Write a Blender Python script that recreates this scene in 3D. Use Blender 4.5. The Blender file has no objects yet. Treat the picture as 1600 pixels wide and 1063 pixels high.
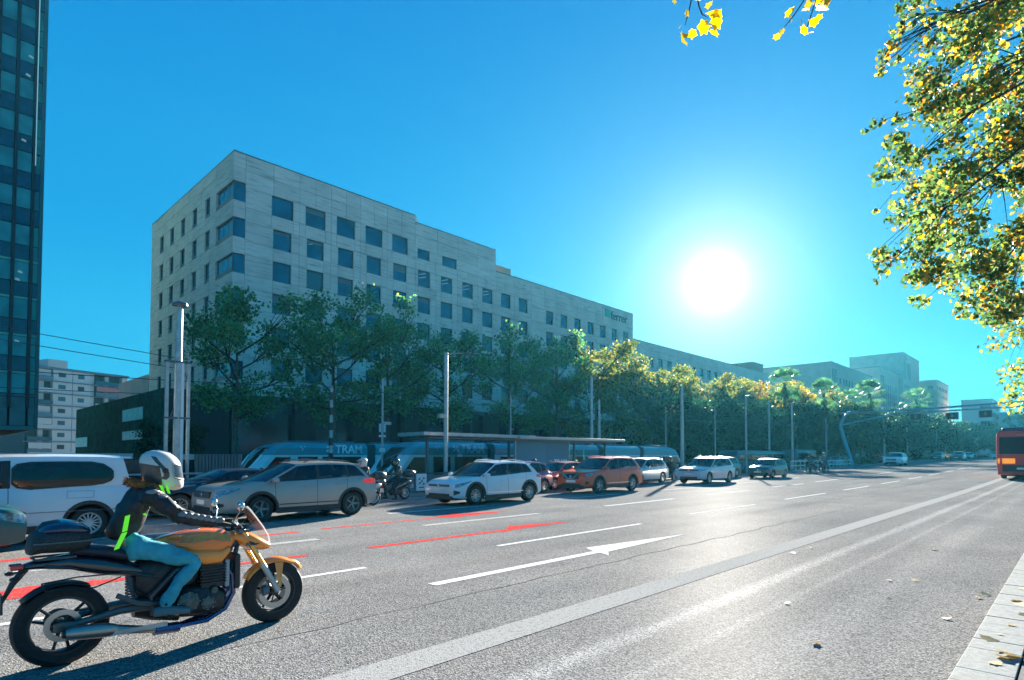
import bpy, bmesh, math, random
import numpy as np
from mathutils import Vector, Matrix
random.seed(7)
rng = np.random.default_rng(7)
R = math.radians
sc = bpy.context.scene
col = sc.collection
# ---------------------------------------------------------------- camera (X runs along the avenue, Y across it)
cd = bpy.data.cameras.new('camera'); cam = bpy.data.objects.new('camera', cd); col.objects.link(cam)
cd.sensor_width = 36; cd.lens = 923/1600*36; cd.shift_y = .0937; cd.clip_start = .05; cd.clip_end = 6000
cam.location = (0, 0, 1.65); cam.rotation_euler = (R(91.9), 0, R(43.96-90)); sc.camera = cam
# ---------------------------------------------------------------- sky and sun
SUN_A, SUN_E = 24.9, 15.7
sd = Vector((math.cos(R(SUN_A))*math.cos(R(SUN_E)), math.sin(R(SUN_A))*math.cos(R(SUN_E)), math.sin(R(SUN_E))))
w = bpy.data.worlds.new('World'); sc.world = w; w.use_nodes = True
N, L = w.node_tree.nodes, w.node_tree.links
N.clear()
wo = N.new('ShaderNodeOutputWorld')
sky = N.new('ShaderNodeTexSky'); sky.sky_type = 'NISHITA'; sky.sun_disc = False
sky.sun_elevation = R(SUN_E); sky.sun_rotation = R(90-SUN_A); sky.air_density = 1.0; sky.dust_density = .6; sky.ozone_density = 3
b1 = N.new('ShaderNodeBackground'); b1.inputs[1].default_value = .05
tn = N.new('ShaderNodeMix'); tn.data_type = 'RGBA'; tn.blend_type = 'MULTIPLY'; tn.inputs[0].default_value = 1.; tn.inputs[7].default_value = (.03, .07, .08, 1)
L.new(sky.outputs[0], tn.inputs[6]); L.new(tn.outputs[2], b1.inputs[0])
tc = N.new('ShaderNodeTexCoord')
def vmath(op, a, b=None):
    n = N.new('ShaderNodeVectorMath'); n.operation = op
    if hasattr(a, 'links'): L.new(a, n.inputs[0])
    else: n.inputs[0].default_value = a
    if b is not None:
        if hasattr(b, 'links'): L.new(b, n.inputs[1])
        else: n.inputs[1].default_value = b
    return n
def wm(op, a, b=0., clamp=False):
    n = N.new('ShaderNodeMath'); n.operation = op; n.use_clamp = clamp
    for i, q in enumerate((a, b)):
        if hasattr(q, 'links'): L.new(q, n.inputs[i])
        else: n.inputs[i].default_value = q
    return n.outputs[0]
nrm = vmath('NORMALIZE', tc.outputs['Generated'])
sep = N.new('ShaderNodeSeparateXYZ'); L.new(nrm.outputs[0], sep.inputs[0])
gr = N.new('ShaderNodeValToRGB'); L.new(wm('MAXIMUM', sep.outputs[2], 0.), gr.inputs[0])
cr = gr.color_ramp
cr.elements[0].position = 0.; cr.elements[0].color = (.03, .42, .68, 1)
cr.elements[1].position = 1.; cr.elements[1].color = (.0, .16, .46, 1)
for p, c in ((.12, (.004, .385, .68, 1)), (.3, (.0, .31, .67, 1)), (.6, (.0, .22, .60, 1))):
    e = cr.elements.new(p); e.color = c
b2 = N.new('ShaderNodeBackground'); b2.inputs[1].default_value = .19; L.new(gr.outputs[0], b2.inputs[0])
dt = vmath('DOT_PRODUCT', nrm.outputs[0], tuple(sd)).outputs['Value']
dp = wm('MAXIMUM', dt, 0.)
core = wm('ADD', wm('MULTIPLY', wm('POWER', dp, 10000.), 5.), wm('MULTIPLY', wm('POWER', dp, 1300.), .2))
g1 = wm('MULTIPLY', wm('POWER', dp, 170.), .11)
g2 = wm('MULTIPLY', wm('POWER', dp, 30.), .02)
b3 = N.new('ShaderNodeBackground'); b3.inputs[0].default_value = (1, .96, .92, 1)
L.new(wm('ADD', core, wm('ADD', g1, g2)), b3.inputs[1])
a1 = N.new('ShaderNodeAddShader'); a2 = N.new('ShaderNodeAddShader')
L.new(b1.outputs[0], a1.inputs[0]); L.new(b2.outputs[0], a1.inputs[1])
L.new(a1.outputs[0], a2.inputs[0]); L.new(b3.outputs[0], a2.inputs[1]); L.new(a2.outputs[0], wo.inputs[0])
w.cycles.sampling_method = 'MANUAL'; w.cycles.sample_map_resolution = 1024
ld = bpy.data.lights.new('sun', 'SUN'); ld.energy = 5.; ld.angle = R(.53); ld.color = (1, .93, .82)
lo = bpy.data.objects.new('sun', ld); col.objects.link(lo); lo.rotation_euler = (-sd).to_track_quat('-Z', 'Y').to_euler()
lo.location = (0, 0, 80)
vs = sc.view_settings; vs.view_transform = 'Standard'; vs.look = 'None'; vs.gamma = 1; vs.exposure = 2.45; vs.use_curve_mapping = False
cy = sc.cycles; cy.use_denoising = True; cy.max_bounces = 6; cy.transparent_max_bounces = 12; cy.sample_clamp_indirect = 6; cy.caustics_reflective = False; cy.caustics_refractive = False
# ---------------------------------------------------------------- helpers
GP = [(-50, 0), (5, 0), (14, -.05), (21, -.13), (23, -.3), (27, -.75), (4000, -.75)]
def G(u, v):                                       # height of the ground
    t = min(max((u-25)/130., 0), 1); r = t*t*(3-2*t)
    if v <= -50: return r
    for (a, za), (b, zb) in zip(GP, GP[1:]):
        if v <= b: return za+(zb-za)*max(0, v-a)/(b-a)+r
    return -.75+r
MATS = {}
def mat(name, c, rough=.6, metal=0., var=0., scale=8., bump=0., bscale=40., coat=0., spec=.5, stretch=None, emit=None, alpha=1., c2=None):
    if name in MATS: return MATS[name]
    m = bpy.data.materials.new(name); m.use_nodes = True; MATS[name] = m
    nt = m.node_tree; n = nt.nodes; l = nt.links; p = n['Principled BSDF']
    p.inputs['Base Color'].default_value = (*c, 1); p.inputs['Roughness'].default_value = rough; p.inputs['Metallic'].default_value = metal
    p.inputs['Specular IOR Level'].default_value = spec
    if coat: p.inputs['Coat Weight'].default_value = coat; p.inputs['Coat Roughness'].default_value = .05
    if emit: p.inputs['Emission Color'].default_value = (*emit[0], 1); p.inputs['Emission Strength'].default_value = emit[1]
    if alpha < 1: p.inputs['Alpha'].default_value = alpha
    t = n.new('ShaderNodeTexCoord'); mp = n.new('ShaderNodeMapping'); l.new(t.outputs['Object'], mp.inputs[0])
    if stretch: mp.inputs['Scale'].default_value = stretch
    if var or c2:
        nz = n.new('ShaderNodeTexNoise'); nz.inputs['Scale'].default_value = scale; nz.inputs['Detail'].default_value = 5; l.new(mp.outputs[0], nz.inputs[0])
        r = n.new('ShaderNodeValToRGB'); l.new(nz.outputs[0], r.inputs[0])
        lo_ = c2 if c2 else tuple(x*(1-var) for x in c); hi = c if c2 else tuple(min(1, x*(1+var)) for x in c)
        r.color_ramp.elements[0].position = .35; r.color_ramp.elements[0].color = (*lo_, 1)
        r.color_ramp.elements[1].position = .65; r.color_ramp.elements[1].color = (*hi, 1)
        l.new(r.outputs[0], p.inputs['Base Color'])
    if bump:
        nb = n.new('ShaderNodeTexNoise'); nb.inputs['Scale'].default_value = bscale; nb.inputs['Detail'].default_value = 4; l.new(mp.outputs[0], nb.inputs[0])
        bp = n.new('ShaderNodeBump'); bp.inputs['Strength'].default_value = bump; bp.inputs['Distance'].default_value = .02; l.new(nb.outputs[0], bp.inputs['Height']); l.new(bp.outputs[0], p.inputs['Normal'])
    return m
def glassmat(name, tint, dark=(.01, .015, .02), tr=.5, rough=.02):
    if name in MATS: return MATS[name]
    m = bpy.data.materials.new(name); m.use_nodes = True; MATS[name] = m
    n = m.node_tree.nodes; l = m.node_tree.links; p = n['Principled BSDF']; o = n['Material Output']
    p.inputs['Base Color'].default_value = (*dark, 1); p.inputs['Roughness'].default_value = rough; p.inputs['Specular IOR Level'].default_value = .8
    tb = n.new('ShaderNodeBsdfTransparent'); tb.inputs[0].default_value = (*tint, 1)
    mx = n.new('ShaderNodeMixShader'); lw = n.new('ShaderNodeLayerWeight'); lw.inputs[0].default_value = .5; fr = n.new('ShaderNodeMath'); fr.operation = 'POWER'; l.new(lw.outputs['Facing'], fr.inputs[0]); fr.inputs[1].default_value = 3.5
    mm = n.new('ShaderNodeMath'); mm.operation = 'MULTIPLY_ADD'; l.new(fr.outputs[0], mm.inputs[0]); mm.inputs[1].default_value = tr; mm.inputs[2].default_value = 1-tr; mm.use_clamp = True
    l.new(mm.outputs[0], mx.inputs[0]); l.new(tb.outputs[0], mx.inputs[1]); l.new(p.outputs[0], mx.inputs[2]); l.new(mx.outputs[0], o.inputs[0])
    return m
def tag(o, label=None, cat=None, group=None, kind=None):
    for k, v in (('label', label), ('category', cat), ('group', group), ('kind', kind)):
        if v: o[k] = v
    return o
def thing(name, label, cat, loc=(0, 0, 0), rz=0., group=None):
    o = bpy.data.objects.new(name, None); col.objects.link(o); o.location = loc; o.rotation_euler = (0, 0, rz); o.empty_display_size = .2
    return tag(o, label, cat, group)
def copytree(o, parent=None, loc=None, rz=None, label=None, group=None):
    c = o.copy(); col.objects.link(c)
    if parent: c.parent = parent
    if loc is not None: c.location = loc
    if rz is not None: c.rotation_euler = (0, 0, rz)
    if label: c['label'] = label
    if group: c['group'] = group
    for ch in list(o.children): copytree(ch, c)
    return c
class MB:
    def __init__(s): s.v = []; s.f = []
    def poly(s, pts):
        i = len(s.v); s.v += [tuple(p) for p in pts]; s.f.append(tuple(range(i, i+len(pts)))); return s
    def box(s, x0, x1, y0, y1, z0, z1, ch=0.):
        i = len(s.v)
        s.v += [(x0, y0, z0), (x1, y0, z0), (x1, y1, z0), (x0, y1, z0), (x0, y0, z1), (x1, y0, z1), (x1, y1, z1), (x0, y1, z1)]
        s.f += [tuple(i+k for k in q) for q in ((3, 2, 1, 0), (4, 5, 6, 7), (0, 1, 5, 4), (1, 2, 6, 5), (2, 3, 7, 6), (3, 0, 4, 7))]; return s
    def grid(s, rows, closed=False):
        i = len(s.v); n = len(rows[0])
        for r in rows: s.v += [tuple(p) for p in r]
        for a in range(len(rows)-1):
            for b in range(n if closed else n-1):
                c = (b+1) % n; s.f.append((i+a*n+b, i+a*n+c, i+(a+1)*n+c, i+(a+1)*n+b))
        return s
    def cap(s, pts): return s.poly(pts)
    def tube(s, pts, r, n=8, caps=True):
        pts = [Vector(p) for p in pts]; k = len(pts)
        rr = r if isinstance(r, (list, tuple)) else [r]*k
        rows = []; up = Vector((0, 0, 1))
        for i, p in enumerate(pts):
            d = (pts[min(i+1, k-1)]-pts[max(i-1, 0)]).normalized()
            if i == 0:
                a = d.cross(up)
                if a.length < .05: a = d.cross(Vector((1, 0, 0)))
                a.normalize()
            else:
                a = (a-d*a.dot(d)); a.normalize()
            b = d.cross(a)
            rows.append([p+(a*math.cos(t)+b*math.sin(t))*rr[i] for t in [2*math.pi*j/n for j in range(n)]])
        s.grid(rows, True)
        if caps: s.poly(rows[0][::-1]); s.poly(rows[-1])
        return s
    def lathe(s, prof, c, axis='y', n=24, caps=False):     # prof: (radius, offset along axis)
        rows = []
        for r, h in prof:
            row = []
            for j in range(n):
                t = 2*math.pi*j/n; a, b = r*math.cos(t), r*math.sin(t)
                row.append((c[0]+a, c[1]+h, c[2]+b) if axis == 'y' else (c[0]+a, c[1]+b, c[2]+h) if axis == 'z' else (c[0]+h, c[1]+a, c[2]+b))
            rows.append(row)
        s.grid(rows, True)
        if caps: s.poly(rows[0]); s.poly(rows[-1][::-1])
        return s
    def prism(s, poly, y0, y1):                          # polygon of (x,z) extruded along y
        a = [(x, y0, z) for x, z in poly]; b = [(x, y1, z) for x, z in poly]
        s.grid([a, b], True); s.poly(a[::-1]); s.poly(b); return s
    def loft(s, secs, n=12, p=2.4, axis='x', caps=True):  # secs: (t, cy, cz, hy, hz)
        rows = []
        for t, cy_, cz, hy, hz in secs:
            row = []
            for j in range(n):
                a = 2*math.pi*j/n; ca, sa = math.cos(a), math.sin(a)
                y = cy_+hy*math.copysign(abs(ca)**(2/p), ca); z = cz+hz*math.copysign(abs(sa)**(2/p), sa)
                row.append((t, y, z) if axis == 'x' else (y, z, t) if axis == 'z' else (y, t, z))
            rows.append(row)
        s.grid(rows, True)
        if caps: s.poly(rows[0][::-1]); s.poly(rows[-1])
        return s
    def ell(s, c, r, n=14, m=8):
        rows = []
        for i in range(m+1):
            ph = -math.pi/2+math.pi*i/m; rc = max(math.cos(ph), 1e-3)
            rows.append([(c[0]+r[0]*rc*math.cos(2*math.pi*j/n), c[1]+r[1]*rc*math.sin(2*math.pi*j/n), c[2]+r[2]*math.sin(ph)) for j in range(n)])
        return s.grid(rows, True)
    def shift(s, dx=0, dy=0, dz=0): s.v = [(x+dx, y+dy, z+dz) for x, y, z in s.v]; return s
    def mesh(s, name, smooth=35, fix=True):
        m = bpy.data.meshes.new(name); m.from_pydata(s.v, [], s.f)
        if fix:
            b = bmesh.new(); b.from_mesh(m); bmesh.ops.recalc_face_normals(b, faces=b.faces); b.to_mesh(m); b.free()
        if smooth:
            m.polygons.foreach_set('use_smooth', [True]*len(m.polygons)); m.set_sharp_from_angle(angle=R(smooth))
        m.update(); return m
    def put(s, name, mt, parent=None, smooth=35, fix=True, bevel=0., sub=0, loc=None):
        m = s.mesh(name, smooth, fix); m.materials.append(mt)
        o = bpy.data.objects.new(name, m); col.objects.link(o)
        if parent: o.parent = parent
        if loc: o.location = loc
        if bevel:
            b = o.modifiers.new('bevel', 'BEVEL'); b.width = bevel; b.segments = 2; b.limit_method = 'ANGLE'; b.harden_normals = False
        if sub:
            b = o.modifiers.new('sub', 'SUBSURF'); b.levels = sub; b.render_levels = sub
        return o
def share(me, name, parent=None, loc=(0, 0, 0), rot=(0, 0, 0), scale=None):
    o = bpy.data.objects.new(name, me); col.objects.link(o); o.location = loc; o.rotation_euler = rot
    if scale: o.scale = scale
    if parent: o.parent = parent
    return o
def lerp(a, b, t): return a+(b-a)*t
def interp(pts, x):
    if x <= pts[0][0]: return pts[0][1]
    for (a, ya), (b, yb) in zip(pts, pts[1:]):
        if x <= b: return lerp(ya, yb, (x-a)/(b-a))
    return pts[-1][1]
def text(s, size, mt, parent, loc, rot, name='lettering', ext=.004, align='CENTER', bold=.0):
    c = bpy.data.curves.new(name, 'FONT'); c.body = s; c.size = size; c.extrude = ext; c.align_x = align; c.align_y = 'CENTER'; c.offset = bold
    t = bpy.data.objects.new('tmp', c); col.objects.link(t); bpy.context.view_layer.update()
    me = bpy.data.meshes.new_from_object(t.evaluated_get(bpy.context.evaluated_depsgraph_get())); bpy.data.objects.remove(t)
    me.materials.clear(); me.materials.append(mt); o = bpy.data.objects.new(name, me); col.objects.link(o); o.location = loc; o.rotation_euler = rot
    if parent: o.parent = parent
    return o
# ---------------------------------------------------------------- materials
def stone_mat(name, base, dark, streak=1.):
    m = bpy.data.materials.new(name); m.use_nodes = True; n = m.node_tree.nodes; l = m.node_tree.links; p = n['Principled BSDF']
    t = n.new('ShaderNodeTexCoord'); oi = n.new('ShaderNodeObjectInfo')
    mp = n.new('ShaderNodeMapping'); mp.inputs['Scale'].default_value = (.22, .22, 2.6); l.new(t.outputs['Object'], mp.inputs[0])
    nz = n.new('ShaderNodeTexNoise'); nz.inputs['Scale'].default_value = 1.6; nz.inputs['Detail'].default_value = 8; nz.inputs['Roughness'].default_value = .65; l.new(mp.outputs[0], nz.inputs[0])
    r = n.new('ShaderNodeValToRGB'); l.new(nz.outputs[0], r.inputs[0])
    r.color_ramp.elements[0].position = .3; r.color_ramp.elements[0].color = (*dark, 1)
    r.color_ramp.elements[1].position = .5; r.color_ramp.elements[1].color = (*base, 1)
    e = r.color_ramp.elements.new(.38); e.color = (*[lerp(a, b, .62) for a, b in zip(dark, base)], 1)
    n2 = n.new('ShaderNodeTexNoise'); n2.inputs['Scale'].default_value = .35; n2.inputs['Detail'].default_value = 3; l.new(t.outputs['Object'], n2.inputs[0])
    mx = n.new('ShaderNodeMix'); mx.data_type = 'RGBA'; mx.blend_type = 'MULTIPLY'; mx.inputs[0].default_value = .5
    l.new(r.outputs[0], mx.inputs[6])
    r2 = n.new('ShaderNodeValToRGB'); l.new(n2.outputs[0], r2.inputs[0]); r2.color_ramp.elements[0].position = .3; r2.color_ramp.elements[0].color = (.62, .64, .66, 1); r2.color_ramp.elements[1].position = .7; r2.color_ramp.elements[1].color = (1, 1, 1, 1)
    l.new(r2.outputs[0], mx.inputs[7])
    hs = n.new('ShaderNodeHueSaturation'); l.new(mx.outputs[2], hs.inputs['Color'])
    mr = n.new('ShaderNodeMapRange'); l.new(oi.outputs['Random'], mr.inputs[0]); mr.inputs[3].default_value = .9; mr.inputs[4].default_value = 1.08; l.new(mr.outputs[0], hs.inputs['Value'])
    l.new(hs.outputs[0], p.inputs['Base Color']); p.inputs['Roughness'].default_value = .75
    bp = n.new('ShaderNodeBump'); bp.inputs['Strength'].default_value = .3; bp.inputs['Distance'].default_value = .02; l.new(nz.outputs[0], bp.inputs['Height']); l.new(bp.outputs[0], p.inputs['Normal'])
    return m
M_stone = stone_mat('travertine', (.86, .77, .65), (.27, .25, .23))
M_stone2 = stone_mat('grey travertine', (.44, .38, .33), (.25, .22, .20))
M_core = mat('dark cavity', (.02, .022, .025), .9)
M_win = mat('office glass', (.006, .11, .17), .06, metal=.35, spec=.9, var=.35, scale=.4)
M_farwin = mat('far window', (.02, .05, .07), .6)
M_winlight = mat('office glass with blinds', (.05, .13, .16), .12, spec=.8)
M_frame = mat('dark window frame', (.02, .03, .035), .4, metal=.3)
M_podium = mat('podium dark glass', (.004, .02, .04), .12, spec=.7, var=.5, scale=.3)
M_darkstone = mat('dark stone column', (.012, .016, .022), .5, var=.3)
M_greenwall = mat('green slate cladding', (.012, .085, .06), .8, spec=.05, var=.35, scale=1.2, bump=.2, bscale=3)
M_black = mat('black rubber', (.012, .012, .013), .75, var=.3, scale=30)
M_blackpl = mat('black plastic', (.015, .016, .018), .45)
M_dark = mat('dark interior', (.01, .01, .012), .9)
M_chrome = mat('chrome', (.7, .72, .75), .18, metal=1)
M_alloy = mat('alloy wheel', (.5, .52, .53), .3, metal=.8)
M_steel = mat('galvanised steel', (.42, .43, .42), .45, metal=.55, var=.15, scale=6)
M_steelD = mat('dark painted steel', (.10, .13, .15), .5, metal=.3, var=.2)
M_white = mat('white paint', (.72, .73, .74), .4)
M_plate = mat('number plate white', (.7, .7, .68), .5)
M_red = mat('red lamp', (.75, .015, .018), .2, coat=.6)
M_redglow = mat('sunlit tail lamp', (.6, .015, .012), .2, emit=((1, .05, .03), .08))  # weak emission imitates sun shining through the red lens
M_lampg = mat('headlamp glass', (.22, .27, .30), .06, metal=.5, coat=1, var=.6, scale=14)
M_carglass = glassmat('tinted car glass', (.30, .42, .46), dark=(.008, .02, .06), tr=.6)
M_clear = glassmat('clear screen', (.9, .93, .95), dark=(.5, .5, .5), tr=.93, rough=.05)
M_skin = mat('skin', (.55, .32, .23), .5)
M_wire = mat('overhead wire', (.05, .07, .09), .6)
# ---------------------------------------------------------------- ground, road, markings
def asphalt():
    m = bpy.data.materials.new('asphalt'); m.use_nodes = True; n = m.node_tree.nodes; l = m.node_tree.links; p = n['Principled BSDF']
    t = n.new('ShaderNodeTexCoord')
    def noise(sc_, det=4, st=None, rough=.5):
        z = n.new('ShaderNodeTexNoise'); z.inputs['Scale'].default_value = sc_; z.inputs['Detail'].default_value = det; z.inputs['Roughness'].default_value = rough
        if st:
            mp = n.new('ShaderNodeMapping'); mp.inputs['Scale'].default_value = st; l.new(t.outputs['Object'], mp.inputs[0]); l.new(mp.outputs[0], z.inputs[0])
        else: l.new(t.outputs['Object'], z.inputs[0])
        return z.outputs[0]
    def ramp(x, a, b, ca, cb):
        r = n.new('ShaderNodeValToRGB'); l.new(x, r.inputs[0]); r.color_ramp.elements[0].position = a; r.color_ramp.elements[1].position = b
        r.color_ramp.elements[0].color = (*ca, 1); r.color_ramp.elements[1].color = (*cb, 1); return r.outputs[0]
    def mul(a, b, f=1.):
        x = n.new('ShaderNodeMix'); x.data_type = 'RGBA'; x.blend_type = 'MULTIPLY'; x.inputs[0].default_value = f; l.new(a, x.inputs[6]); l.new(b, x.inputs[7]); return x.outputs[2]
    v = n.new('ShaderNodeTexVoronoi'); v.inputs['Scale'].default_value = 75; l.new(t.outputs['Object'], v.inputs[0])
    sp = n.new('ShaderNodeSeparateColor'); l.new(v.outputs['Color'], sp.inputs[0])
    base = ramp(sp.outputs[0], .05, .95, (.10, .10, .10), (.32, .314, .305))
    fine = ramp(noise(120, 3), .35, .65, (.68, .69, .70), (1.22, 1.21, 1.19))
    c = mul(base, fine)
    c = mul(c, ramp(noise(1., 6, (.15, .8, 1)), .3, .7, (.82, .84, .86), (1.1, 1.08, 1.05)))
    c = mul(c, ramp(noise(.6, 5), .3, .7, (.9, .9, .9), (1.08, 1.08, 1.08)))
    # polished wheel tracks and the newer strip beyond v=5.2
    s = n.new('ShaderNodeSeparateXYZ'); l.new(t.outputs['Object'], s.inputs[0])
    def band(c0, wd, gain, c):
        a = n.new('ShaderNodeMath'); a.operation = 'SUBTRACT'; l.new(s.outputs[1], a.inputs[0]); a.inputs[1].default_value = c0
        b = n.new('ShaderNodeMath'); b.operation = 'ABSOLUTE'; l.new(a.outputs[0], b.inputs[0])
        ad = n.new('ShaderNodeMath'); ad.operation = 'ADD'; l.new(b.outputs[0], ad.inputs[0]); 
        nn = n.new('ShaderNodeMath'); nn.operation = 'MULTIPLY'; l.new(noise(1.3, 6, (.3, 1.5, 1)), nn.inputs[0]); nn.inputs[1].default_value = wd*1.1; l.new(nn.outputs[0], ad.inputs[1])
        return mul(c, ramp(ad.outputs[0], wd*.75, wd*1.7, (gain,)*3, (1, 1, 1)))
    c = band(3.0, .14, 1.5, c); c = band(2.45, .08, 1.22, c); c = band(1.8, .25, 1.15, c); c = band(6.9, .35, .86, c); c = band(9.6, .4, .9, c)
    l.new(c, p.inputs['Base Color']); p.inputs['Roughness'].default_value = .8; p.inputs['Specular IOR Level'].default_value = .0
    gl = n.new('ShaderNodeBsdfGlossy'); gl.inputs['Roughness'].default_value = .5; mx = n.new('ShaderNodeMixShader'); mx.inputs[0].default_value = .0045; l.new(p.outputs[0], mx.inputs[1]); l.new(gl.outputs[0], mx.inputs[2]); l.new(mx.outputs[0], n['Material Output'].inputs[0])
    b = n.new('ShaderNodeBump'); b.inputs['Strength'].default_value = .7; b.inputs['Distance'].default_value = .006; l.new(v.outputs['Distance'], b.inputs['Height']); l.new(b.outputs[0], p.inputs['Normal'])
    return m
def paintmat(name, c, wear=.5):
    m = bpy.data.materials.new(name); m.use_nodes = True; n = m.node_tree.nodes; l = m.node_tree.links; p = n['Principled BSDF']
    t = n.new('ShaderNodeTexCoord'); z = n.new('ShaderNodeTexNoise'); z.inputs['Scale'].default_value = 26; z.inputs['Detail'].default_value = 8; z.inputs['Roughness'].default_value = .75; l.new(t.outputs['Object'], z.inputs[0])
    v = n.new('ShaderNodeTexVoronoi'); v.inputs['Scale'].default_value = 75; l.new(t.outputs['Object'], v.inputs[0]); sp = n.new('ShaderNodeSeparateColor'); l.new(v.outputs['Color'], sp.inputs[0])
    r0 = n.new('ShaderNodeValToRGB'); l.new(sp.outputs[0], r0.inputs[0]); r0.color_ramp.elements[0].color = (.10, .10, .10, 1); r0.color_ramp.elements[1].color = (.32, .314, .305, 1)
    r = n.new('ShaderNodeValToRGB'); l.new(z.outputs[0], r.inputs[0]); r.color_ramp.elements[0].position = wear-.07; r.color_ramp.elements[1].position = wear+.08
    mx = n.new('ShaderNodeMix'); mx.data_type = 'RGBA'; l.new(r.outputs[0], mx.inputs[0]); l.new(r0.outputs[0], mx.inputs[6]); mx.inputs[7].default_value = (*c, 1)
    l.new(mx.outputs[2], p.inputs['Base Color']); p.inputs['Roughness'].default_value = .8; p.inputs['Specular IOR Level'].default_value = .0
    b = n.new('ShaderNodeBump'); b.inputs['Strength'].default_value = .5; b.inputs['Distance'].default_value = .005; l.new(v.outputs['Distance'], b.inputs['Height']); l.new(b.outputs[0], p.inputs['Normal'])
    return m
M_asph = asphalt()
M_lineW = paintmat('white road paint', (.62, .62, .6), .42); M_lineF = paintmat('faded white road paint', (.32, .32, .31), .44); M_lineR = paintmat('red road paint', (.62, .05, .045), .40)
M_conc = mat('paving concrete', (.22, .22, .21), .85, var=.25, scale=3, bump=.2, bscale=60)
M_ground = mat('dusty ground', (.16, .15, .13), .95, var=.3, scale=.5)
us = [-60, -30, -10, 0, 5, 10, 15, 20]+list(range(25, 165, 5))+[200, 300, 500, 900]
b = MB(); b.grid([[(u, v, G(u, v)-(.03 if v > .8 and v < 21.1 else .005)) for v in (-3000, -60, -6, .33, .5, .82, 5, 14, 21, 21.2, 23, 27, 40, 70, 300, 4000)] for u in [-3000]+us+[4000]])
tag(b.put('ground', M_ground, fix=False), kind='structure')
b = MB(); b.grid([[(u, v, G(u, v)) for v in (.70, 5, 9, 14, 17, 20.9)] for u in us]); tag(b.put('road', M_asph, fix=False), kind='structure')
def strip(b, u0, u1, v0, v1, dz=.004, wob=0.):
    n = max(1, int((u1-u0)/2)); vs_ = [v0, v1]+[q for q in (5, 14, 17) if v0 < q < v1]; vs_.sort()
    b.grid([[(lerp(u0, u1, i/n), v, G(lerp(u0, u1, i/n), v)+dz) for v in vs_] for i in range(n+1)])
def strip2(b, pts, dz=.0045):
    b.poly([(u, v, G(u, v)+dz) for u, v in pts])
b = MB(); strip(b, -20, 155, 3.70, 4.08); tag(b.put('bus_lane_line', M_lineF, fix=False), kind='structure')
for u0, u1, v in [(-8, -3.6, 7.76), (-.4, 4.85, 7.7), (7.7, 12.6, 7.79), (15.6, 20.3, 8.05), (23.5, 28.5, 8.2), (31.6, 36.3, 8.3), (39.5, 44.2, 8.4), (47.5, 52.2, 8.5), (55.5, 60.2, 8.6), (63.5, 68.2, 8.7), (72, 77, 8.8), (81, 86, 8.9)]:
    b = MB(); strip(b, u0, u1, v-.06, v+.06); tag(b.put('lane_dash', M_lineW, fix=False), kind='structure')
for u0, u1, v in [(-6, -2, 11.1), (1.1, 5.9, 11.12), (8.8, 13, 11.45), (16.4, 21, 11.5), (24.2, 28.7, 11.65), (32.3, 37.2, 11.9), (40, 45, 12.1), (48.5, 53, 12.3), (57, 62, 12.4), (66, 71, 12.5)]:
    b = MB()
    if u0 < 15: strip(b, u0, u1, v-.09, v-.03); strip(b, u0, u1, v+.03, v+.09)
    else: strip(b, u0, u1, v-.08, v+.08)
    tag(b.put('lane_dash', M_lineW, fix=False), kind='structure')
for u0, u1, v in [(2, 6, 14.6), (10, 14, 14.7), (18, 22.4, 14.85), (26, 30.4, 14.95), (34, 38.5, 15.1), (42, 46.5, 15.2), (50, 54.5, 15.3), (58, 63, 15.4)]:
    b = MB(); strip(b, u0, u1, v-.07, v+.07); tag(b.put('lane_dash', M_lineW, fix=False), kind='structure')
b = MB(); strip(b, -20, 150, 20.2, 20.36); tag(b.put('edge_line', M_lineW, fix=False), kind='structure')
# arrows
b = MB(); strip(b, 4.78, 8.4, 5.95, 6.12); strip2(b, [(8.2, 5.68), (8.5, 5.9), (11.6, 6.04), (8.6, 6.45), (8.4, 6.16), (8.36, 6.05)]); tag(b.put('lane_arrow', M_lineW, fix=False), kind='structure')
b = MB(); strip(b, 5.95, 9.6, 9.27, 9.44); strip2(b, [(9.1, 9.05), (9.6, 9.27), (11.9, 9.4), (10.1, 9.85), (9.6, 9.44)]); tag(b.put('red_lane_arrow', M_lineR, fix=False), kind='structure')
b = MB(); strip(b, 1.8, 4.8, 9.32, 9.48); strip2(b, [(0.2, 9.3), (1.0, 9.0), (2.2, 9.32), (2.2, 9.48), (1.2, 9.75)]); tag(b.put('red_lane_arrow', M_lineR, fix=False), kind='structure')
b = MB(); strip(b, 6.8, 10.6, 12.6, 12.72); strip2(b, [(10.3, 12.9), (10.5, 12.4), (13, 12.6), (11.2, 13.2)]); tag(b.put('red_lane_arrow', M_lineR, fix=False), kind='structure')
b = MB(); strip(b, -4, 1.6, 12.4, 12.6); tag(b.put('red_lane_line', M_lineR, fix=False), kind='structure')
b = MB(); strip(b, 2.6, 6.2, 12.45, 12.6); tag(b.put('red_lane_line', M_lineR, fix=False), kind='structure')
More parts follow.
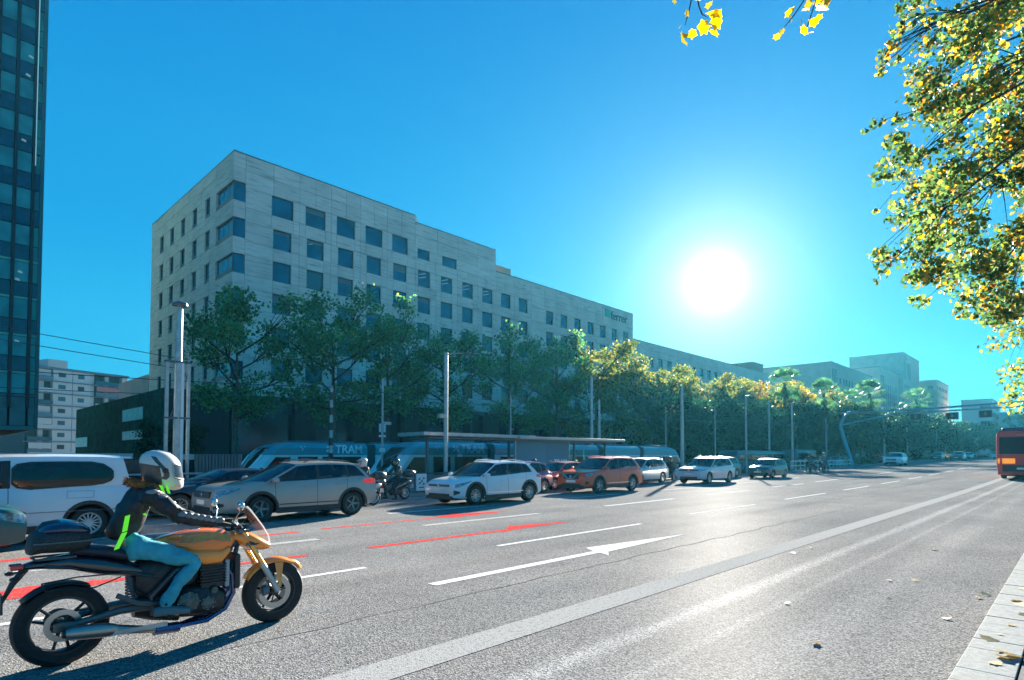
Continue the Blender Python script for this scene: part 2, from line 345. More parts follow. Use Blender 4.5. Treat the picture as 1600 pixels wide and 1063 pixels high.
# seam in the asphalt: a thin sealed crack line
M_seam = mat('tar seam', (.12, .12, .12), .95, spec=0.)
b = MB(); pu = 0; 
rows = []
for i in range(120):
    u = -2+i*.35; v = 5.28+.03*math.sin(i*1.7)+random.uniform(-.025, .025); rows.append([(u, v, G(u, v)+.003), (u, v+.008+random.uniform(0, .014), G(u, v)+.003)])
b.grid(rows)
for (u0, v0, u1, v1) in ((7.6, 9.2, 6.2, 7.9), (12, 10.3, 13.1, 12.3), (9, 6.9, 12.5, 7.4)):
    rows = []
    for i in range(16):
        t = i/15; u = lerp(u0, u1, t)+random.uniform(-.05, .05); v = lerp(v0, v1, t)+random.uniform(-.04, .04); rows.append([(u, v, G(u, v)+.003), (u+.012, v+.01, G(u, v)+.003)])
    b.grid(rows)
tag(b.put('road_crack', M_seam, fix=False), kind='structure')
# kerb of separate stones on the near side, pavement slabs behind
def kerbmat():
    return mat('kerb granite', (.22, .235, .23), .7, var=.14, scale=25, bump=.15, bscale=90, spec=.03)
M_kerb = kerbmat()
kb = MB(); kb.box(-.16, .16, -.12, .12, 0, .1)
base = bpy.data.objects.new('kerb', None); col.objects.link(base); base.location = (0, .57, 0); tag(base, kind='structure')
x = 3.2; k = 0
lens_ = [.255]*16
def kerbstone(x0, x1, hgt=.1):
    m = MB(); m.box(x0+.0015, x1-.0015, -.20, .135, -.05, hgt+random.uniform(-.002, .002))
    o = m.put('kerb_stone', M_kerb, base, smooth=0, bevel=.004)
for k in range(70):
    L_ = .32 if k < 40 else 1.; kerbstone(x, x+L_); x += L_
m = MB(); m.box(x, 300, -.2, .135, -.05, .1); 
o = m.put('kerb_run', M_kerb, base)
m = MB(); m.box(-30, 3.2, -.2, .135, -.05, .1); m.put('kerb_run', M_kerb, base)
pv = bpy.data.objects.new('pavement', None); col.objects.link(pv); tag(pv, kind='structure')
M_slab = mat('pavement slab', (.15, .16, .155), .85, spec=.03, var=.18, scale=14, bump=.15, bscale=80)
for i in range(44):
    for j in range(2):
        m = MB(); m.box(3.4+i*.4+.003, 3.8+i*.4-.003, .362-(j+1)*.4, .362-j*.4-.006, -.05, .092+random.uniform(-.003, .003)); m.put('paving_slab', M_slab, pv, smooth=0)
m = MB(); m.box(-30, 300, -8, -.45, -.05, .085); m.box(21, 300, -.44, .362, -.05, .085); m.box(-30, 3.4, -.44, .362, -.05, .085); m.put('paving', M_conc, pv, smooth=0)
# far kerb and tram platform
m = MB(); 
for u in range(-20, 150, 5): m.box(u, u+4.99, 20.95, 21.12, G(u, 21)-.1, G(u, 21)+.13)
tag(m.put('far_kerb', M_kerb, smooth=0), kind='structure')
# ---------------------------------------------------------------- the long stone office building
FV, FU = 65.6, 24.5
main = thing('office_building', 'long stepped pale travertine office block with rows of square dark windows', 'building', (FU, FV, -1))
pieces = []                                        # (distance, box corners local to world, face)
wins = []
def facade_front(bays, rows, ztop, zcourses, u0, u1):
    # bays: list of (uc, halfwidth per row function); rows: list of (zc, hh, hw); columns edges midway
    xs = [u0]+[(bays[i]+bays[i+1])/2 for i in range(len(bays)-1)]+[u1]
    prev = zcourses[0]
    for (zc, hh, hw) in rows[::-1]:
        for i, uc in enumerate(bays):
            a, c = xs[i], xs[i+1]
            for x0, x1 in ((a, uc-hw), (uc-hw, uc+hw), (uc+hw, c)):
                if zc-hh-prev > .05: pieces.append(('f', x0, x1, prev, zc-hh))
            for x0, x1 in ((a, uc-hw), (uc+hw, c)):
                pieces.append(('f', x0, x1, zc-hh, zc+hh))
            wins.append(('f', uc, zc, hw, hh))
        prev = zc+hh
    n = max(1, round((ztop-prev)/1.75))
    for i in range(len(bays)):
        a, c = xs[i], xs[i+1]; mid = (a+c)/2
        for k in range(n):
            z0, z1 = lerp(prev, ztop, k/n), lerp(prev, ztop, (k+1)/n)
            pieces.append(('f', a, mid, z0, z1)); pieces.append(('f', mid, c, z0, z1))
p_ = 4.07
b1_ = [30.0+i*p_ for i in range(11)]
topw, roww = (30.1, 1.15, 1.27), [(26.3, 1.12, 1.07), (22.6, 1.12, 1.07), (18.9, 1.12, 1.07), (15.1, 1.12, 1.07), (11.3, 1.12, 1.07)]
facade_front(b1_[:5], [topw]+roww, 34.8, [8.3], 25.8, 48.8)
facade_front(b1_[5:9], roww, 29.0, [8.3], 48.8, 64.4)
facade_front(b1_[9:], roww, 30.55, [8.3], 64.4, 72.8)
# upper storey over the second section, with its two smaller openings
for x0, x1, z0, z1 in [(48.8, 49.2, 29, 30.4), (51.3, 53.6, 29, 30.4), (56.3, 60.3, 29, 30.4), (60.3, 64.4, 29, 30.4)]: pieces.append(('f', x0, x1, z0, z1))
wins += [('f', 50.25, 29.72, 1.05, .7), ('f', 54.95, 29.72, 1.35, .7)]
for k in range(4):
    for j in range(2): pieces.append(('f', 48.8+k*3.9, 48.8+(k+1)*3.9, 30.4+j*1.75, 30.4+(j+1)*1.75))
bc = [77.4+i*3.93 for i in range(7)]
facade_front(bc, [(25.4, 1.15, .95), (21.75, 1.15, .95), (18.1, 1.15, .95), (14.4, 1.15, .95), (10.8, 1.1, .95)], 30.6, [8.3], 72.8, 103.7)
bd = [107.0+i*3.85 for i in range(20)]
facade_front(bd, [(21.5, 1.1, .95), (17.9, 1.1, .95), (14.2, 1.1, .95), (10.6, 1.1, .95)], 25.5, [8.3], 103.7, 185.)
# left flank: panels on the u=FU face, narrow windows
vcol = [73.35+i*4.37 for i in range(5)]
zrow = [30.75, 26.85, 22.95, 19.05, 15.15, 11.3]
ys = [70.6]+[(vcol[i]+vcol[i+1])/2 for i in range(4)]+[95.6]
prev = 8.3
for zc in zrow[::-1]:
    hh, hw = 1.15, .78
    for i, vc in enumerate(vcol):
        for y0, y1 in ((ys[i], vc-hw), (vc-hw, vc+hw), (vc+hw, ys[i+1])): pieces.append(('l', y0, y1, prev, zc-hh))
        for y0, y1 in ((ys[i], vc-hw), (vc+hw, ys[i+1])): pieces.append(('l', y0, y1, zc-hh, zc+hh))
        wins.append(('l', vc, zc, hw, hh))
    prev = zc+hh
for i in range(5):
    for k in range(2): pieces.append(('l', ys[i], ys[i+1], lerp(prev, 34.8, k/2), lerp(prev, 34.8, (k+1)/2)))
# corner: wrap-round windows between solid stone bands
zcor = [(30.55, 1.05), (26.55, 1.05), (22.6, 1.05), (18.7, 1.05), (14.8, 1.05), (10.95, 1.0)]
prev = 8.3
corner = []
for zc, hh in zcor[::-1]:
    pieces.append(('f', FU, 25.8, prev, zc-hh)); pieces.append(('l', FV+.34, 70.6, prev, zc-hh)); corner.append((zc, hh)); prev = zc+hh
for k in range(2):
    z0, z1 = lerp(prev, 34.8, k/2), lerp(prev, 34.8, (k+1)/2); pieces.append(('f', FU, 25.8, z0, z1)); pieces.append(('l', FV+.34, 70.6, z0, z1))
def piece_box(m, q):
    j = .018; _, a, c, z0, z1 = q; d = random.uniform(-.012, .012)
    if q[0] == 'f': m.box(a+j-FU, c-j-FU, -.0+d, .32, z0+j+1, z1-j+1)
    else: m.box(0+d, .32, a+j-FV, c-j-FV, z0+j+1, z1-j+1)
def pdist(q):
    return math.hypot((q[1]+q[2])/2, FV) - (q[4]-q[3])*(q[2]-q[1])*2.5 if q[0] == 'f' else math.hypot(FU, (q[1]+q[2])/2)+14
pieces = [q for q in pieces if q[2]-q[1] > .05]
pieces.sort(key=pdist)
for q in pieces[:285]:
    m = MB(); piece_box(m, q); m.put('stone_panel', M_stone, main, smooth=0, fix=False)
m = MB()
for q in pieces[285:]: piece_box(m, q)
tag(m.put('stone_panels', M_stone, main, smooth=0, fix=False), kind='stuff')
# core volumes behind the panels and roofs
m = MB()
for u0, u1, v1, z1 in [(FU+.3, 48.8, 95.3, 34.5), (48.9, 64.3, 92, 33.6), (64.3, 103.4, 92, 30.3), (103.4, 184.7, 92, 25.2)]:
    m.box(u0-FU, u1-FU, .3, v1-FV, 0, z1+1)
m.put('core', M_core, main, smooth=0)
m = MB()
m.box(-.02, 24.32, -.03, 30.1, 35.8, 35.92); m.box(24.36, 39.9, -.03, 27, 34.9, 35.0); m.box(39.94, 79.22, -.03, 27, 31.6, 31.7); m.box(79.26, 160.6, -.03, 27, 26.5, 26.6)
m.put('parapet_coping', mat('metal coping', (.16, .19, .19), .5, metal=.4), main, smooth=0)
m = MB(); m.box(24.3, 24.9, .32, 20, 31, 35.8); m.box(39.6, 39.9, .35, 20, 31.6, 34.9); m.box(78.95, 79.2, .35, 20, 26.5, 31.6); m.put('side_wall', M_stone, main, smooth=0)
m = MB(); m.box(40, 46.5, 3.2, 15, 31.7, 34.1); m.put('rooftop_block', mat('brown stone', (.42, .30, .22), .8, var=.1), main, smooth=0)
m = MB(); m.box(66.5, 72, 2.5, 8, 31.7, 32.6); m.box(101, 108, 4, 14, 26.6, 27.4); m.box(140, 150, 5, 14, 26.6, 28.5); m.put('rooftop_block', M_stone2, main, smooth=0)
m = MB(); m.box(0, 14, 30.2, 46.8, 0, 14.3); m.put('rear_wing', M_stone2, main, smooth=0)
def window(q):
    face, a, z, hw, hh = q
    m = MB(); fr = .07
    def bx(p0, p1, z0, z1, d0, d1):
        if face == 'f': m.box(p0-FU, p1-FU, d0, d1, z0+1, z1+1)
        else: m.box(d0, d1, p0-FV, p1-FV, z0+1, z1+1)
    bx(a-hw, a+hw, z+hh-fr, z+hh, .17, .29); bx(a-hw, a+hw, z-hh, z-hh+fr, .17, .29); bx(a-hw, a-hw+fr, z-hh+fr, z+hh-fr, .17, .29); bx(a+hw-fr, a+hw, z-hh+fr, z+hh-fr, .17, .29)
    if face == 'l': bx(a-hw+fr, a+hw-fr, z-hh+fr, z-hh+.5, .12, .2)
    o = m.put('window', M_frame, main, smooth=0, fix=False); m = MB()
    bx(a-hw+fr, a+hw-fr, z-hh+fr, z+hh-fr, .24, .26)
    lit = face == 'f' and random.random() < .25 and z < 24
    m.put('pane', M_winlight if (lit or (face == 'l' and random.random() < .5)) else M_win, o, smooth=0, fix=False)
    if random.random() < .25 and face == 'f':
        m = MB(); zz = z+hh-fr; bx(a-hw+fr, a+hw-fr, zz-random.choice((.35, .6, .9)), zz, .225, .238); m.put('blind', mat('window blind', (.13, .2, .22), .7), o, smooth=0, fix=False)
    return o
wl = [window(q) for q in wins]
M_tube = mat('office ceiling light', (.45, .6, .6), .5, emit=((.6, .95, .9), .03))
for q, o in zip(wins, wl):
    if q[0] == 'f' and abs(q[2]-26.3) < .1 and 50 < q[1] < 66 or (q[0] == 'f' and abs(q[2]-26.3) < .1 and 32 < q[1] < 36):
        for k in range(2 if q[1] > 50 else 1):
            m = MB(); x0 = q[1]-.75-FU; zz = q[2]+.55-k*.5+1
            m.poly([(x0, .235, zz-.05), (x0+1.2, .235, zz+.35), (x0+1.2, .235, zz+.41), (x0, .235, zz+.02)]); m.put('ceiling_light', M_tube, o, smooth=0, fix=False)
for zc, hh in corner:
    m = MB(); m.box(.0, .1, .0, .1, zc-hh+1, zc+hh+1); m.box(.02, 1.3, .2, .3, zc+hh-.1+1, zc+hh+1); m.box(.2, .3, .3, 5, zc+hh-.1+1, zc+hh+1); m.box(.12, .2, .3, 5, zc-hh+1, zc-hh+.55+1)
    m.box(.2, .26, 1.8, 1.9, zc-hh+1, zc+hh+1); m.box(.2, .26, 3.3, 3.4, zc-hh+1, zc+hh+1)
    o = m.put('corner_window', M_frame, main, smooth=0, fix=False)
    m = MB(); m.box(.1, 1.3, .12, .15, zc-hh+1.0, zc+hh+.9); m.put('pane', M_win, o, smooth=0, fix=False)
    m = MB(); m.box(.22, .25, .3, 2.4, zc-hh+1.5, zc+hh+.9); m.put('pane', M_winlight, o, smooth=0, fix=False)
    m = MB(); m.box(.22, .25, 2.4, 5, zc-hh+1.5, zc+hh+.9); m.put('pane', M_win, o, smooth=0, fix=False)
# podium: recessed glass ground floors with dark columns
m = MB(); m.box(.3, 160, .28, .8, 0, 9.2); m.put('podium_glass', M_podium, main, smooth=0)
m = MB(); m.box(-.1, 160.4, -.15, .9, 8.75, 9.25); m.put('podium_lintel', M_darkstone, main, smooth=0)
for i in range(20):
    m = MB(); m.box(7+i*7.6, 9.6+i*7.6, -.6, .27, 0, 8.74); m.put('podium_column', M_darkstone, main, smooth=0, fix=False)
for i in range(20):
    m = MB(); m.box(9.7+i*7.6, 14.4+i*7.6, .1, .26, 4.1, 4.35); m.box(12+i*7.6, 12.1+i*7.6, .12, .26, 0, 8.7); m.put('glazing_bar', mat('blue grey glazing bar', (.06, .10, .13), .4), main, smooth=0, fix=False)
m = MB(); m.box(18.1-FU, -.05, .0, 41.6, 0, 9.4); m.put('side_pavilion', M_greenwall, main, smooth=0)
m = MB(); m.box(18.1-FU+.02, -.1, -.06, -.01, 0, 9.38); m.put('pavilion_front', M_darkstone, main, smooth=0)
def pwin(y0, y1, z0, z1, n):
    m = MB(); m.box(-6.46, -6.41, y0-FV-.05, y1-FV+.05, z0+.95, z1+1.05); o = m.put('window', M_frame, main, smooth=0)
    for k in range(n):
        a, c = lerp(y0, y1, k/n), lerp(y0, y1, (k+1)/n); m = MB(); m.box(-6.49, -6.462, a-FV+.05, c-FV-.05, z0+1, z1+1)
        m.put('pane', mat('pale green reflection glass', (.22, .42, .33), .3, var=.25, scale=2), o, smooth=0)  # light green reflections are put into the pane colour
pwin(72.3, 80.7, 5.6, 6.9, 4); pwin(72.3, 80.6, 3.45, 4.4, 5); pwin(99, 107, 2.9, 4.2, 3)
# company sign on the facade
M_sgreen = mat('sign green', (.02, .42, .26), .4); M_sgrey = mat('sign grey', (.12, .14, .18), .4)
m = MB(); m.box(93.9-FU, 95.6-FU, -.16, -.02, 28.5+1, 30.0+1); m.put('sign_logo', M_sgreen, main, smooth=0, bevel=.12)
text('ferrer', 2.35, M_sgrey, main, (98.6-FU, -.1, 29.0+1), (R(90), 0, 0), 'sign_lettering', .06, bold=.03)
# ---------------------------------------------------------------- glass tower at the left
TV = 76.
tw = thing('glass_tower', 'tall dark blue-green glass curtain wall tower on the left edge with an overhanging base', 'building', (9.65, TV, -1))
m = MB(); m.box(-39, -.1, .4, 25, 5.3, 62); m.box(-34, -3.5, 4, 22, 0, 5.3); m.put('core', M_core, tw, smooth=0)
M_tg = [mat('tower vision glass', (.015, .18, .18), .05, spec=.9, var=.35, scale=.6), mat('tower vision glass pale', (.05, .34, .33), .08, spec=.9, var=.3, scale=.5), mat('tower spandrel glass', (.006, .05, .10), .1, spec=.8, var=.4, scale=.8), mat('tower green glass', (.03, .34, .26), .1, spec=.8)]
M_mull = mat('tower mullion', (.005, .01, .02), .4)
mul = [-.05, -.87, -2.29, -3.71, -5.13, -6.55, -19.2, -22.8, -26.4, -30, -33.6, -37.2]
m = MB(); m.box(-39, -.1, .0, .42, 5.2, 5.6); m.box(-39, -.1, .02, .4, 8.55, 8.75); m.put('base_edge', mat('tower base edge', (.10, .22, .2), .4), tw, smooth=0)
for i in range(4):
    x1, x0 = mul[i], mul[i+1]; m = MB(); m.box(x0+.1, x1-.1, .1, .2, 5.65, 8.5); m.put('base_panel', mat('tower base panel', (.06, .2, .19), .3, var=.2, scale=1), tw, smooth=0)
for fl in range(15):
    z = 8.8+fl*3.75
    for i in range(4):
        x1, x0 = mul[i], mul[i+1]
        m = MB(); m.box(x0+.14, x1-.14, .14, .2, z+.05, z+2.0); m.put('window_pane', M_tg[1] if i else M_tg[3 if fl < 5 or fl == 12 else 0], tw, smooth=0, fix=False)
        m = MB(); m.box(x0+.08, x1-.08, .1, .2, z+2.1, z+3.7); m.put('spandrel_pane', M_tg[2 if i or fl % 3 else 0], tw, smooth=0, fix=False)
    if fl < 4:
        m = MB(); m.box(-5.1, -.2, .06, .09, z+2.04, z+2.24); m.put('light_band', mat('pale green strip', (.18, .6, .42), .4), tw, smooth=0, fix=False)
m = MB(); m.box(-38.9, mul[4], .14, .3, 8.8, 62); m.put('side_glazing', M_tg[2], tw, smooth=0)
for i, x in enumerate(mul[1:5]):
    m = MB(); m.box(x-.13, x+.13, -.30, .3, 7.4, 61.5); m.put('mullion', M_mull, tw, smooth=0, fix=False)
m = MB(); m.box(-.3, .0, -.05, 24, 5.3, 62); m.put('corner_edge', mat('tower corner metal', (.05, .12, .13), .35, metal=.5), tw, smooth=0)
m = MB(); m.box(-.80, -.73, -.45, -.38, 32, 60); m.put('reflection_fin', mat('glowing reflection fin', (.5, .8, .75), .3, emit=((.55, 1, .95), .05)), tw, smooth=0)  # pale glowing fin stands in for a line reflected on the glass
for x, z in ((-1.5, 43.2), (-1.7, 41.2), (-1.9, 34.4), (-1.9, 21.0), (-2.1, 20.2), (-2.0, 14.0)):
    m = MB(); m.poly([(x, .09, z), (x+.4, .09, z-.12), (x+.42, .09, z+.08), (x+.1, .09, z+.2)]); m.put('ceiling_light', M_tube, tw, smooth=0, fix=False)
# ---------------------------------------------------------------- apartment block between tower and podium
ap = thing('apartment_block', 'eight storey white apartment block with deep balconies and awnings seen past the glass tower', 'building', (22, 187, -1), R(19.8))
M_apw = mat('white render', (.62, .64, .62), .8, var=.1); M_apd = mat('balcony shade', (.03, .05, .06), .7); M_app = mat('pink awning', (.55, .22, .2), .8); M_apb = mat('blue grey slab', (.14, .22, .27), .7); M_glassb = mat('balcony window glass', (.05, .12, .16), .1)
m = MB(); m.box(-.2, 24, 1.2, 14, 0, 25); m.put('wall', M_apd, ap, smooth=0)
m = MB(); m.box(5.3, 9.8, 2.5, 9, 25.2, 27.6); m.put('rooftop_room', mat('pale pink render', (.6, .5, .46), .8), ap, smooth=0)
m = MB(); m.box(-.5, 24.3, -.3, 14, 24.9, 25.25); m.put('roof_slab', M_apb, ap, smooth=0)
for f in range(8):
    z = f*3.1+.1
    m = MB(); m.box(-.5, 24.2, -.25, 1.3, z+2.85, z+3.09); m.put('floor_slab', M_apb, ap, smooth=0, fix=False)
    for x0, x1 in ((5.2, 9.7), (9.85, 14.2)):
        m = MB(); m.box(x0, x1, 0, 1.25, z, z+2.84); o = m.put('wall_panel', M_apw, ap, smooth=0, fix=False)
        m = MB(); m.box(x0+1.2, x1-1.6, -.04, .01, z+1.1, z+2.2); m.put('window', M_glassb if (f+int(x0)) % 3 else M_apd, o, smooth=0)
    m = MB(); m.box(14.3, 15.3, .4, 1.2, z, z+2.84); m.box(18.2, 19.2, .5, 1.22, z, z+2.84); m.box(22.6, 24, 0, 1.22, z, z+2.84); m.box(2.4, 3.5, .8, 1.24, z, z+2.84); tag(m.put('pier', M_apw, ap, smooth=0, fix=False), kind='stuff')
    for x0, x1 in ((-.3, 5.1), (15.4, 22.5)):
        m = MB(); m.box(x0, x1, -.3, -.18, z+.1, z+1.1); m.put('balcony_front', [M_apw, M_apb, M_glassb][(f+int(x0 > 5)) % 3], ap, smooth=0, fix=False)
    if f in (1, 3, 6): m = MB(); m.box(15.6 if f == 6 else -.1, 22.2 if f == 6 else 4.9, -.38, -.31, z+1.2, z+2.7); m.put('awning', M_app if f == 6 else M_apw, ap, smooth=0, fix=False)
    if f in (4, 7): m = MB(); m.box(.6, 4.8, .2, .3, z, z+2.7); m.put('balcony_glazing', M_apw, ap, smooth=0, fix=False)
m = MB(); m.box(-4, 12, -9, -8, 2.9, 3.4); [m.box(-3.8+i*2, -3.4+i*2, -8.8, -8.4, 0, 2.9) for i in range(8)]; m.put('porch', M_apw, ap, smooth=0)
# ---------------------------------------------------------------- buildings far along the avenue
def far_block(name, label, u0, u1, v0, v1, z1, m_, rows, floor, wz0, wz1, step=4., ww=1.4, wh=1.8, side=False, zb=-1, big=None):
    t = thing(name, label, 'building', (u0, v0, zb))
    m = MB(); m.box(0, u1-u0, 0, v1-v0, 0, z1-zb); m.put('wall', m_, t, smooth=0)
    m = MB(); m.box(-.2, u1-u0+.2, -.2, v1-v0+.2, z1-zb+.01, z1-zb+.4); m.put('parapet', mat('far coping', (.2, .2, .2), .8), t, smooth=0)
    n = int((u1-u0-4)/step); z = wz1; cnt = 0
    pm = MB(); pm.box(-ww/2, ww/2, -.06, .04, -wh/2, wh/2); pme = pm.mesh('pane', 0); pme.materials.append(M_farwin)
    fm = MB(); fm.box(-ww/2-.12, ww/2+.12, -.03, .05, -wh/2-.12, wh/2+.12); fme = fm.mesh('window', 0); fme.materials.append(M_frame)
    while z > wz0:
        for i in range(n):
            if cnt < 280:
                f = share(fme, 'window', t, (3+i*step, -.02, z-zb)); share(pme, 'pane', f)
                cnt += 1
        z -= floor
    if side:
        z = wz1
        while z > wz0:
            for j in range(int((v1-v0-3)/step)): 
                if cnt < 290: f = share(fme, 'window', t, (-.02, 3+j*step, z-zb), (0, 0, R(-90))); share(pme, 'pane', f); cnt += 1
            z -= floor
    if big:
        m = MB()
        for (a, c, z0, z1_) in big: m.box(a, c, -.12, .02, z0-zb, z1_-zb)
        m.put('recess', M_farwin, t, smooth=0)
    return t
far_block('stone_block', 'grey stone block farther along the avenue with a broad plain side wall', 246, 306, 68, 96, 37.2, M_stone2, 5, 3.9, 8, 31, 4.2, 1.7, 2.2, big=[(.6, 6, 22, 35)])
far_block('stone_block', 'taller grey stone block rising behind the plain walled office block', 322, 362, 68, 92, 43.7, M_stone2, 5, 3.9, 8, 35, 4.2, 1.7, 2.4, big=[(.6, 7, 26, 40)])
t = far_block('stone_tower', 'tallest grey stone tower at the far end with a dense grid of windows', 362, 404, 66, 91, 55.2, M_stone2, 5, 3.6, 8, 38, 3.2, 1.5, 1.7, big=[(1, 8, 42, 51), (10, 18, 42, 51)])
m = MB(); [m.box(3+i*1.6, 4+i*1.6, -.4, -.1, 53.2, 54.8) for i in range(4)]; m.put('sign_letter', M_sgrey, t, smooth=0)
t = thing('brick_penthouse', 'small brown roof block standing above the end of the long stone roofline', 'building', (196, 78, 25)); m = MB(); m.box(0, 9, 0, 9, 0, 7.5); m.box(-.2, 9.2, -.2, 9.2, 7.5, 7.8); m.put('wall', mat('brown brick', (.2, .1, .07), .8, var=.2), t, smooth=0)
m = MB(); m.box(3, 6, -.1, .05, 2, 5); m.put('door', M_frame, t, smooth=0); m = MB(); m.box(-12, 46, -5, 16, -26, -.02); m.put('base', M_stone2, t, smooth=0)
far_block('beige_building', 'beige building with dark square windows just right of the tallest stone tower', 405, 445, 58, 75, 44, mat('beige render', (.62, .42, .28), .8, var=.1), 3, 4.4, 8, 40, 5, 2.4, 1.8, side=True)
far_block('white_block', 'low white block with blue glazing behind the palm at the end of the avenue', 430, 475, 36, 50, 33.5, M_apw, 3, 5, 8, 30, 6, 4.5, 2.4, side=True)
far_block('teal_glass_block', 'pale teal glass block under the gantry at the far end', 440, 480, 20, 34, 26, mat('teal glass', (.12, .35, .4), .2), 3, 4, 8, 23, 6, 4.5, 1.2, side=True)
far_block('dark_slab_building', 'dark blue-grey slab building behind the red bus with a serrated edge', 300, 330, 0, 16, 27.5, mat('dark slab', (.05, .09, .12), .5, var=.2), 3, 3.2, 5, 25, 4, 3.0, 1.6, side=True)
t = bpy.data.objects['dark_slab_building']
m = MB(); [m.box(-1.2, -.2, -1.2, .2, 2.5+i*2.4, 3.8+i*2.4) for i in range(10)]; m.put('balcony', M_apb, t, smooth=0)
# ---------------------------------------------------------------- leaves and trees
def leafmat(name, stops, trans=.45):
    m = bpy.data.materials.new(name); m.use_nodes = True; n = m.node_tree.nodes; l = m.node_tree.links; n.clear()
    o = n.new('ShaderNodeOutputMaterial'); g = n.new('ShaderNodeNewGeometry'); r = n.new('ShaderNodeValToRGB'); l.new(g.outputs['Random Per Island'], r.inputs[0])
    r.color_ramp.elements[0].position = stops[0][0]; r.color_ramp.elements[0].color = (*stops[0][1], 1)
    r.color_ramp.elements[1].position = stops[-1][0]; r.color_ramp.elements[1].color = (*stops[-1][1], 1)
    for p, c in stops[1:-1]: e = r.color_ramp.elements.new(p); e.color = (*c, 1)
    t = n.new('ShaderNodeTexCoord'); z = n.new('ShaderNodeTexNoise'); z.inputs['Scale'].default_value = .55; l.new(t.outputs['Object'], z.inputs[0])
    mr = n.new('ShaderNodeMapRange'); l.new(z.outputs[0], mr.inputs[0]); mr.inputs[1].default_value = .3; mr.inputs[2].default_value = .7; mr.inputs[3].default_value = .6; mr.inputs[4].default_value = 1.35
    hs = n.new('ShaderNodeHueSaturation'); l.new(r.outputs[0], hs.inputs['Color']); l.new(mr.outputs[0], hs.inputs['Value'])
    d = n.new('ShaderNodeBsdfPrincipled'); d.inputs['Roughness'].default_value = .5; d.inputs['Specular IOR Level'].default_value = .12; l.new(hs.outputs[0], d.inputs['Base Color'])
    tr = n.new('ShaderNodeBsdfTranslucent'); h2 = n.new('ShaderNodeHueSaturation'); h2.inputs['Value'].default_value = 2.4; h2.inputs['Saturation'].default_value = 1.1; l.new(hs.outputs[0], h2.inputs['Color']); l.new(h2.outputs[0], tr.inputs[0])
    x = n.new('ShaderNodeMixShader'); x.inputs[0].default_value = trans; l.new(d.outputs[0], x.inputs[1]); l.new(tr.outputs[0], x.inputs[2]); l.new(x.outputs[0], o.inputs[0])
    return m
M_lgreen = leafmat('plane leaves green', [(0, (.03, .12, .06)), (.5, (.06, .19, .08)), (.85, (.11, .26, .08)), (1, (.28, .28, .07))], .45)
M_lmix = leafmat('plane leaves turning', [(0, (.04, .09, .03)), (.4, (.09, .14, .035)), (.7, (.17, .17, .04)), (1, (.26, .17, .04))], .45)
M_lyel = leafmat('yellow leaves', [(0, (.08, .10, .015)), (.4, (.20, .16, .02)), (.8, (.32, .22, .02)), (1, (.30, .13, .02))], .5)
M_lnear = leafmat('near plane leaves', [(0, (.02, .05, .025)), (.45, (.05, .10, .035)), (.66, (.10, .14, .035)), (.82, (.22, .17, .04)), (.93, (.42, .24, .03)), (1, (.26, .11, .05))], .5)
M_ldark = leafmat('shade darkened leaves', [(0, (.006, .022, .012)), (.6, (.014, .045, .022)), (1, (.03, .07, .03))], .3)  # leaf colour darkened to stand for shade on backlit trees
M_palm = leafmat('palm fronds', [(0, (.03, .10, .05)), (.7, (.08, .20, .09)), (1, (.16, .24, .10))], .35)
M_bark = mat('plane bark', (.10, .09, .07), .9, var=.45, scale=5, bump=.3, bscale=8)
M_barkD = mat('dark bark', (.035, .03, .026), .9, var=.3, scale=6)
LEAF4 = np.array([(-.5, 0), (0, -.32), (.5, 0), (0, .32)])
LEAFM = np.array([(0, -.42), (.22, -.26), (.46, -.28), (.38, -.02), (.52, .18), (.27, .26), (0, .52), (-.27, .26), (-.52, .18), (-.38, -.02), (-.46, -.28), (-.22, -.26)])
def leafmesh(name, C, size, m_, shape=LEAF4, droop=.0, curl=.12):
    n = len(C); k = len(shape); C = np.asarray(C); size = np.asarray(size).reshape(-1, 1)
    a = rng.normal(size=(n, 3)); a[:, 2] -= droop; a /= np.linalg.norm(a, axis=1, keepdims=True)
    b = rng.normal(size=(n, 3)); b -= a*(a*b).sum(1, keepdims=True); b /= np.linalg.norm(b, axis=1, keepdims=True)
    nn = np.cross(a, b)
    V = np.zeros((n, k, 3))
    for i, (x, y) in enumerate(shape): V[:, i] = C+size*(b*x+a*y+nn*curl*(abs(x)*1.2-.2+(.3*abs(y))))
    me = bpy.data.meshes.new(name); me.vertices.add(n*k); me.vertices.foreach_set('co', V.reshape(-1)); me.loops.add(n*k); me.loops.foreach_set('vertex_index', np.arange(n*k, dtype=np.int32))
    me.polygons.add(n); me.polygons.foreach_set('loop_start', np.arange(0, n*k, k, dtype=np.int32)); me.polygons.foreach_set('loop_total', np.full(n, k, dtype=np.int32)); me.update(calc_edges=True)
    me.materials.append(m_); return me
def clumps(cs, per, out=.85):
    P = []
    for (c, r) in cs:
        n = max(3, int(per*r*r)); d = rng.normal(size=(n, 3)); d /= np.linalg.norm(d, axis=1, keepdims=True)
        rad = r*(rng.random((n, 1))**.45)*rng.uniform(.75, 1.15, (n, 1)); P.append(np.array(c)+d*rad*np.array([1, 1, .75]))
    return np.concatenate(P)
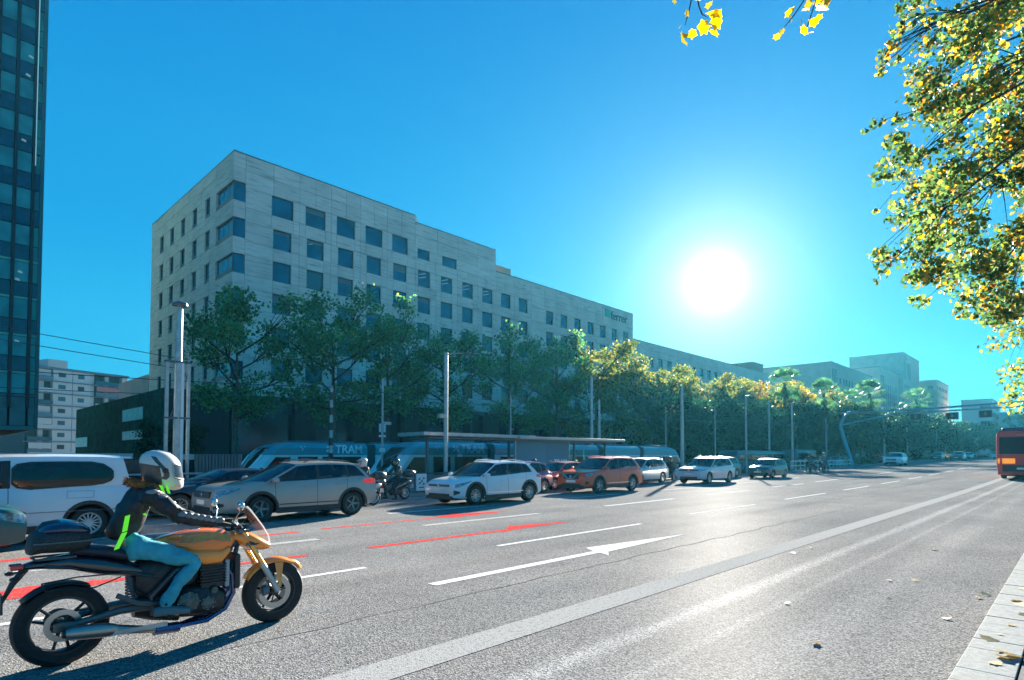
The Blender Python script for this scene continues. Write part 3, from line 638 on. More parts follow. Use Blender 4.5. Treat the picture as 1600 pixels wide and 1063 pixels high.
def tree_meshes(seed, H, rad, base, m_, leaf=.34, per=62, nb=11, bark=None, topy=1.):
    rs = random.Random(seed); tr = MB(); br = MB(); cs = []
    lean = rs.uniform(-.3, .3); top = (lean, rs.uniform(-.3, .3), H*.8)
    pts = [(0, 0, 0), (lean*.1, 0, base*.5), (lean*.3, .05, base), (lean*.6, .1, H*.5), (lean, top[1], H*.8)]
    tr.tube(pts, [H*.017, H*.014, H*.012, H*.008, H*.003], 8)
    for i in range(nb):
        t = i/(nb-1); z0 = lerp(base*.8, H*.74, t); ang = i*2.4+rs.uniform(-.4, .4)
        rr = rad*(.55+.55*math.sin(math.pi*(.18+.72*t)))*rs.uniform(.75, 1.12); z1 = z0+rs.uniform(.12, .30)*H*(.5 if t < .3 else 1)
        x0 = lean*z0/H; e = (x0+rr*math.cos(ang), rr*math.sin(ang), z1)
        mid = (lerp(x0, e[0], .45), e[1]*.45, lerp(z0, z1, .35)); br.tube([(x0, 0, z0), mid, e], [H*.0065, H*.004, H*.0012], 5)
        for k in range(5):
            t2 = rs.uniform(.35, 1.1); q = (lerp(x0, e[0], t2)+rs.uniform(-.5, .5)*rad*.4, e[1]*t2+rs.uniform(-.5, .5)*rad*.4, lerp(z0, z1, t2)+rs.uniform(-.6, 1.)*rad*.22)
            br.tube([mid, q], [H*.0025, H*.0008], 4, False); cs.append((q, rad*rs.uniform(.20, .34)))
    for k in range(4): cs.append(((lean+rs.uniform(-.5, .5)*rad*.5, rs.uniform(-.5, .5)*rad*.5, H*rs.uniform(.82, .95)), rad*rs.uniform(.18, .3)))
    P = clumps(cs, per)
    tm = tr.mesh('trunk'); tm.materials.append(bark or M_bark); bm_ = br.mesh('limbs'); bm_.materials.append(bark or M_barkD)
    cm = leafmesh('crown', P, rng.uniform(.6, 1.25, len(P))*leaf, m_)
    return tm, bm_, cm
def plant(name, ms, loc, label, group=None, rz=0, s=1., cat='tree'):
    t = thing(name, label, cat, loc, rz, group); t.scale = (s, s, s)
    share(ms[0], 'trunk', t); share(ms[1], 'limbs', t); o = share(ms[2], 'crown', t)
    return t
PT = [tree_meshes(s, 15.5, 4.6, 6.6, M_lgreen, .34, 66) for s in (11, 12, 13)]
PM = [tree_meshes(s, 15, 4.8, 4.6, M_lmix, .38, 76) for s in (21, 22)]
PY = [tree_meshes(s, 12, 5.0, 3.6, M_lyel, .40, 76) for s in (31, 32)]
PD = [tree_meshes(s, 9.5, 4.6, 2.0, M_ldark, .42, 80, bark=M_barkD) for s in (41, 42)]
ordn = ['leftmost', 'second', 'third', 'fourth', 'fifth', 'sixth', 'seventh', 'eighth', 'ninth', 'tenth', 'eleventh', 'twelfth', 'thirteenth', 'fourteenth', 'fifteenth', 'sixteenth', 'seventeenth', 'eighteenth', 'nineteenth', 'twentieth']
prow = [(17.2, 45, 14.2, 0), (25.2, 45, 15.4, 1), (30.8, 45.5, 14.6, 2), (37.2, 45, 14.4, 0), (46.2, 45, 14.4, 1), (54.2, 45, 15.4, 2), (62.5, 45, 15.6, 3), (70, 45, 15, 4), (78, 45, 14.2, 3), (87, 45, 13.8, 4), (96, 45, 14, 3), (106, 45, 14.5, 4), (117, 45, 15.2, 5), (128, 44, 15, 6), (140, 44, 15, 5)]
ALLT = PT+PM+PY
for i, (u, v, h, k) in enumerate(prow):
    H0 = 15.5 if k < 3 else 15 if k < 5 else 12
    lab = '%s %s plane tree from the left in the row before the long stone building' % (ordn[i] if i else 'leftmost', 'green' if k < 3 else 'autumn tinted' if k < 5 else 'yellow')
    if i == 0: lab = 'leftmost green plane tree covering the corner of the long stone building'
    plant('plane_tree', ALLT[k], (u, v, G(u, v)), lab, 'plane trees before the long stone building', random.uniform(0, 6), (h+.75)/H0)
for i, (u, v, s, w_) in enumerate([(14.9, 51, .52, 'dark bushy tree before the low green pavilion behind the mast')]):
    plant('small_tree', PD[i % 2], (u, v, G(u, v)), w_, None, i*2., s)
# shorter, dark trees along the tram line and far median
dk = [(66, 36, 1.), (76, 37, 1.), (85, 36, 1.05), (94, 35, 1.), (103, 35, 1.1), (112, 33, 1.1), (121, 34, 1.15), (130, 31, 1.15), (139, 32, 1.2), (148, 29, 1.15), (157, 31, 1.2), (167, 27.5, 1.15), (178, 29, 1.2), (190, 26, 1.15), (204, 28, 1.2), (220, 24, 1.1), (238, 25, 1.15), (258, 20, 1.1), (280, 21, 1.15)]
for i, (u, v, s) in enumerate(dk):
    plant('median_tree', PD[i % 2], (u, v, G(u, v)), '%s dark tree from the left in the shaded row along the far tram track' % ordn[i], 'dark trees along the far tram track', i*1.3, s)
for i, (u, v, s, lab) in enumerate([(112, 38, 0.9, 'golden tree left of the first fan palm'), (118, 34.5, 0.9, 'golden tree right of the first fan palm'), (127, 35, 0.88, 'golden tree behind the short fan palm'), (137, 34, .88, 'golden tree below the plain walled stone block'), (147, 34, .84, 'golden tree nearest the tall paired palms')]):
    plant('golden_tree', PY[i % 2], (u, v, G(u, v)), lab, 'golden trees behind the palms', i*1.9, s)
for i, (u, v, s) in enumerate([(330, 12, 1.2), (300, 16, 1.3), (360, 6, 1.2), (400, 14, 1.3), (260, 13.5, 1.05)]):
    plant('distant_tree', (PM+PD)[(i+1) % 4], (u, v, G(u, v)), '%s of the small distant trees beyond the far cars left of the red bus' % ordn[i], 'distant trees at the end of the avenue', i, s*.9)
# fan palms
def palm_mesh(seed, H, crown=2.6):
    rs = random.Random(seed); t = MB(); t.tube([(0, 0, 0), (.1, .05, H*.4), (.15, 0, H)], [.34, .26, .22], 10)
    f = MB()
    for i in range(46):
        el = rs.uniform(-55, 78); az = i*2.399+rs.uniform(-.2, .2); L_ = crown*rs.uniform(.42, .6)
        d = Vector((math.cos(az)*math.cos(R(el)), math.sin(az)*math.cos(R(el)), math.sin(R(el)))); p0 = Vector((.15, 0, H)); p1 = p0+d*L_
        f.poly([p0+Vector((0, 0, .03)), p1, p0-Vector((0, 0, .03))])
        side = d.cross(Vector((0, 0, 1))); side = side.normalized() if side.length > .1 else Vector((1, 0, 0)); upv = side.cross(d)
        for k in range(11):
            a = R(-78+15.6*k); q = (d*math.cos(a)+side*math.sin(a)).normalized(); l2 = crown*.48*(1-.15*abs(k-5)/5)
            e = p1+q*l2+Vector((0, 0, -.28*l2*rs.uniform(.6, 1.5))); m2 = p1+q*l2*.6+upv*.04; wv = (q.cross(upv)).normalized()*.075
            f.poly([p1, m2+wv, e, m2-wv])
    tm = t.mesh('trunk'); tm.materials.append(mat('palm trunk', (.09, .07, .05), .95, var=.3, scale=4, bump=.5, bscale=5)); fm = f.mesh('fronds', 0, False); fm.materials.append(M_palm)
    d = MB()
    for i in range(40):
        az = i*2.4; zz = H-rs.uniform(.3, 1.6); d.poly([(.15, 0, zz), (.15+.5*math.cos(az), .5*math.sin(az), zz-.7), (.15+.4*math.cos(az+.3), .4*math.sin(az+.3), zz-.8)])
    dm = d.mesh('dead_fronds', 0, False); dm.materials.append(mat('dead frond', (.16, .10, .05), .9))
    return tm, dm, fm
PALM = [palm_mesh(5, 11.6, 3.0), palm_mesh(6, 11.6, 3.0)]
for i, (u, v, s, lab) in enumerate([(98, 34, 1.03, 'fan palm standing before the end of the long stone roofline'), (108, 31, .93, 'short fan palm amid golden trees below the plain walled block'), (127, 31.5, .93, 'fan palm left of the tallest one'), (133, 30, 1.05, 'tallest fan palm in front of the stone tower'), (175, 29.5, 1.17, 'fan palm standing apart before the beige building')]):
    ms = PALM[i % 2]; t = thing('fan_palm', lab, 'palm tree', (u, v, G(u, v)), i*1.1, 'fan palms beside the tram line'); t.scale = (s*1.12,)*3
    share(ms[0], 'trunk', t); share(ms[1], 'dead_fronds', t); share(ms[2], 'fronds', t)
# hedge and shrub mass low between the track and the avenue on the right
P = clumps([((u, 27+random.uniform(-1, 1.5)-max(0, u-140)*.03, G(u, 26)+random.uniform(.2, 1.3)), random.uniform(.7, 1.3)) for u in np.arange(70, 260, 1.1)], 42)
o = share(leafmesh('hedge', P, rng.uniform(.2, .4, len(P)), M_ldark), 'hedge'); tag(o, 'low dark hedge running along the tram line on the right', 'hedge', kind='stuff')
# ---------------------------------------------------------------- the big plane trees over the near pavement (trunks right of the frame)
fF = Vector((math.cos(R(43.96))*math.cos(R(1.9)), math.sin(R(43.96))*math.cos(R(1.9)), math.sin(R(1.9))))
def crown_tree(name, label, trunk, zt, centres, per, leaf, m_, nparts, shape=LEAFM):
    t = thing(name, label, 'tree', (trunk[0], trunk[1], .09))
    o0 = Vector((trunk[0], trunk[1], .09)); b = MB()
    b.tube([(0, 0, 0), (.05, 0, 1.5), (.1, .1, zt*.6), (.2, .2, zt)], [.33, .27, .23, .16], 12); b.put('trunk', M_bark, t)
    b = MB()
    hub = Vector((.15, .1, zt*.8))
    keys = centres[::max(1, len(centres)//15)]
    for c, r in keys:
        e = Vector(c)-o0; mid = hub.lerp(e, .5)+Vector((0, 0, .9)); q = hub.lerp(e, .8)+Vector((0, 0, .5)); b.tube([hub, mid, q, e], [.035, .022, .014, .006], 6, False)
        near = sorted(centres, key=lambda x: (Vector(x[0])-Vector(c)).length)[1:7]
        for c2, _ in near:
            e2 = Vector(c2)-o0; m2 = q.lerp(e2, .5)+Vector((0, 0, .12)); b.tube([q, m2, e2], [.010, .006, .003], 4, False)
    b.put('branches', M_barkD, t)
    P = clumps([(tuple(Vector(c)-o0), r) for c, r in centres], per)
    sz = rng.uniform(.6, 1.2, len(P))*leaf
    camp = np.array([0, 0, 1.65])-np.array(o0); dist = np.linalg.norm(P-camp, axis=1); order = np.argsort(dist/sz)
    near, rest = order[:nparts], order[nparts:]
    tag(share(leafmesh('foliage', P[rest], sz[rest], m_, shape, droop=.3), 'foliage', t), kind='stuff')
    lm = [leafmesh('leaf', np.zeros((1, 3)), [1.], m_, shape, droop=.3) for _ in range(8)]
    for i in near: share(lm[int(i) % 8], 'leaf', t, tuple(P[i]), (random.uniform(-1, 1), random.uniform(-1, 1), random.uniform(0, 6)), (sz[i],)*3)
    return t
rs = random.Random(3)
yw, pt = R(43.96), R(1.9)
def at(px, py, D):                                # a point seen in that direction at distance D
    sx = (px-800)/923; sy = (531.5-py+149.9)/923; f_ = fF; r_ = Vector((math.sin(yw), -math.cos(yw), 0)); u_ = r_.cross(f_)
    return Vector((0, 0, 1.65))+(f_+r_*sx+u_*sy)*D
poly = [(1600, -60), (1490, -40), (1478, 20), (1440, 75), (1395, 150), (1368, 195), (1378, 240), (1362, 275), (1392, 320), (1372, 395), (1400, 430), (1445, 455), (1475, 415), (1500, 470), (1545, 510), (1600, 500), (1680, 480), (1680, -60)]
def inside(x, y, pl):
    c = False; j = len(pl)-1
    for i in range(len(pl)):
        if (pl[i][1] > y) != (pl[j][1] > y) and x < (pl[j][0]-pl[i][0])*(y-pl[i][1])/(pl[j][1]-pl[i][1])+pl[i][0]: c = not c
        j = i
    return c
cen = []
while len(cen) < 150:
    x, y = rs.uniform(1345, 1680), rs.uniform(-60, 510)
    if inside(x, y, poly):
        edge = min(1, (x-1345)/200); cen.append((tuple(at(x, y, rs.uniform(8.2, 11.5)+(1-edge)*-.6)), rs.uniform(.16, .30) if edge < .45 else rs.uniform(.26, .42)))
for x, y in [(1350, 205), (1362, 200), (1372, 190), (1368, 440), (1378, 425), (1430, 468), (1436, 478), (1443, 470), (1505, 492), (1498, 485), (1372, 330), (1366, 395), (1440, -5), (1445, 60)]:
    cen.append((tuple(at(x, y, rs.uniform(8.6, 9.6))), rs.uniform(.07, .13)))
for x, y in [(1385, 85), (1392, 68), (1402, 50), (1412, 34), (1425, 15), (1438, -2), (1380, 102), (1376, 116), (1400, 95), (1408, 12), (1432, 30), (1450, 8), (1398, 72), (1420, -8)]:
    cen.append((tuple(at(x, y, rs.uniform(8.8, 9.2))), rs.uniform(.10, .16)))
crown_tree('overhanging_plane_tree', 'large near plane tree with turning leaves overhanging the road at upper right', (11.5, -2.2), 8., cen, 1150, .080, M_lnear, 285)
poly2 = [(1680, 380), (1585, 415), (1570, 450), (1545, 470), (1538, 500), (1560, 520), (1545, 545), (1568, 570), (1560, 600), (1585, 640), (1680, 640)]
cen = []
while len(cen) < 60:
    x, y = rs.uniform(1535, 1670), rs.uniform(385, 640)
    if inside(x, y, poly2): cen.append((tuple(at(x, y, rs.uniform(24, 30))), rs.uniform(.45, .9)))
crown_tree('roadside_plane_tree', 'farther roadside plane tree at the right edge above the red bus', (33, -2.2), 8., cen, 75, .24, M_lmix, 0, LEAF4)
# hanging twigs at the top of the frame
tw_t = thing('hanging_twig', 'pair of bare dark twigs with bright yellow leaves hanging at top centre', 'twig', tuple(at(1090, -60, 4.2)))
def twig(t, paths, leaves, D, sz):
    o0 = Vector(t.location); b = MB()
    for p in paths: b.tube([at(x, y, D+k*.03)-o0 for k, (x, y) in enumerate(p)], [.005]*(len(p)-1)+[.002], 5)
    b.put('stem', M_barkD, t)
    for (x, y, s, k) in leaves:
        me = leafmesh('leaf', np.zeros((1, 3)), [s*sz], M_yl if k else M_yl2, LEAFM, curl=.25); share(me, 'leaf', t, tuple(at(x, y, D+rs.uniform(-.08, .08))-o0))
M_yl = leafmat('bright yellow leaf', [(0, (.45, .30, .01)), (1, (.55, .36, .02))], .35); M_yl2 = leafmat('olive yellow leaf', [(0, (.16, .14, .03)), (1, (.30, .22, .03))], .35)
twig(tw_t, [[(1095, -60), (1082, -10), (1076, 20), (1070, 40)], [(1085, -40), (1092, 10), (1097, 22), (1106, 28)]], [(1067, 62, 1.1, 1), (1072, 58, 1., 1), (1082, 52, .8, 1), (1115, 18, 1.2, 1), (1120, 26, 1., 1), (1100, 42, 1.1, 1), (1114, 40, 1.3, 1), (1116, 50, .9, 1), (1074, 20, .6, 0), (1108, 8, .7, 0), (1120, 34, 1.1, 1), (1053, 0, .6, 0), (1091, 0, .8, 0), (1063, 42, .35, 0)], 4.2, .095)
tw2 = thing('hanging_twig', 'slanting leafy twig with olive yellow leaves at the top edge left of the big crown', 'twig', tuple(at(1290, -60, 5.)))
twig(tw2, [[(1290, -60), (1260, -5), (1240, 25), (1215, 55)], [(1300, -60), (1275, 0), (1262, 40), (1255, 50)]], [(1233, 18, 1., 1), (1235, 30, .8, 0), (1214, 58, .7, 0), (1222, 50, .6, 0), (1256, 48, .9, 1), (1252, 36, .8, 0), (1272, 34, 1., 1), (1278, 28, .8, 1), (1284, 15, 1.2, 1), (1288, 8, 1., 0), (1262, 8, .9, 0), (1258, 16, .7, 0), (1270, 2, 1., 0), (1282, -2, 1.1, 1), (1292, 0, 1., 0), (1266, 50, .6, 0)], 5., .10)
# ---------------------------------------------------------------- fallen leaves on the road and kerb
M_fall = leafmat('fallen leaf', [(0, (.30, .16, .05)), (.5, (.45, .32, .14)), (1, (.5, .42, .25))], .1)
spots = [(5.61, 1.71, .085), (9.09, 1.86, .08), (9.32, 1.62, .1), (7.37, 1.02, .09), (10.5, 3.54, .09), (7.9, 1.62, .07), (8.95, .86, .12), (8.7, .9, .08), (6.4, .6, .14), (8.28, .53, .15), (8.1, .48, .16), (8.2, .4, .14), (5.7, .5, .1), (5.9, .46, .13), (6.0, .42, .13), (6.1, .5, .09), (7.1, .5, .08), (9.1, .5, .14), (9.2, .42, .1), (11.3, 3.5, .08), (6.9, 2.4, .06), (12.6, 1.9, .1), (7.6, .45, .09), (6.65, .55, .05)]
flm = [leafmesh('fallen_leaf', np.zeros((1, 3)), [1.], M_fall, LEAFM, curl=.35) for _ in range(5)]
for me in flm:
    co = np.zeros(len(me.vertices)*3); x = []
    for i, (a, c) in enumerate(LEAFM): x += [a, c, .15*abs(a)+.1*c]
    me.vertices.foreach_set('co', np.array(x)*1.)
for i, (u, v, s) in enumerate(spots):
    z = .105 if v < .72 else G(u, v)+.012
    o = share(flm[i % 5], 'fallen_leaf', None, (u, v, z), (random.uniform(-.3, .3), random.uniform(-.3, .3), random.uniform(0, 6)), (s, s, s)); tag(o, 'dry brown fallen leaf lying on or beside the near kerb', 'leaf', 'fallen leaves near the kerb')
# ---------------------------------------------------------------- masts, lamp posts, wires
def post(name, label, u, v, h, r, arms=(), lamp=None, mt=None, group=None, side=-1, r2=None):
    z = G(u, v); t = thing(name, label, 'lamp post' if lamp else 'pole', (u, v, z), 0, group); b = MB()
    b.tube([(0, 0, 0), (0, 0, h*.5), (0, 0, h)], [r, r*.95, r2 or r*.75], 12); b.put('pole', mt or M_steel, t)
    b = MB(); b.lathe([(r*1.7, 0), (r*1.7, .12), (r*1.1, .2)], (0, 0, 0), 'z', 12); b.put('base', M_steelD, t)
    if lamp == 'head':
        b = MB(); b.loft([(-.18, 0, h+.12, .08, .05), (0, 0, h+.16, .17, .09), (.35, 0, h+.16, .16, .08), (.5, 0, h+.14, .07, .04)], 10); b.put('lamp_head', M_steelD, t)
        b = MB(); b.tube([(0, 0, h-.05), (0, 0, h+.1)], .07, 8); b.put('collar', M_steelD, t)
    if lamp == 'arm':
        b = MB(); b.tube([(0, 0, h-.1), (.35*1, side*.2, h), (.9, side*.5, h+.03)], .035, 6); b.put('arm', M_steel, t)
        b = MB(); b.loft([(.8, side*.5, h, .06, .04), (1.0, side*.55, h-.01, .14, .06), (1.5, side*.6, h, .1, .04)], 8); b.put('lamp_head', M_steelD, t)
    for (az, L_, kind) in arms:
        b = MB(); z0 = h*az; b.tube([(0, 0, z0), (L_*.7, L_*.25, z0+.06)], .04, 6)
        if kind == 'cam': b.box(L_*.7-.2, L_*.7+.25, L_*.25-.1, L_*.25+.1, z0-.08, z0+.1)
        b.put('bracket', M_steel, t)
    return t
# the three-legged mast behind the helmet
t = thing('catenary_mast', 'tall mast of bundled steel posts with a lamp on top behind the motorcyclist', 'mast', (6.5, 22, G(6.5, 22)))
b = MB(); b.tube([(0, 0, 0), (0, 0, 4.9), (.03, 0, 6.85)], [.13, .12, .085], 12); b.put('pole', M_steel, t)
b = MB(); b.tube([(.12, -.06, 0), (.12, -.06, 5.0)], .06, 8); b.put('pole', M_white, t)
b = MB(); b.box(-.40, -.30, -.1, .02, 0, 5.05); b.put('pole', M_steel, t)
b = MB(); b.box(.28, .36, -.1, .02, 0, 5.0); b.put('pole', M_steel, t)
b = MB(); b.box(-.42, .38, -.12, .04, 5.0, 5.06); b.box(-.42, .38, -.12, .04, 3.1, 3.16); b.tube([(.3, 0, 4.4), (.12, 0, 4.9)], .025, 6); b.tube([(-.3, 0, 2.9), (-.05, 0, 3.6)], .025, 6); b.put('crossbar', M_steelD, t)
b = MB(); b.loft([(-.2, 0, 6.98, .09, .06), (-.05, 0, 7.02, .16, .1), (.18, 0, 7.02, .14, .09), (.26, 0, 7.0, .06, .05)], 10); b.put('lamp_head', M_steelD, t)
t = post('banded_pole', 'slim pole with black and white bands between the two tram fronts', 17.74, 32, 6.5, .12)
for k in range(6):
    b = MB(); b.lathe([(.125, 0), (.14, .02), (.14, .43), (.125, .45)], (0, 0, 1.2+k*.9), 'z', 12); b.put('band', M_blackpl, t)
t = post('camera_pole', 'thin pole carrying cameras and small signs right of the banded pole', 19.97, 30, 7.0, .07, [(.62, .6, 'cam')])
b = MB(); b.box(-.14, .14, -.1, .1, 2.6, 2.85); b.box(-.22, .22, -.04, .04, 3.5, 3.62); b.box(-.2, -.12, -.05, .05, 3.8, 4.3); b.box(.12, .2, -.05, .05, 3.8, 4.3); b.put('sign_box', M_white, t)
t = post('street_lamp', 'tall bright steel lamp post rising through the near end of the tram shelter', 19.47, 23.5, 7.3, .115, [(.55, -.5, 'cam')], 'arm', r2=.11)
post('thin_pole', 'thin pole above the middle of the tram shelter', 30.97, 30, 6.9, .06, [(.62, .6, '')])
post('catenary_post', 'thick catenary post above the right end of the tram shelter', 40.87, 30, 9.2, .15)
post('catenary_post', 'short grey post just right of the thick catenary post', 41.97, 30, 7.2, .13)
post('thin_pole', 'thin pole above the sunlit roof of the tram', 53.34, 30, 7.2, .07, [(.45, -1.6, '')])
post('catenary_post', 'stout post hiding the right front of the tram', 45.9, 24.3, 7.9, .17, [(.72, -1.5, '')], r2=.13)
post('thin_pole', 'thin pole directly below the sun', 64.43, 30, 7.5, .07)
post('street_lamp', 'lamp post with a short arm right of the sun', 58.43, 24, 7.9, .1, [(.55, -1.4, '')], 'arm')
post('thin_pole', 'plain pole left of the dark hatchback and first palm', 80.57, 30, 9.4, .14)
post('street_lamp', 'lamp post with arm at the left end of the white railing', 68.45, 23, 7.6, .12, [(.55, -1.6, '')], 'arm')
post('thin_pole', 'dim pole just right of the gantry leg', 98, 28, 7.5, .12)
post('thin_pole', 'dim pole below the first hanging lane signal', 130, 27, 8.5, .14)
post('thin_pole', 'dim pole between the two dark distant cars', 165, 24, 8.5, .13)
post('thin_pole', 'dim pole before the dark trees left of the gantry signals', 145, 26, 8.5, .13)
def wire(label, pts, r=.012):
    b = MB()
    for a, c in zip(pts, pts[1:]):
        b.tube([Vector(a).lerp(Vector(c), k/8)+Vector((0, 0, -.35*math.sin(math.pi*k/8))) for k in range(9)], r, 4, False)
    tag(b.put('overhead_wire', M_wire), label, 'wire')
wire('long tram contact wire over the near track', [(-12, 28.5, 5.0), (17, 28.5, 5.3), (41, 28.5, 5.4), (66, 28.5, 5.6), (92, 28.5, 6)], .018)
wire('tram contact wire over the far track', [(-12, 36, 5.0), (17, 36, 5.3), (41, 36, 5.4), (66, 36, 5.6), (92, 36, 6)], .018)
wire('span wire from the mast towards the glass tower', [(6.5, 22, 4.6), (-14, 30, 8.4)]); wire('upper span wire crossing before the apartment block', [(6.5, 22, 4.95), (-14, 34, 9.6)]); wire('thin span wire from the thick catenary post to the stout post', [(40.87, 30, 7.4), (45.9, 24.3, 6.2)])
wire('cable strung from the stout post to the railing lamp post', [(45.9, 24.3, 6.1), (58.4, 24, 5.6), (68.4, 23, 5.4)])
# ---------------------------------------------------------------- gantry
M_gan = mat('pale blue painted steel', (.16, .34, .42), .4, metal=.2)
gz = G(95, 25)
t = thing('signal_gantry', 'pale blue tubular gantry with a bent leg spanning the avenue', 'gantry', (95, 24.3, gz))
b = MB(); b.tube([(0, -.6, 0), (0, .2, 3.0), (0, .95, 6.0)], [.30, .26, .22], 12); b.tube([(0, .95, 6.0), (0, .4, 7.2), (0, -.4, 7.95)], [.22, .18, .15], 12); b.put('leg', M_gan, t)
b = MB(); b.tube([(0, .7, 7.8), (0, -10, 7.85), (0, -18, 8.15), (0, -27, 8.2)], .14, 10); b.put('beam', M_gan, t)
b = MB(); b.tube([(0, .95, 6.0), (0, -5.8, 7.35), (0, -9, 7.7)], [.1, .09, .09], 8); b.put('brace', M_gan, t)
b = MB(); b.tube([(0, -9, 7.4), (0, -18, 7.6), (0, -27, 7.7)], .1, 8); b.put('lower_beam', M_gan, t)
b = MB(); b.tube([(0, -26.6, -1), (0, -26.6, 8.2)], .3, 12); b.put('far_leg', M_gan, t)
b = MB(); b.box(-.2, .2, -3.5, -1.5, 7.9, 8.02); b.put('walkway', M_steelD, t)
for (v, z, lab) in ((16.0, 6.75, 'lane signal box hanging leftmost on the gantry'), (12.03, 6.7, 'lane signal box hanging in the middle of the gantry'), (8.63, 6.8, 'lane signal box hanging on the right of the gantry')):
    t = thing('lane_signal', lab, 'traffic signal', (95, v, z+.1), 0, 'lane signals hanging from the gantry'); t.scale = (.7, .7, .7)
    b = MB(); b.box(-.12, .12, -.95, .95, -.65, .65); b.put('housing', M_blackpl, t, smooth=0, bevel=.03)
    b = MB(); b.box(-.15, -.121, -.98, .98, .6, .68); b.box(-.15, -.121, -.98, .98, -.68, -.6); b.box(-.15, -.121, -.98, -.9, -.6, .6); b.box(-.15, -.121, .9, .98, -.6, .6); b.put('border', M_steel, t, smooth=0)
    b = MB(); b.prism([(0, 0)], 0, 0) if False else b.poly([(-.125, .0, -.35), (-.125, .35, .05), (-.125, .12, .05), (-.125, .12, .38), (-.125, -.12, .38), (-.125, -.12, .05), (-.125, -.35, .05)]); b.put('arrow', mat('dim signal arrow', (.25, .2, .18), .6), t, smooth=0, fix=False)
    b = MB(); b.tube([(0, -.5, .6), (0, -.5, 1.3)], .05, 6); b.put('hanger', M_gan, t)
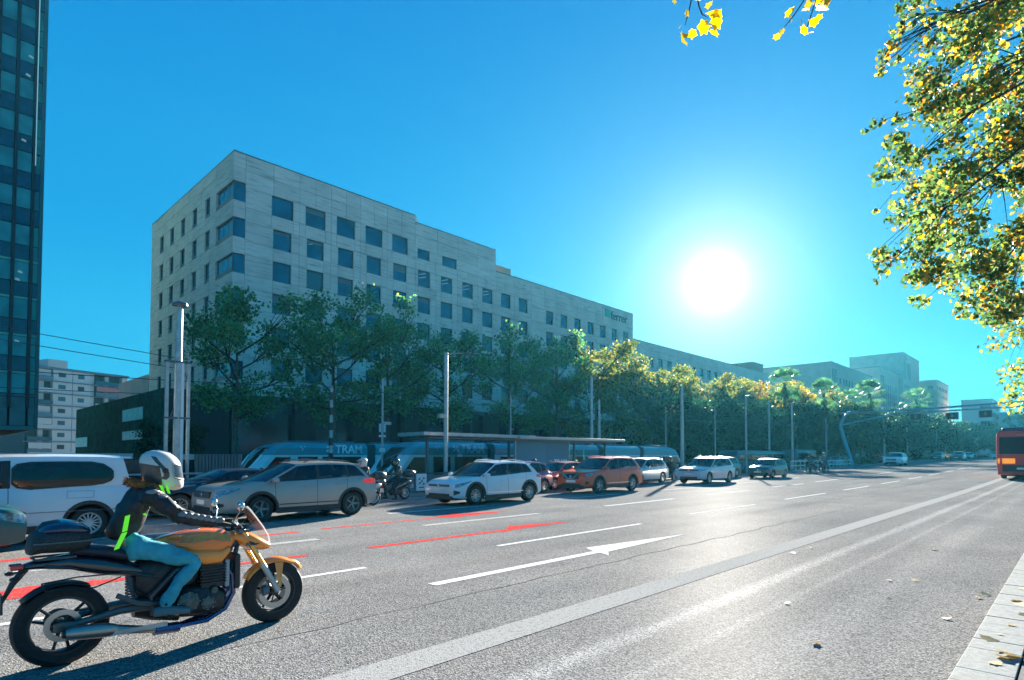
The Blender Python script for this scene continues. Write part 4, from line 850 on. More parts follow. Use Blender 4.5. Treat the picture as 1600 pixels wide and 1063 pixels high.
# ---------------------------------------------------------------- trams
M_tteal = mat('tram teal paint', (.05, .32, .36), .3, coat=.4, var=.08, scale=.5); M_twhite = mat('tram pale grey paint', (.74, .78, .76), .35, coat=.2)
M_tglass = glassmat('tram window glass', (.05, .10, .10), dark=(.006, .02, .022), tr=.45); M_bell = mat('grey bellows', (.04, .09, .12), .8); M_logo = mat('white lettering', (.95, .97, .97), .5)
def tram(u0, v, lab, mods, noseL=True, noseR=True, W=2.65, z=-.75, letter=(0,)):
    t = thing('tram', lab, 'tram', (u0, v, z))
    x = 0.; y0, y1 = -W/2, W/2
    for i, ml in enumerate(mods):
        nl, nr = (i == 0 and noseL), (i == len(mods)-1 and noseR)
        def prof(zz, x0, x1):                          # nose sweep
            a, c = x0, x1
            if nl: a = x0+interp([(.3, 0), (1.0, .05), (1.5, .5), (2.4, 1.15), (3.0, 1.9), (3.3, 3.0)], zz)
            if nr: c = x1-interp([(.3, 0), (1.0, .05), (1.5, .5), (2.4, 1.15), (3.0, 1.9), (3.3, 3.0)], zz)
            return a, c
        x0, x1 = x, x+ml
        def shell(zs, wd, mt, nm, par):
            b = MB(); rows = []
            for zz, ww in zs:
                a, c = prof(zz, x0, x1); e = .35 if nl else .0; f = .35 if nr else 0.
                rows.append([(a, -ww*(1-e*.5), zz), (a+.5, -ww, zz), (c-.5, -ww, zz), (c, -ww*(1-f*.5), zz), (c, ww*(1-f*.5), zz), (c-.5, ww, zz), (a+.5, ww, zz), (a, ww*(1-e*.5), zz)])
            b.grid(rows, True); b.poly(rows[0][::-1]); b.poly(rows[-1]); return b.put(nm, mt, par, smooth=25)
        W2 = W/2
        car = shell([(.3, W2-.03), (.5, W2), (.98, W2), (1.0, W2-.02), (2.45, W2-.03)], W, M_twhite, 'carriage', t)
        shell([(2.46, W2), (2.9, W2), (3.1, W2-.12), (3.25, W2-.4)], W, M_tteal, 'roof_band', car)
        b = MB(); a, c = prof(3.2, x0, x1); b.box(a+.8, c-.8, -.9, .9, 3.24, 3.38); b.put('roof_unit', M_steelD, car, smooth=0, bevel=.04)
        # glazing
        segs = []
        a, c = (x0+1.5 if nl else x0+.5), (x1-1.5 if nr else x1-.5)
        if nl: segs.append(('cab', x0+.9, x0+2.9)); segs.append(('door', x0+3.4, x0+4.75)); a = x0+5.1
        if nr: segs.append(('cab2', x1-2.9, x1-.9)); segs.append(('door', x1-4.75, x1-3.4)); c = x1-5.1
        if not nl and not nr and ml > 5: segs.append(('door', (x0+x1)/2-.7, (x0+x1)/2+.7)); segs.append(('w', a, (x0+x1)/2-1)); segs.append(('w', (x0+x1)/2+1, c))
        elif c-a > .8: segs.append(('w', a, c))
        for k, a, c in segs:
            for sgn in (-1,):
                yy = -W2-.004
                if k == 'cab': pts = [(a+.05, yy, 1.15), (c, yy, 1.15), (c, yy, 2.3), (a+1.05, yy, 2.3)]
                elif k == 'cab2': pts = [(a, yy, 1.15), (c-.05, yy, 1.15), (c-1.05, yy, 2.3), (a, yy, 2.3)]
                else: pts = [(a, yy, .45 if k == 'door' else 1.1), (c, yy, .45 if k == 'door' else 1.1), (c, yy, 2.32), (a, yy, 2.32)]
                b = MB(); b.grid([pts, [(p[0], p[1]-.012, p[2]) for p in pts]], True); b.poly([(p[0], p[1]-.012, p[2]) for p in pts]); b.put({'door': 'door', 'w': 'window'}.get(k, 'cab_window'), M_tglass, car, smooth=0)
                if k == 'door':
                    b = MB(); b.box((a+c)/2-.02, (a+c)/2+.02, yy-.03, yy-.013, .45, 2.32); b.put('door_edge', M_blackpl, car, smooth=0)
                if k == 'w' and c-a > 2: b = MB(); b.box((a+c)/2-.02, (a+c)/2+.02, yy-.022, yy-.013, 1.1, 2.32); b.put('window_bar', M_steelD, car, smooth=0)
        if nl or nr:                                     # windscreen
            b = MB(); rows = []
            for zz in (1.05, 1.5, 2.0, 2.4, 2.9):
                a, c = prof(zz, x0, x1); xx = a-.03 if nl else c+.03; sg = 1 if nl else -1
                rows.append([(xx+sg*.16, -W2*.86, zz), (xx, -W2*.5, zz), (xx-sg*.04, 0, zz), (xx, W2*.5, zz), (xx+sg*.16, W2*.86, zz)])
            b.grid(rows); b.put('windscreen', M_tglass, car)
            b = MB(); sg = 1 if nl else -1; xx = x0 if nl else x1; b.box(min(xx, xx+sg*.06)-.02*sg, max(xx, xx+sg*.06), -1.0, -.6, .75, .9); b.put('headlight', M_lampg, car, smooth=0)
        if i in letter:
            xx = x0+ml*.80 if not nr else x0+ml*.3
            text('TRAM', .78, M_logo, t, (xx+.25, -W2-.02, 2.80), (R(90), 0, 0), ext=.006, bold=.012)
            b = MB()
            for (px, pz) in ((-1.35, 2.95), (-1.18, 2.83), (-1.35, 2.71), (-1.02, 2.71), (-1.12, 2.95)): b.poly([(xx+px-.12, -W2-.02, pz-.09), (xx+px+.10, -W2-.02, pz), (xx+px-.02, -W2-.02, pz+.12)])
            b.put('logo', M_logo, t, smooth=0)
            b = MB(); xx = x0+3.6
            for (px, pz) in ((0, 2.95), (.12, 2.85), (.25, 2.97), (.1, 2.75)): b.poly([(xx+px-.05, -W2-.02, pz-.04), (xx+px+.05, -W2-.02, pz), (xx+px-.02, -W2-.02, pz+.06)])
            b.put('logo', M_logo, t, smooth=0)
        b = MB(); b.box(x0+(1.2 if nl else .4), x1-(1.2 if nr else .4), -W2+.25, W2-.25, .05, .32); b.put('undercarriage', M_dark, car, smooth=0)
        b = MB()
        for s_ in np.arange(x0+2.2, x1-1.8, 1.1): b.box(s_, s_+.42, -.9, -.5, .9, 1.62); b.box(s_, s_+.42, .4, .8, .9, 1.62)
        b.put('seats', mat('green tram seat', (.03, .22, .16), .7), car, smooth=0, bevel=.04)
        x = x1
        if i < len(mods)-1:
            b = MB()
            for k in range(8): xx = x+.04+k*.085; b.box(xx, xx+.05, -W2+.08, W2-.08, .5, 3.15)
            b.box(x, x+.7, -W2+.14, W2-.14, .45, 3.1); b.put('bellows', M_bell, t, smooth=0); x += .7
    return t
tram(19.3, 29.9, 'teal and grey tram standing behind the shelter, its nose beside the scooter riders', [8.0, 5.6, 5.6, 5.6, 8.0])
tram(14.3, 37.4, 'teal tram on the far track with its sloping nose above the dark saloon', [8.5, 5.6, 5.6, 5.6, 8.0])
tram(-30, 37.4, 'low tram body behind the van at far left', [8, 12, 12], False, False, z=-1.75, letter=())
# far trams/buses half hidden under the dark trees
for i, (u, v, l_) in enumerate([(70, 31, 16), (92, 31.5, 9)]):
    t = thing('parked_coach', ['long dark coach half hidden under the trees behind the railing', 'second shorter coach under the trees left of the gantry leg'][i], 'bus', (u, v, G(u, v)+.1))
    b = MB(); b.loft([(0, 0, 1.4, 1.2, 1.15), (.15, 0, 1.45, 1.25, 1.25), (l_-.2, 0, 1.45, 1.25, 1.25), (l_, 0, 1.4, 1.2, 1.15)], 16, 8); b.put('body', mat('coach grey', (.16, .19, .21), .4, coat=.3), t)
    b = MB(); b.box(.4, l_-.4, -1.29, -1.24, 1.35, 2.25); b.put('window_band', M_tglass, t, smooth=0)
    for xx in (2.2, l_-2.4): b = MB(); b.lathe([(.15, -1.27), (.42, -1.28), (.48, -1.2), (.48, -1.0)], (xx, 0, .4), 'y', 18); b.put('wheel', M_black, t)
# ---------------------------------------------------------------- shelter, barriers, railing
t = thing('tram_shelter', 'long tram stop shelter with a flat pale roof and grey glass end panel', 'shelter', (18.6, 24.6, -.55))
b = MB(); b.box(0, 8.6, -.4, 1.9, 3.23, 3.42); b.put('roof', M_steel, t, smooth=0, bevel=.02); b = MB(); b.box(7.0, 18.2, -.6, 1.7, 3.2, 3.36); b.put('roof', mat('pale roof edge', (.5, .46, .42), .5), t, smooth=0, bevel=.02)
b = MB(); b.box(.5, 17.5, -.2, 1.5, 3.1, 3.19); b.put('soffit', M_steelD, t, smooth=0)
for xx in (.9, 7.15, 13.6, 17.2): b = MB(); b.box(xx, xx+.12, .5, .62, 0, 3.1); b.put('post', M_steelD, t, smooth=0)
M_mist = glassmat('frosted blue panel', (.25, .45, .52), dark=(.05, .20, .30), tr=.15, rough=.5)
b = MB(); b.box(7.35, 10.2, .1, .13, .75, 3.08); b.put('glass_panel', M_mist, t, smooth=0); b = MB(); b.box(10.22, 12.4, .1, .13, .75, 3.08); b.put('glass_panel', mat('grey panel', (.12, .22, .30), .7, spec=.1), t, smooth=0)
text('TRAM', .5, M_logo, t, (11.6, .08, 1.75), (R(90), 0, 0), ext=.004, bold=.01)
b = MB()
for (px, pz) in ((10.6, 1.85), (10.75, 1.75), (10.62, 1.62), (10.87, 1.64)): b.poly([(px-.07, .085, pz-.05), (px+.07, .085, pz), (px-.02, .085, pz+.08)])
b.put('logo', M_logo, t, smooth=0)
b = MB(); b.box(12.42, 12.5, .05, .2, 0, 3.1); b.box(7.25, 7.33, .05, .2, 0, 3.1); b.put('panel_post', M_steel, t, smooth=0)
for xx in (1.2, 3.8, 12.9, 15.3):
    b = MB(); b.box(xx, xx+2.2, .9, .93, .5, 2.6); b.put('glass_pane', glassmat('shelter glass', (.55, .75, .75), dark=(.01, .02, .02), tr=.97), t, smooth=0)
b = MB(); b.box(2.0, 5, 1.1, 1.5, .45, .5); b.box(2.2, 2.3, 1.2, 1.4, 0, .45); b.box(4.6, 4.7, 1.2, 1.4, 0, .45); b.put('bench', M_steelD, t, smooth=0)
m = MB(); m.box(-16, 60, 23.8, 27.9, -.9, -.55); tag(m.put('tram_platform', M_conc, smooth=0), kind='structure')
# low glazed barrier behind the kerb
M_bar = mat('teal grey barrier', (.05, .13, .15), .35, var=.2, scale=.8)
bt = thing('barrier', 'low teal glazed barrier with a dark top rail between road and tram stop', 'barrier', (2, 21.5, -.15))
for k in range(13):
    b = MB(); b.box(k*1.6+.03, k*1.6+1.57, 0, .05, .05, .92); b.put('panel', M_bar if k not in (8,) else M_mist, bt, smooth=0)
b = MB(); b.box(-.2, 20.8, -.04, .09, .95, 1.02); b.put('top_rail', M_blackpl, bt, smooth=0)
for k in range(14): b = MB(); b.box(k*1.6-.03, k*1.6+.03, .0, .06, -.1, .96); b.put('post', M_steelD, bt, smooth=0)
sb = thing('logo_sign', 'small white square sign with a dark criss-cross logo on the low barrier', 'sign', (16.3, 21.4, .28)); b = MB(); b.box(-.28, .28, -.05, .02, -.2, .55); b.put('board', M_white, sb, smooth=0)
b = MB(); [b.poly([(px-.08, -.056, pz-.05), (px+.07, -.056, pz+.01), (px-.02, -.056, pz+.09)]) for (px, pz) in ((-.12, .3), (.02, .2), (.12, .33), (-.1, .12), (.12, .08))]; b.box(-.14, .14, -.056, -.052, -.08, -.03); b.put('logo', M_steelD, sb, smooth=0)
t = thing('glazed_screen', 'long low dark glazed screen with a pale blue coping behind the white van', 'screen', (-16, 23.2, -.4))
M_cop = mat('pale blue coping', (.16, .36, .42), .4)
b = MB(); b.box(0, 21.5, -.08, .12, 1.93, 2.12); b.box(22.3, 25.1, -.08, .12, 1.9, 2.1); b.put('coping', M_cop, t, smooth=0)
for k in range(12): b = MB(); b.box(k*2.08+.03, k*2.08+2.03, 0, .05, .9, 1.9); b.put('dark_pane', M_podium, t, smooth=0)
b = MB(); b.box(0, 25.1, -.02, .07, 0, .88); b.put('plinth', M_bar, t, smooth=0)
t = thing('ribbed_panel', 'blue grey ribbed metal panel beside the bundled mast', 'panel', (7.3, 22.6, -.3))
for k in range(14): b = MB(); b.box(k*.11, k*.11+.07, 0, .05, 0, 2.0); b.put('rib', mat('ribbed blue metal', (.04, .10, .13), .5), t, smooth=0)
b = MB(); b.box(-.02, 1.6, .05, .09, 0, 2.0); b.put('backing', M_steelD, t, smooth=0)
t = thing('railing', 'white slatted railing beside the tram track left of the gantry', 'railing', (66.5, 22.5, G(67, 22.5)-.05))
for k in range(16): b = MB(); b.box(k*1.5, k*1.5+.12, 0, .1, 0, 1.15); b.put('post', M_steel, t, smooth=0)
for z in (1.05, .55): b = MB(); b.box(0, 23, -.04, .0, z, z+.12); b.put('rail', M_white, t, smooth=0)
t = thing('guard_rail', 'steel hand rail standing before the ribbed panel and dark saloon', 'railing', (3.0, 21.3, -.1))
for z in (.75, 1.15): b = MB(); b.tube([(0, 0, z), (7.5, 0, z)], .035, 6); b.put('rail', M_steel, t)
for k in range(4): b = MB(); b.tube([(k*2.4+.1, 0, -.1), (k*2.4+.1, 0, 1.15)], .035, 6); b.put('post', M_steel, t)
# ---------------------------------------------------------------- cars (local x: 0 = front bumper, + towards the tail; near side is -y)
def paint(name, c, metal=.0, rough=.32): return mat(name, c, rough, metal, coat=.7, var=.03, scale=2)
def wheel_meshes(R_, spokes, style, name):
    ty = MB(); ty.lathe([(R_*.60, -.09), (R_*.66, -.112), (R_*.80, -.118), (R_*.94, -.105), (R_, -.07), (R_, .07), (R_*.94, .105), (R_*.66, .10), (R_*.60, .06)], (0, 0, 0), 'y', 28)
    rm = MB(); rm.lathe([(R_*.66, -.105), (R_*.62, -.108), (R_*.58, -.085), (R_*.56, -.02), (R_*.56, .09)], (0, 0, 0), 'y', 28)
    for k in range(spokes):
        a = 2*math.pi*k/spokes; wd = .022 if spokes > 8 else .045 if style == 's' else .03
        for off in ((0,) if style == 's' or spokes > 8 else (-.055, .055)):
            c, s_ = math.cos(a), math.sin(a); r0, r1 = R_*.10, R_*.60
            px, pz = -s_, c
            pts = []
            for r_, ww, yy in ((r0, wd*1.1, -.075), (r1, wd*.75, -.10)):
                cx, cz = c*r_+px*off*(r_/r1), s_*r_+pz*off*(r_/r1)
                pts.append([(cx+px*ww*.5, yy, cz+pz*ww*.5), (cx-px*ww*.5, yy, cz-pz*ww*.5), (cx-px*ww*.6, yy+.035, cz-pz*ww*.6), (cx+px*ww*.6, yy+.035, cz+pz*ww*.6)])
            rm.grid(pts, True)
    rm.lathe([(.001, -.09), (R_*.13, -.088), (R_*.16, -.06)], (0, 0, 0), 'y', 14)
    dk = MB(); dk.lathe([(.001, -.02), (R_*.55, -.02)], (0, 0, 0), 'y', 20)
    a, b, c = ty.mesh(name), rm.mesh('rim'), dk.mesh('brake_disc')
    return a, b, c
M_disc = mat('dark brake disc', (.05, .05, .055), .5, metal=.5)
def car(name, label, loc, L_, W, mp, hood, belt, roof, cab, wheels, Rw=.34, sill=.26, doors=(), clad=None, rails=None, rimstyle=(5, 'd'), rimmat=None, rz=0., taper=(.16, .07), glassm=None, lampF=None, lampR=None, grille=None, group='vehicles on the avenue', cat='car', winb=None, skipint=False, wsplit=None, zoff=0.):
    """hood: (x,z) centre line to cowl; belt: (x,z) shoulder/belt line over the full length; roof: (x,z); cab: dict(wsb, wst, rgt, rgb) windscreen base/top, rear glass top/base x; wheels: x of axles"""
    t = thing(name, label, cat, (loc[0], loc[1], G(*loc)+zoff), rz, group)
    H2 = W/2; glassm = glassm or M_carglass; Ra = Rw*1.2
    def hw(x):
        v = H2
        if x < .75: v *= 1-taper[0]*(1-x/.75)**2.2
        if x > L_-.6: v *= 1-taper[1]*((x-L_+.6)/.6)**2
        return v
    def zb(x):
        for xw in wheels:
            if abs(x-xw) < Ra: return max(sill, Rw+math.sqrt(max(0, Ra*Ra-(x-xw)**2))-.0)
        if x < wheels[0]-Ra: return sill-.02+.06*(1-x/max(.1, wheels[0]-Ra))
        if x > wheels[1]+Ra: return sill+.10*((x-wheels[1]-Ra)/max(.1, L_-wheels[1]-Ra))
        return sill
    topl = sorted(set(hood)); 
    xs = set([0, .02, .07, .15, .28, .45, .6, L_-.3, L_-.15, L_-.06, L_-.015, L_])
    x = .6
    while x < L_-.3: xs.add(round(x, 3)); x += .16
    for xw in wheels:
        for k in range(13): xs.add(round(xw-Ra*math.cos(math.pi*k/12), 4))
        xs.add(round(xw-Ra-.002, 4)); xs.add(round(xw+Ra+.002, 4))
    seams = []
    for d in doors: xs.add(d-.006); xs.add(d+.006); seams.append(d)
    xs = sorted(q for q in xs if 0 <= q <= L_)
    ring = (0, .06, .22, .5, .74, .93)
    nose = lambda x, z: 0.
    def section(x):
        w_, b0, zs, zt = hw(x), zb(x), interp(belt, x), interp(hood, x)
        pr = []
        ws = (.955, .985, 1., 1.0, .99, .965)
        for k, f in enumerate(ring):
            z = max(b0+.004*k, sill+(zs-sill)*f); z = min(z, zs); pr.append((x, w_*ws[k], z))
        pr.append((x, w_*.925, zs+(zt-zs)*.30)); pr.append((x, w_*.82, zs+(zt-zs)*.68)); pr.append((x, w_*.45, zs+(zt-zs)*.95)); pr.append((x, 0, zt))
        return pr
    S = [section(x) for x in xs]
    # rounded ends: move the outermost stations in plan for the upper part of the fascia
    for i, x in enumerate(xs):
        if x < .16:
            S[i] = [(px+(.10*((pz-.55)/.35)**2 if pz > .55 else .06*((.5-pz)/.25)**2 if pz < .5 else 0)*(1-x/.16)*0.9+ (.16-x)*.0, py, pz) for px, py, pz in S[i]]
    body, door, dark, floor = MB(), {}, MB(), MB()
    dlist = sorted(doors)
    for sg in (-1, 1):
        for i in range(len(xs)-1):
            a, c = S[i], S[i+1]; xm = (xs[i]+xs[i+1])/2
            for k in range(len(a)-1):
                q = [(a[k][0], sg*a[k][1], a[k][2]), (c[k][0], sg*c[k][1], c[k][2]), (c[k+1][0], sg*c[k+1][1], c[k+1][2]), (a[k+1][0], sg*a[k+1][1], a[k+1][2])]
                if any(abs(xm-d) < .006 for d in seams) and k < 6: dark.poly(q); continue
                if k >= 6 and cab['wsb']+.18 < xm < cab['rgb']-.05: floor.poly(q); continue
                di = -1
                if 1 <= k < 6 and len(dlist) > 1 and dlist[0] < xm < dlist[-1]:
                    di = sum(1 for d in dlist if d < xm)
                if di > 0: door.setdefault((di, sg), MB()).poly(q)
                else: body.poly(q)
    for S_, rev in ((S[0], 1), (S[-1], 0)):
        full = [(p[0], -p[1], p[2]) for p in S_]+[(p[0], p[1], p[2]) for p in S_[::-1][1:]]
        for k in range(len(S_)-1):
            body.poly([(S_[k][0], -S_[k][1], S_[k][2]), (S_[k][0], S_[k][1], S_[k][2]), (S_[k+1][0], S_[k+1][1], S_[k+1][2]), (S_[k+1][0], -S_[k+1][1], S_[k+1][2])])
    def weld(b, nm, mt, par, ang=40):
        m = b.mesh(nm, None, False); bb = bmesh.new(); bb.from_mesh(m); bmesh.ops.remove_doubles(bb, verts=bb.verts, dist=.0006); bmesh.ops.recalc_face_normals(bb, faces=bb.faces); bb.to_mesh(m); bb.free()
        m.polygons.foreach_set('use_smooth', [True]*len(m.polygons)); m.set_sharp_from_angle(angle=R(ang)); m.materials.append(mt); return share(m, nm, par)
    bo = weld(body, 'body', mp, t)
    if dark.f: weld(dark, 'door_seam', M_dark, t)
    if floor.f: weld(floor, 'cabin_sill', M_dark, t)
    for (di, sg), b in sorted(door.items()):
        o = weld(b, 'door', mp, t)
        dx = [d for d in dlist if d < 1e9]; x1 = dlist[di] if di < len(dlist) else dlist[-1]; zh = interp(belt, x1-.3)-.17
        hb = MB(); yy = sg*(hw(x1-.3)*.995); hb.loft([(x1-.38, yy+sg*.01, zh, .012, .012), (x1-.30, yy+sg*.03, zh, .014, .018), (x1-.20, yy+sg*.03, zh, .014, .018), (x1-.12, yy+sg*.01, zh, .012, .012)], 8); hb.put('handle', mp if not clad else mp, o)
    # greenhouse
    bz = lambda x: interp(belt, x)
    rz_ = lambda x: interp(roof, x)
    yb, yt = H2*.925, H2*(.79 if cat != 'van' else .86)
    def side(xb, xt, tt, sg):
        x = lerp(xb, xt, tt); return (x, sg*(lerp(hw(x)*.925 if True else yb, yt, tt)+.025*math.sin(math.pi*tt)), lerp(bz(xb)-.01, rz_(xt)-.05, tt))
    A = (cab['wsb'], cab['wst']); Dd = (cab['rgb'], cab['rgt'])
    pills = cab['pillars']                                    # list of (xb, xt) after A, before D, each a pillar centre
    cols = [(A[0], A[1], None), (A[0]+.13, A[1]+.10, 'body')]
    for (xb, xt) in pills: cols += [(xb-.04, xt-.04, 'glass'), (xb+.04, xt+.04, 'black')]
    cols += [(Dd[0]-cab.get('dw', .25), Dd[1]-cab.get('dt', .16), 'glass'), (Dd[0], Dd[1], 'body')]
    frame, black = MB(), MB(); gl = []
    NT = [0, .05, .2, .4, .6, .8, .89, 1.]
    for sg in (-1, 1):
        for (a0, a1, _), (c0, c1, kd) in zip(cols, cols[1:]):
            n_ = max(1, int(abs(c0-a0)/.25))
            g_ = MB()
            for q in range(n_):
                for k in range(len(NT)-1):
                    e0, e1, f0, f1 = lerp(a0, c0, q/n_), lerp(a1, c1, q/n_), lerp(a0, c0, (q+1)/n_), lerp(a1, c1, (q+1)/n_)
                    P = [side(e0, e1, NT[k], sg), side(f0, f1, NT[k], sg), side(f0, f1, NT[k+1], sg), side(e0, e1, NT[k+1], sg)]
                    inside_ = 1 <= k <= 5
                    if kd == 'glass' and inside_: g_.poly(P)
                    elif kd == 'black' and inside_: black.poly(P)
                    else: frame.poly(P)
            if g_.f: gl.append(g_)
    nr = 10
    rx = [lerp(A[1], Dd[1], i/12) for i in range(13)]
    rows = []
    for x in rx:
        e = min(1, (x-A[1])/.25+.2, (Dd[1]-x)/.25+.2); rows.append([(x-.07*(1-(s/5)**2)*max(0, 1-(x-A[1])/.4)+.04*(1-(s/5)**2)*max(0, 1-(Dd[1]-x)/.4), yt*s/5, rz_(x)-.05+.055*(1-abs(s/5)**3.)) for s in range(-5, 6)])
    frame.grid(rows)
    ws, rg = MB(), MB()
    ws.grid([[(lerp(A[0], A[1], tt)-lerp(.16, .07, tt)*(1-(s/5)**2), lerp(hw(A[0])*.925, yt, tt)*s/5, lerp(bz(A[0])-.02, rz_(A[1])-.05, tt)+.055*(1-abs(s/5)**3)*tt+(interp(hood, A[0])-bz(A[0]))*(1-tt)*(1-abs(s/5)**2)) for s in range(-5, 6)] for tt in (0, .2, .4, .6, .8, 1.)])
    rg.grid([[(lerp(Dd[0], Dd[1], tt)+lerp(.06, .04, tt)*(1-(s/5)**2), lerp(hw(Dd[0])*.925, yt, tt)*s/5, lerp(bz(Dd[0])-.02, rz_(Dd[1])-.05, tt)+.055*(1-abs(s/5)**3)*tt) for s in range(-5, 6)] for tt in (0, .25, .5, .75, 1.)])
    fr = weld(frame, 'roof', mp, t); weld(black, 'pillar', M_blackpl, fr)
    for g_ in gl: weld(g_, 'side_window', glassm, t)
    weld(ws, 'windscreen', glassm, t); weld(rg, 'rear_window', glassm, t)
    # underbody, wheel wells
    ub = MB(); ub.box(.18, L_-.18, -H2+.30, H2-.30, sill-.06, sill+.25)
    for xw in wheels:
        for sg in (-1, 1):
            rows = [[(xw+Ra*.995*math.cos(a), sg*yy, Rw+Ra*.995*math.sin(a)) for a in [math.pi*(k/14)*1.16-.25 for k in range(15)]] for yy in (H2*.985-.03 if xw > 1.2 else H2*.95-.03, H2-.34)]
            ub.grid(rows); ub.poly(rows[1])
    ub.put('underbody', M_dark, t, fix=False)
    wm_ = wheel_meshes(Rw, rimstyle[0], rimstyle[1], 'wheel'); wm_[0].materials.append(M_black); wm_[1].materials.append(rimmat or M_alloy); wm_[2].materials.append(M_disc)
    for xw in wheels:
        for sg in (-1, 1):
            yy = sg*(hw(xw)-.125); wo_ = share(wm_[0], 'wheel', t, (xw, yy, Rw), (0, 0, 0 if sg < 0 else math.pi)); share(wm_[1], 'rim', wo_); share(wm_[2], 'brake_disc', wo_)
            b = MB(); rows = [[(xw+rr*math.cos(a), sg*(hw(xw+rr*math.cos(a))+o_), Rw+rr*math.sin(a)) for a in [math.pi*(k/16)*1.06-.09 for k in range(17)]] for rr, o_ in ((Ra*.985, -.03), (Ra*.985, .006), (Ra*(1.0+(.16 if clad else .03)), .008), (Ra*(1.0+(.16 if clad else .03)), -.02))]
            b.grid(rows); b.put('arch_trim', clad or mp, t, fix=False)
    if clad:
        for sg in (-1, 1):
            b = MB(); b.box(wheels[0]+Ra+.03, wheels[1]-Ra-.03, min(sg*(H2+.006), sg*(H2-.1)), max(sg*(H2+.006), sg*(H2-.1)), sill-.06, sill+.09); b.put('sill_trim', clad, t, smooth=0, bevel=.01)
        b = MB(); b.box(-.02, .2, -H2*.78, H2*.78, sill-.03, sill+.10); b.put('front_trim', clad, t, smooth=0, bevel=.03)
        b = MB(); b.box(L_-.2, L_+.02, -H2*.85, H2*.85, sill+.05, sill+.24); b.put('rear_trim', clad, t, smooth=0, bevel=.03)
    # mirrors
    for sg in (-1, 1):
        xm = A[0]+.28; zm = bz(xm)+.07; b = MB(); b.loft([(xm-.07, sg*(H2+.09), zm, .07, .05), (xm, sg*(H2+.1), zm+.01, .10, .075), (xm+.07, sg*(H2+.1), zm, .09, .065)], 10); b.box(xm-.02, xm+.03, min(sg*H2*.93, sg*(H2+.05)), max(sg*H2*.93, sg*(H2+.05)), zm-.06, zm-.035); b.put('mirror', mp, t)
    # lamps as patches following the body
    def patch(nm, mt, x0, x1, z0a, z1a, z0b, z1b, off=.006, sgs=(-1, 1), xo=0.):
        for sg in sgs:
            b = MB(); rows = []
            for k in range(6):
                x = lerp(x0, x1, k/5); zl, zh = lerp(z0a, z0b, k/5), lerp(z1a, z1b, k/5); tp = .8*(k/5)**2 if nm == 'headlight' else 0; zl = lerp(zl, zh, tp); rr = []
                for j in range(4):
                    z = lerp(zl, zh, j/3); f = max(0, min(1, (z-sill)/(bz(x)-sill))); ww = interp([(0, .955), (.06, .985), (.22, 1), (.5, 1), (.74, .99), (.93, .965), (1., .94)], f)
                    xx = x+(.09*((z-.55)/.35)**2 if z > .55 else 0)*max(0, 1-x/.16)-.004
                    rr.append((xx+xo, sg*(hw(x)*ww+off), z))
                rows.append(rr)
            b.grid(rows); b.put(nm, mt, t, fix=False)
    if lampF: patch('headlight', M_lampg, *lampF)
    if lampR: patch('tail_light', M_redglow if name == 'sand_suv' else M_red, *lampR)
    if clad and cat == 'car':
        patch('fog_vent', M_blackpl, .02, .24, sill+.13, sill+.30, sill+.19, sill+.25)
        b = MB(); b.box(doors[0]+.1, doors[-1]-.2, -H2-.008, -H2+.02, sill+.16, sill+.185); b.put('chrome_strip', M_chrome if name != 'sand_suv' else clad, t, smooth=0)
    # nose details
    gz0 = grille or (.58, .74, .5)
    b = MB(); b.box(-.012, .05, -gz0[2], gz0[2], gz0[0], gz0[1]); g1_ = b.put('grille', M_blackpl, t, smooth=0, bevel=.01)
    b = MB(); [b.box(-.018, .0, -gz0[2]*.95, gz0[2]*.95, lerp(gz0[0], gz0[1], f)-.006, lerp(gz0[0], gz0[1], f)+.006) for f in (.25, .5, .75)]; b.put('bar', M_steelD, g1_, smooth=0)
    b = MB(); b.lathe([(.001, -.03), (.05, -.028), (.06, -.01)], (0, 0, (gz0[0]+gz0[1])/2), 'x', 16); b.put('badge', M_chrome, t)
    b = MB(); b.box(-.01, .06, -.55, .55, sill+.04, sill+.17); b.put('lower_grille', M_blackpl, t, smooth=0, bevel=.01)
    pz = (sill+.17+gz0[0])/2; b = MB(); b.box(-.03, -.005, -.26, .26, pz-.055, pz+.055); p_2 = b.put('number_plate', M_plate, t, smooth=0)
    b = MB(); b.box(L_+.005, L_+.03, -.26, .26, .62, .73); b.put('number_plate', M_plate, t, smooth=0)
    if rails:
        for sg in (-1, 1):
            x0, x1 = A[1]+.25, Dd[1]-.2; b = MB(); b.tube([(x0, sg*yt*.93, rz_(x0)-.02), (x0+.12, sg*yt*.93, rz_(x0)+.045), ((x0+x1)/2, sg*yt*.93, rz_((x0+x1)/2)+.045), (x1-.12, sg*yt*.93, rz_(x1)+.045), (x1, sg*yt*.93, rz_(x1)-.02)], .018, 6); b.put('roof_rail', rails, t)
    b = MB(); b.box(Dd[1]-.03, Dd[1]+.16, -yt*.92, yt*.92, rz_(Dd[1])-.045, rz_(Dd[1])-.015); b.put('spoiler', mp, t, smooth=0, bevel=.01)
    if not skipint:
        b = MB()
        for xx in (A[1]+.55, A[1]+1.35):
            for yy in (-.38, .38): b.loft([(bz(xx)-.15, xx, yy, .07, .24), (bz(xx)+.1, xx+.08, yy, .07, .24), (bz(xx)+.24, xx+.12, yy, .05, .17)], 10, 3, 'z'); b.loft([(bz(xx)+.25, xx+.12, yy, .04, .12), (bz(xx)+.40, xx+.14, yy, .04, .11)], 8, 3, 'z')
        tag(b.put('seats', mat('car seat', (.03, .03, .035), .8), t), kind='stuff')
        b = MB(); b.lathe([(.17, 0), (.185, .012), (.17, .024)], (A[0]+.62, -.38, bz(A[0])+.06), 'x', 18); b.put('steering_wheel', M_blackpl, t)
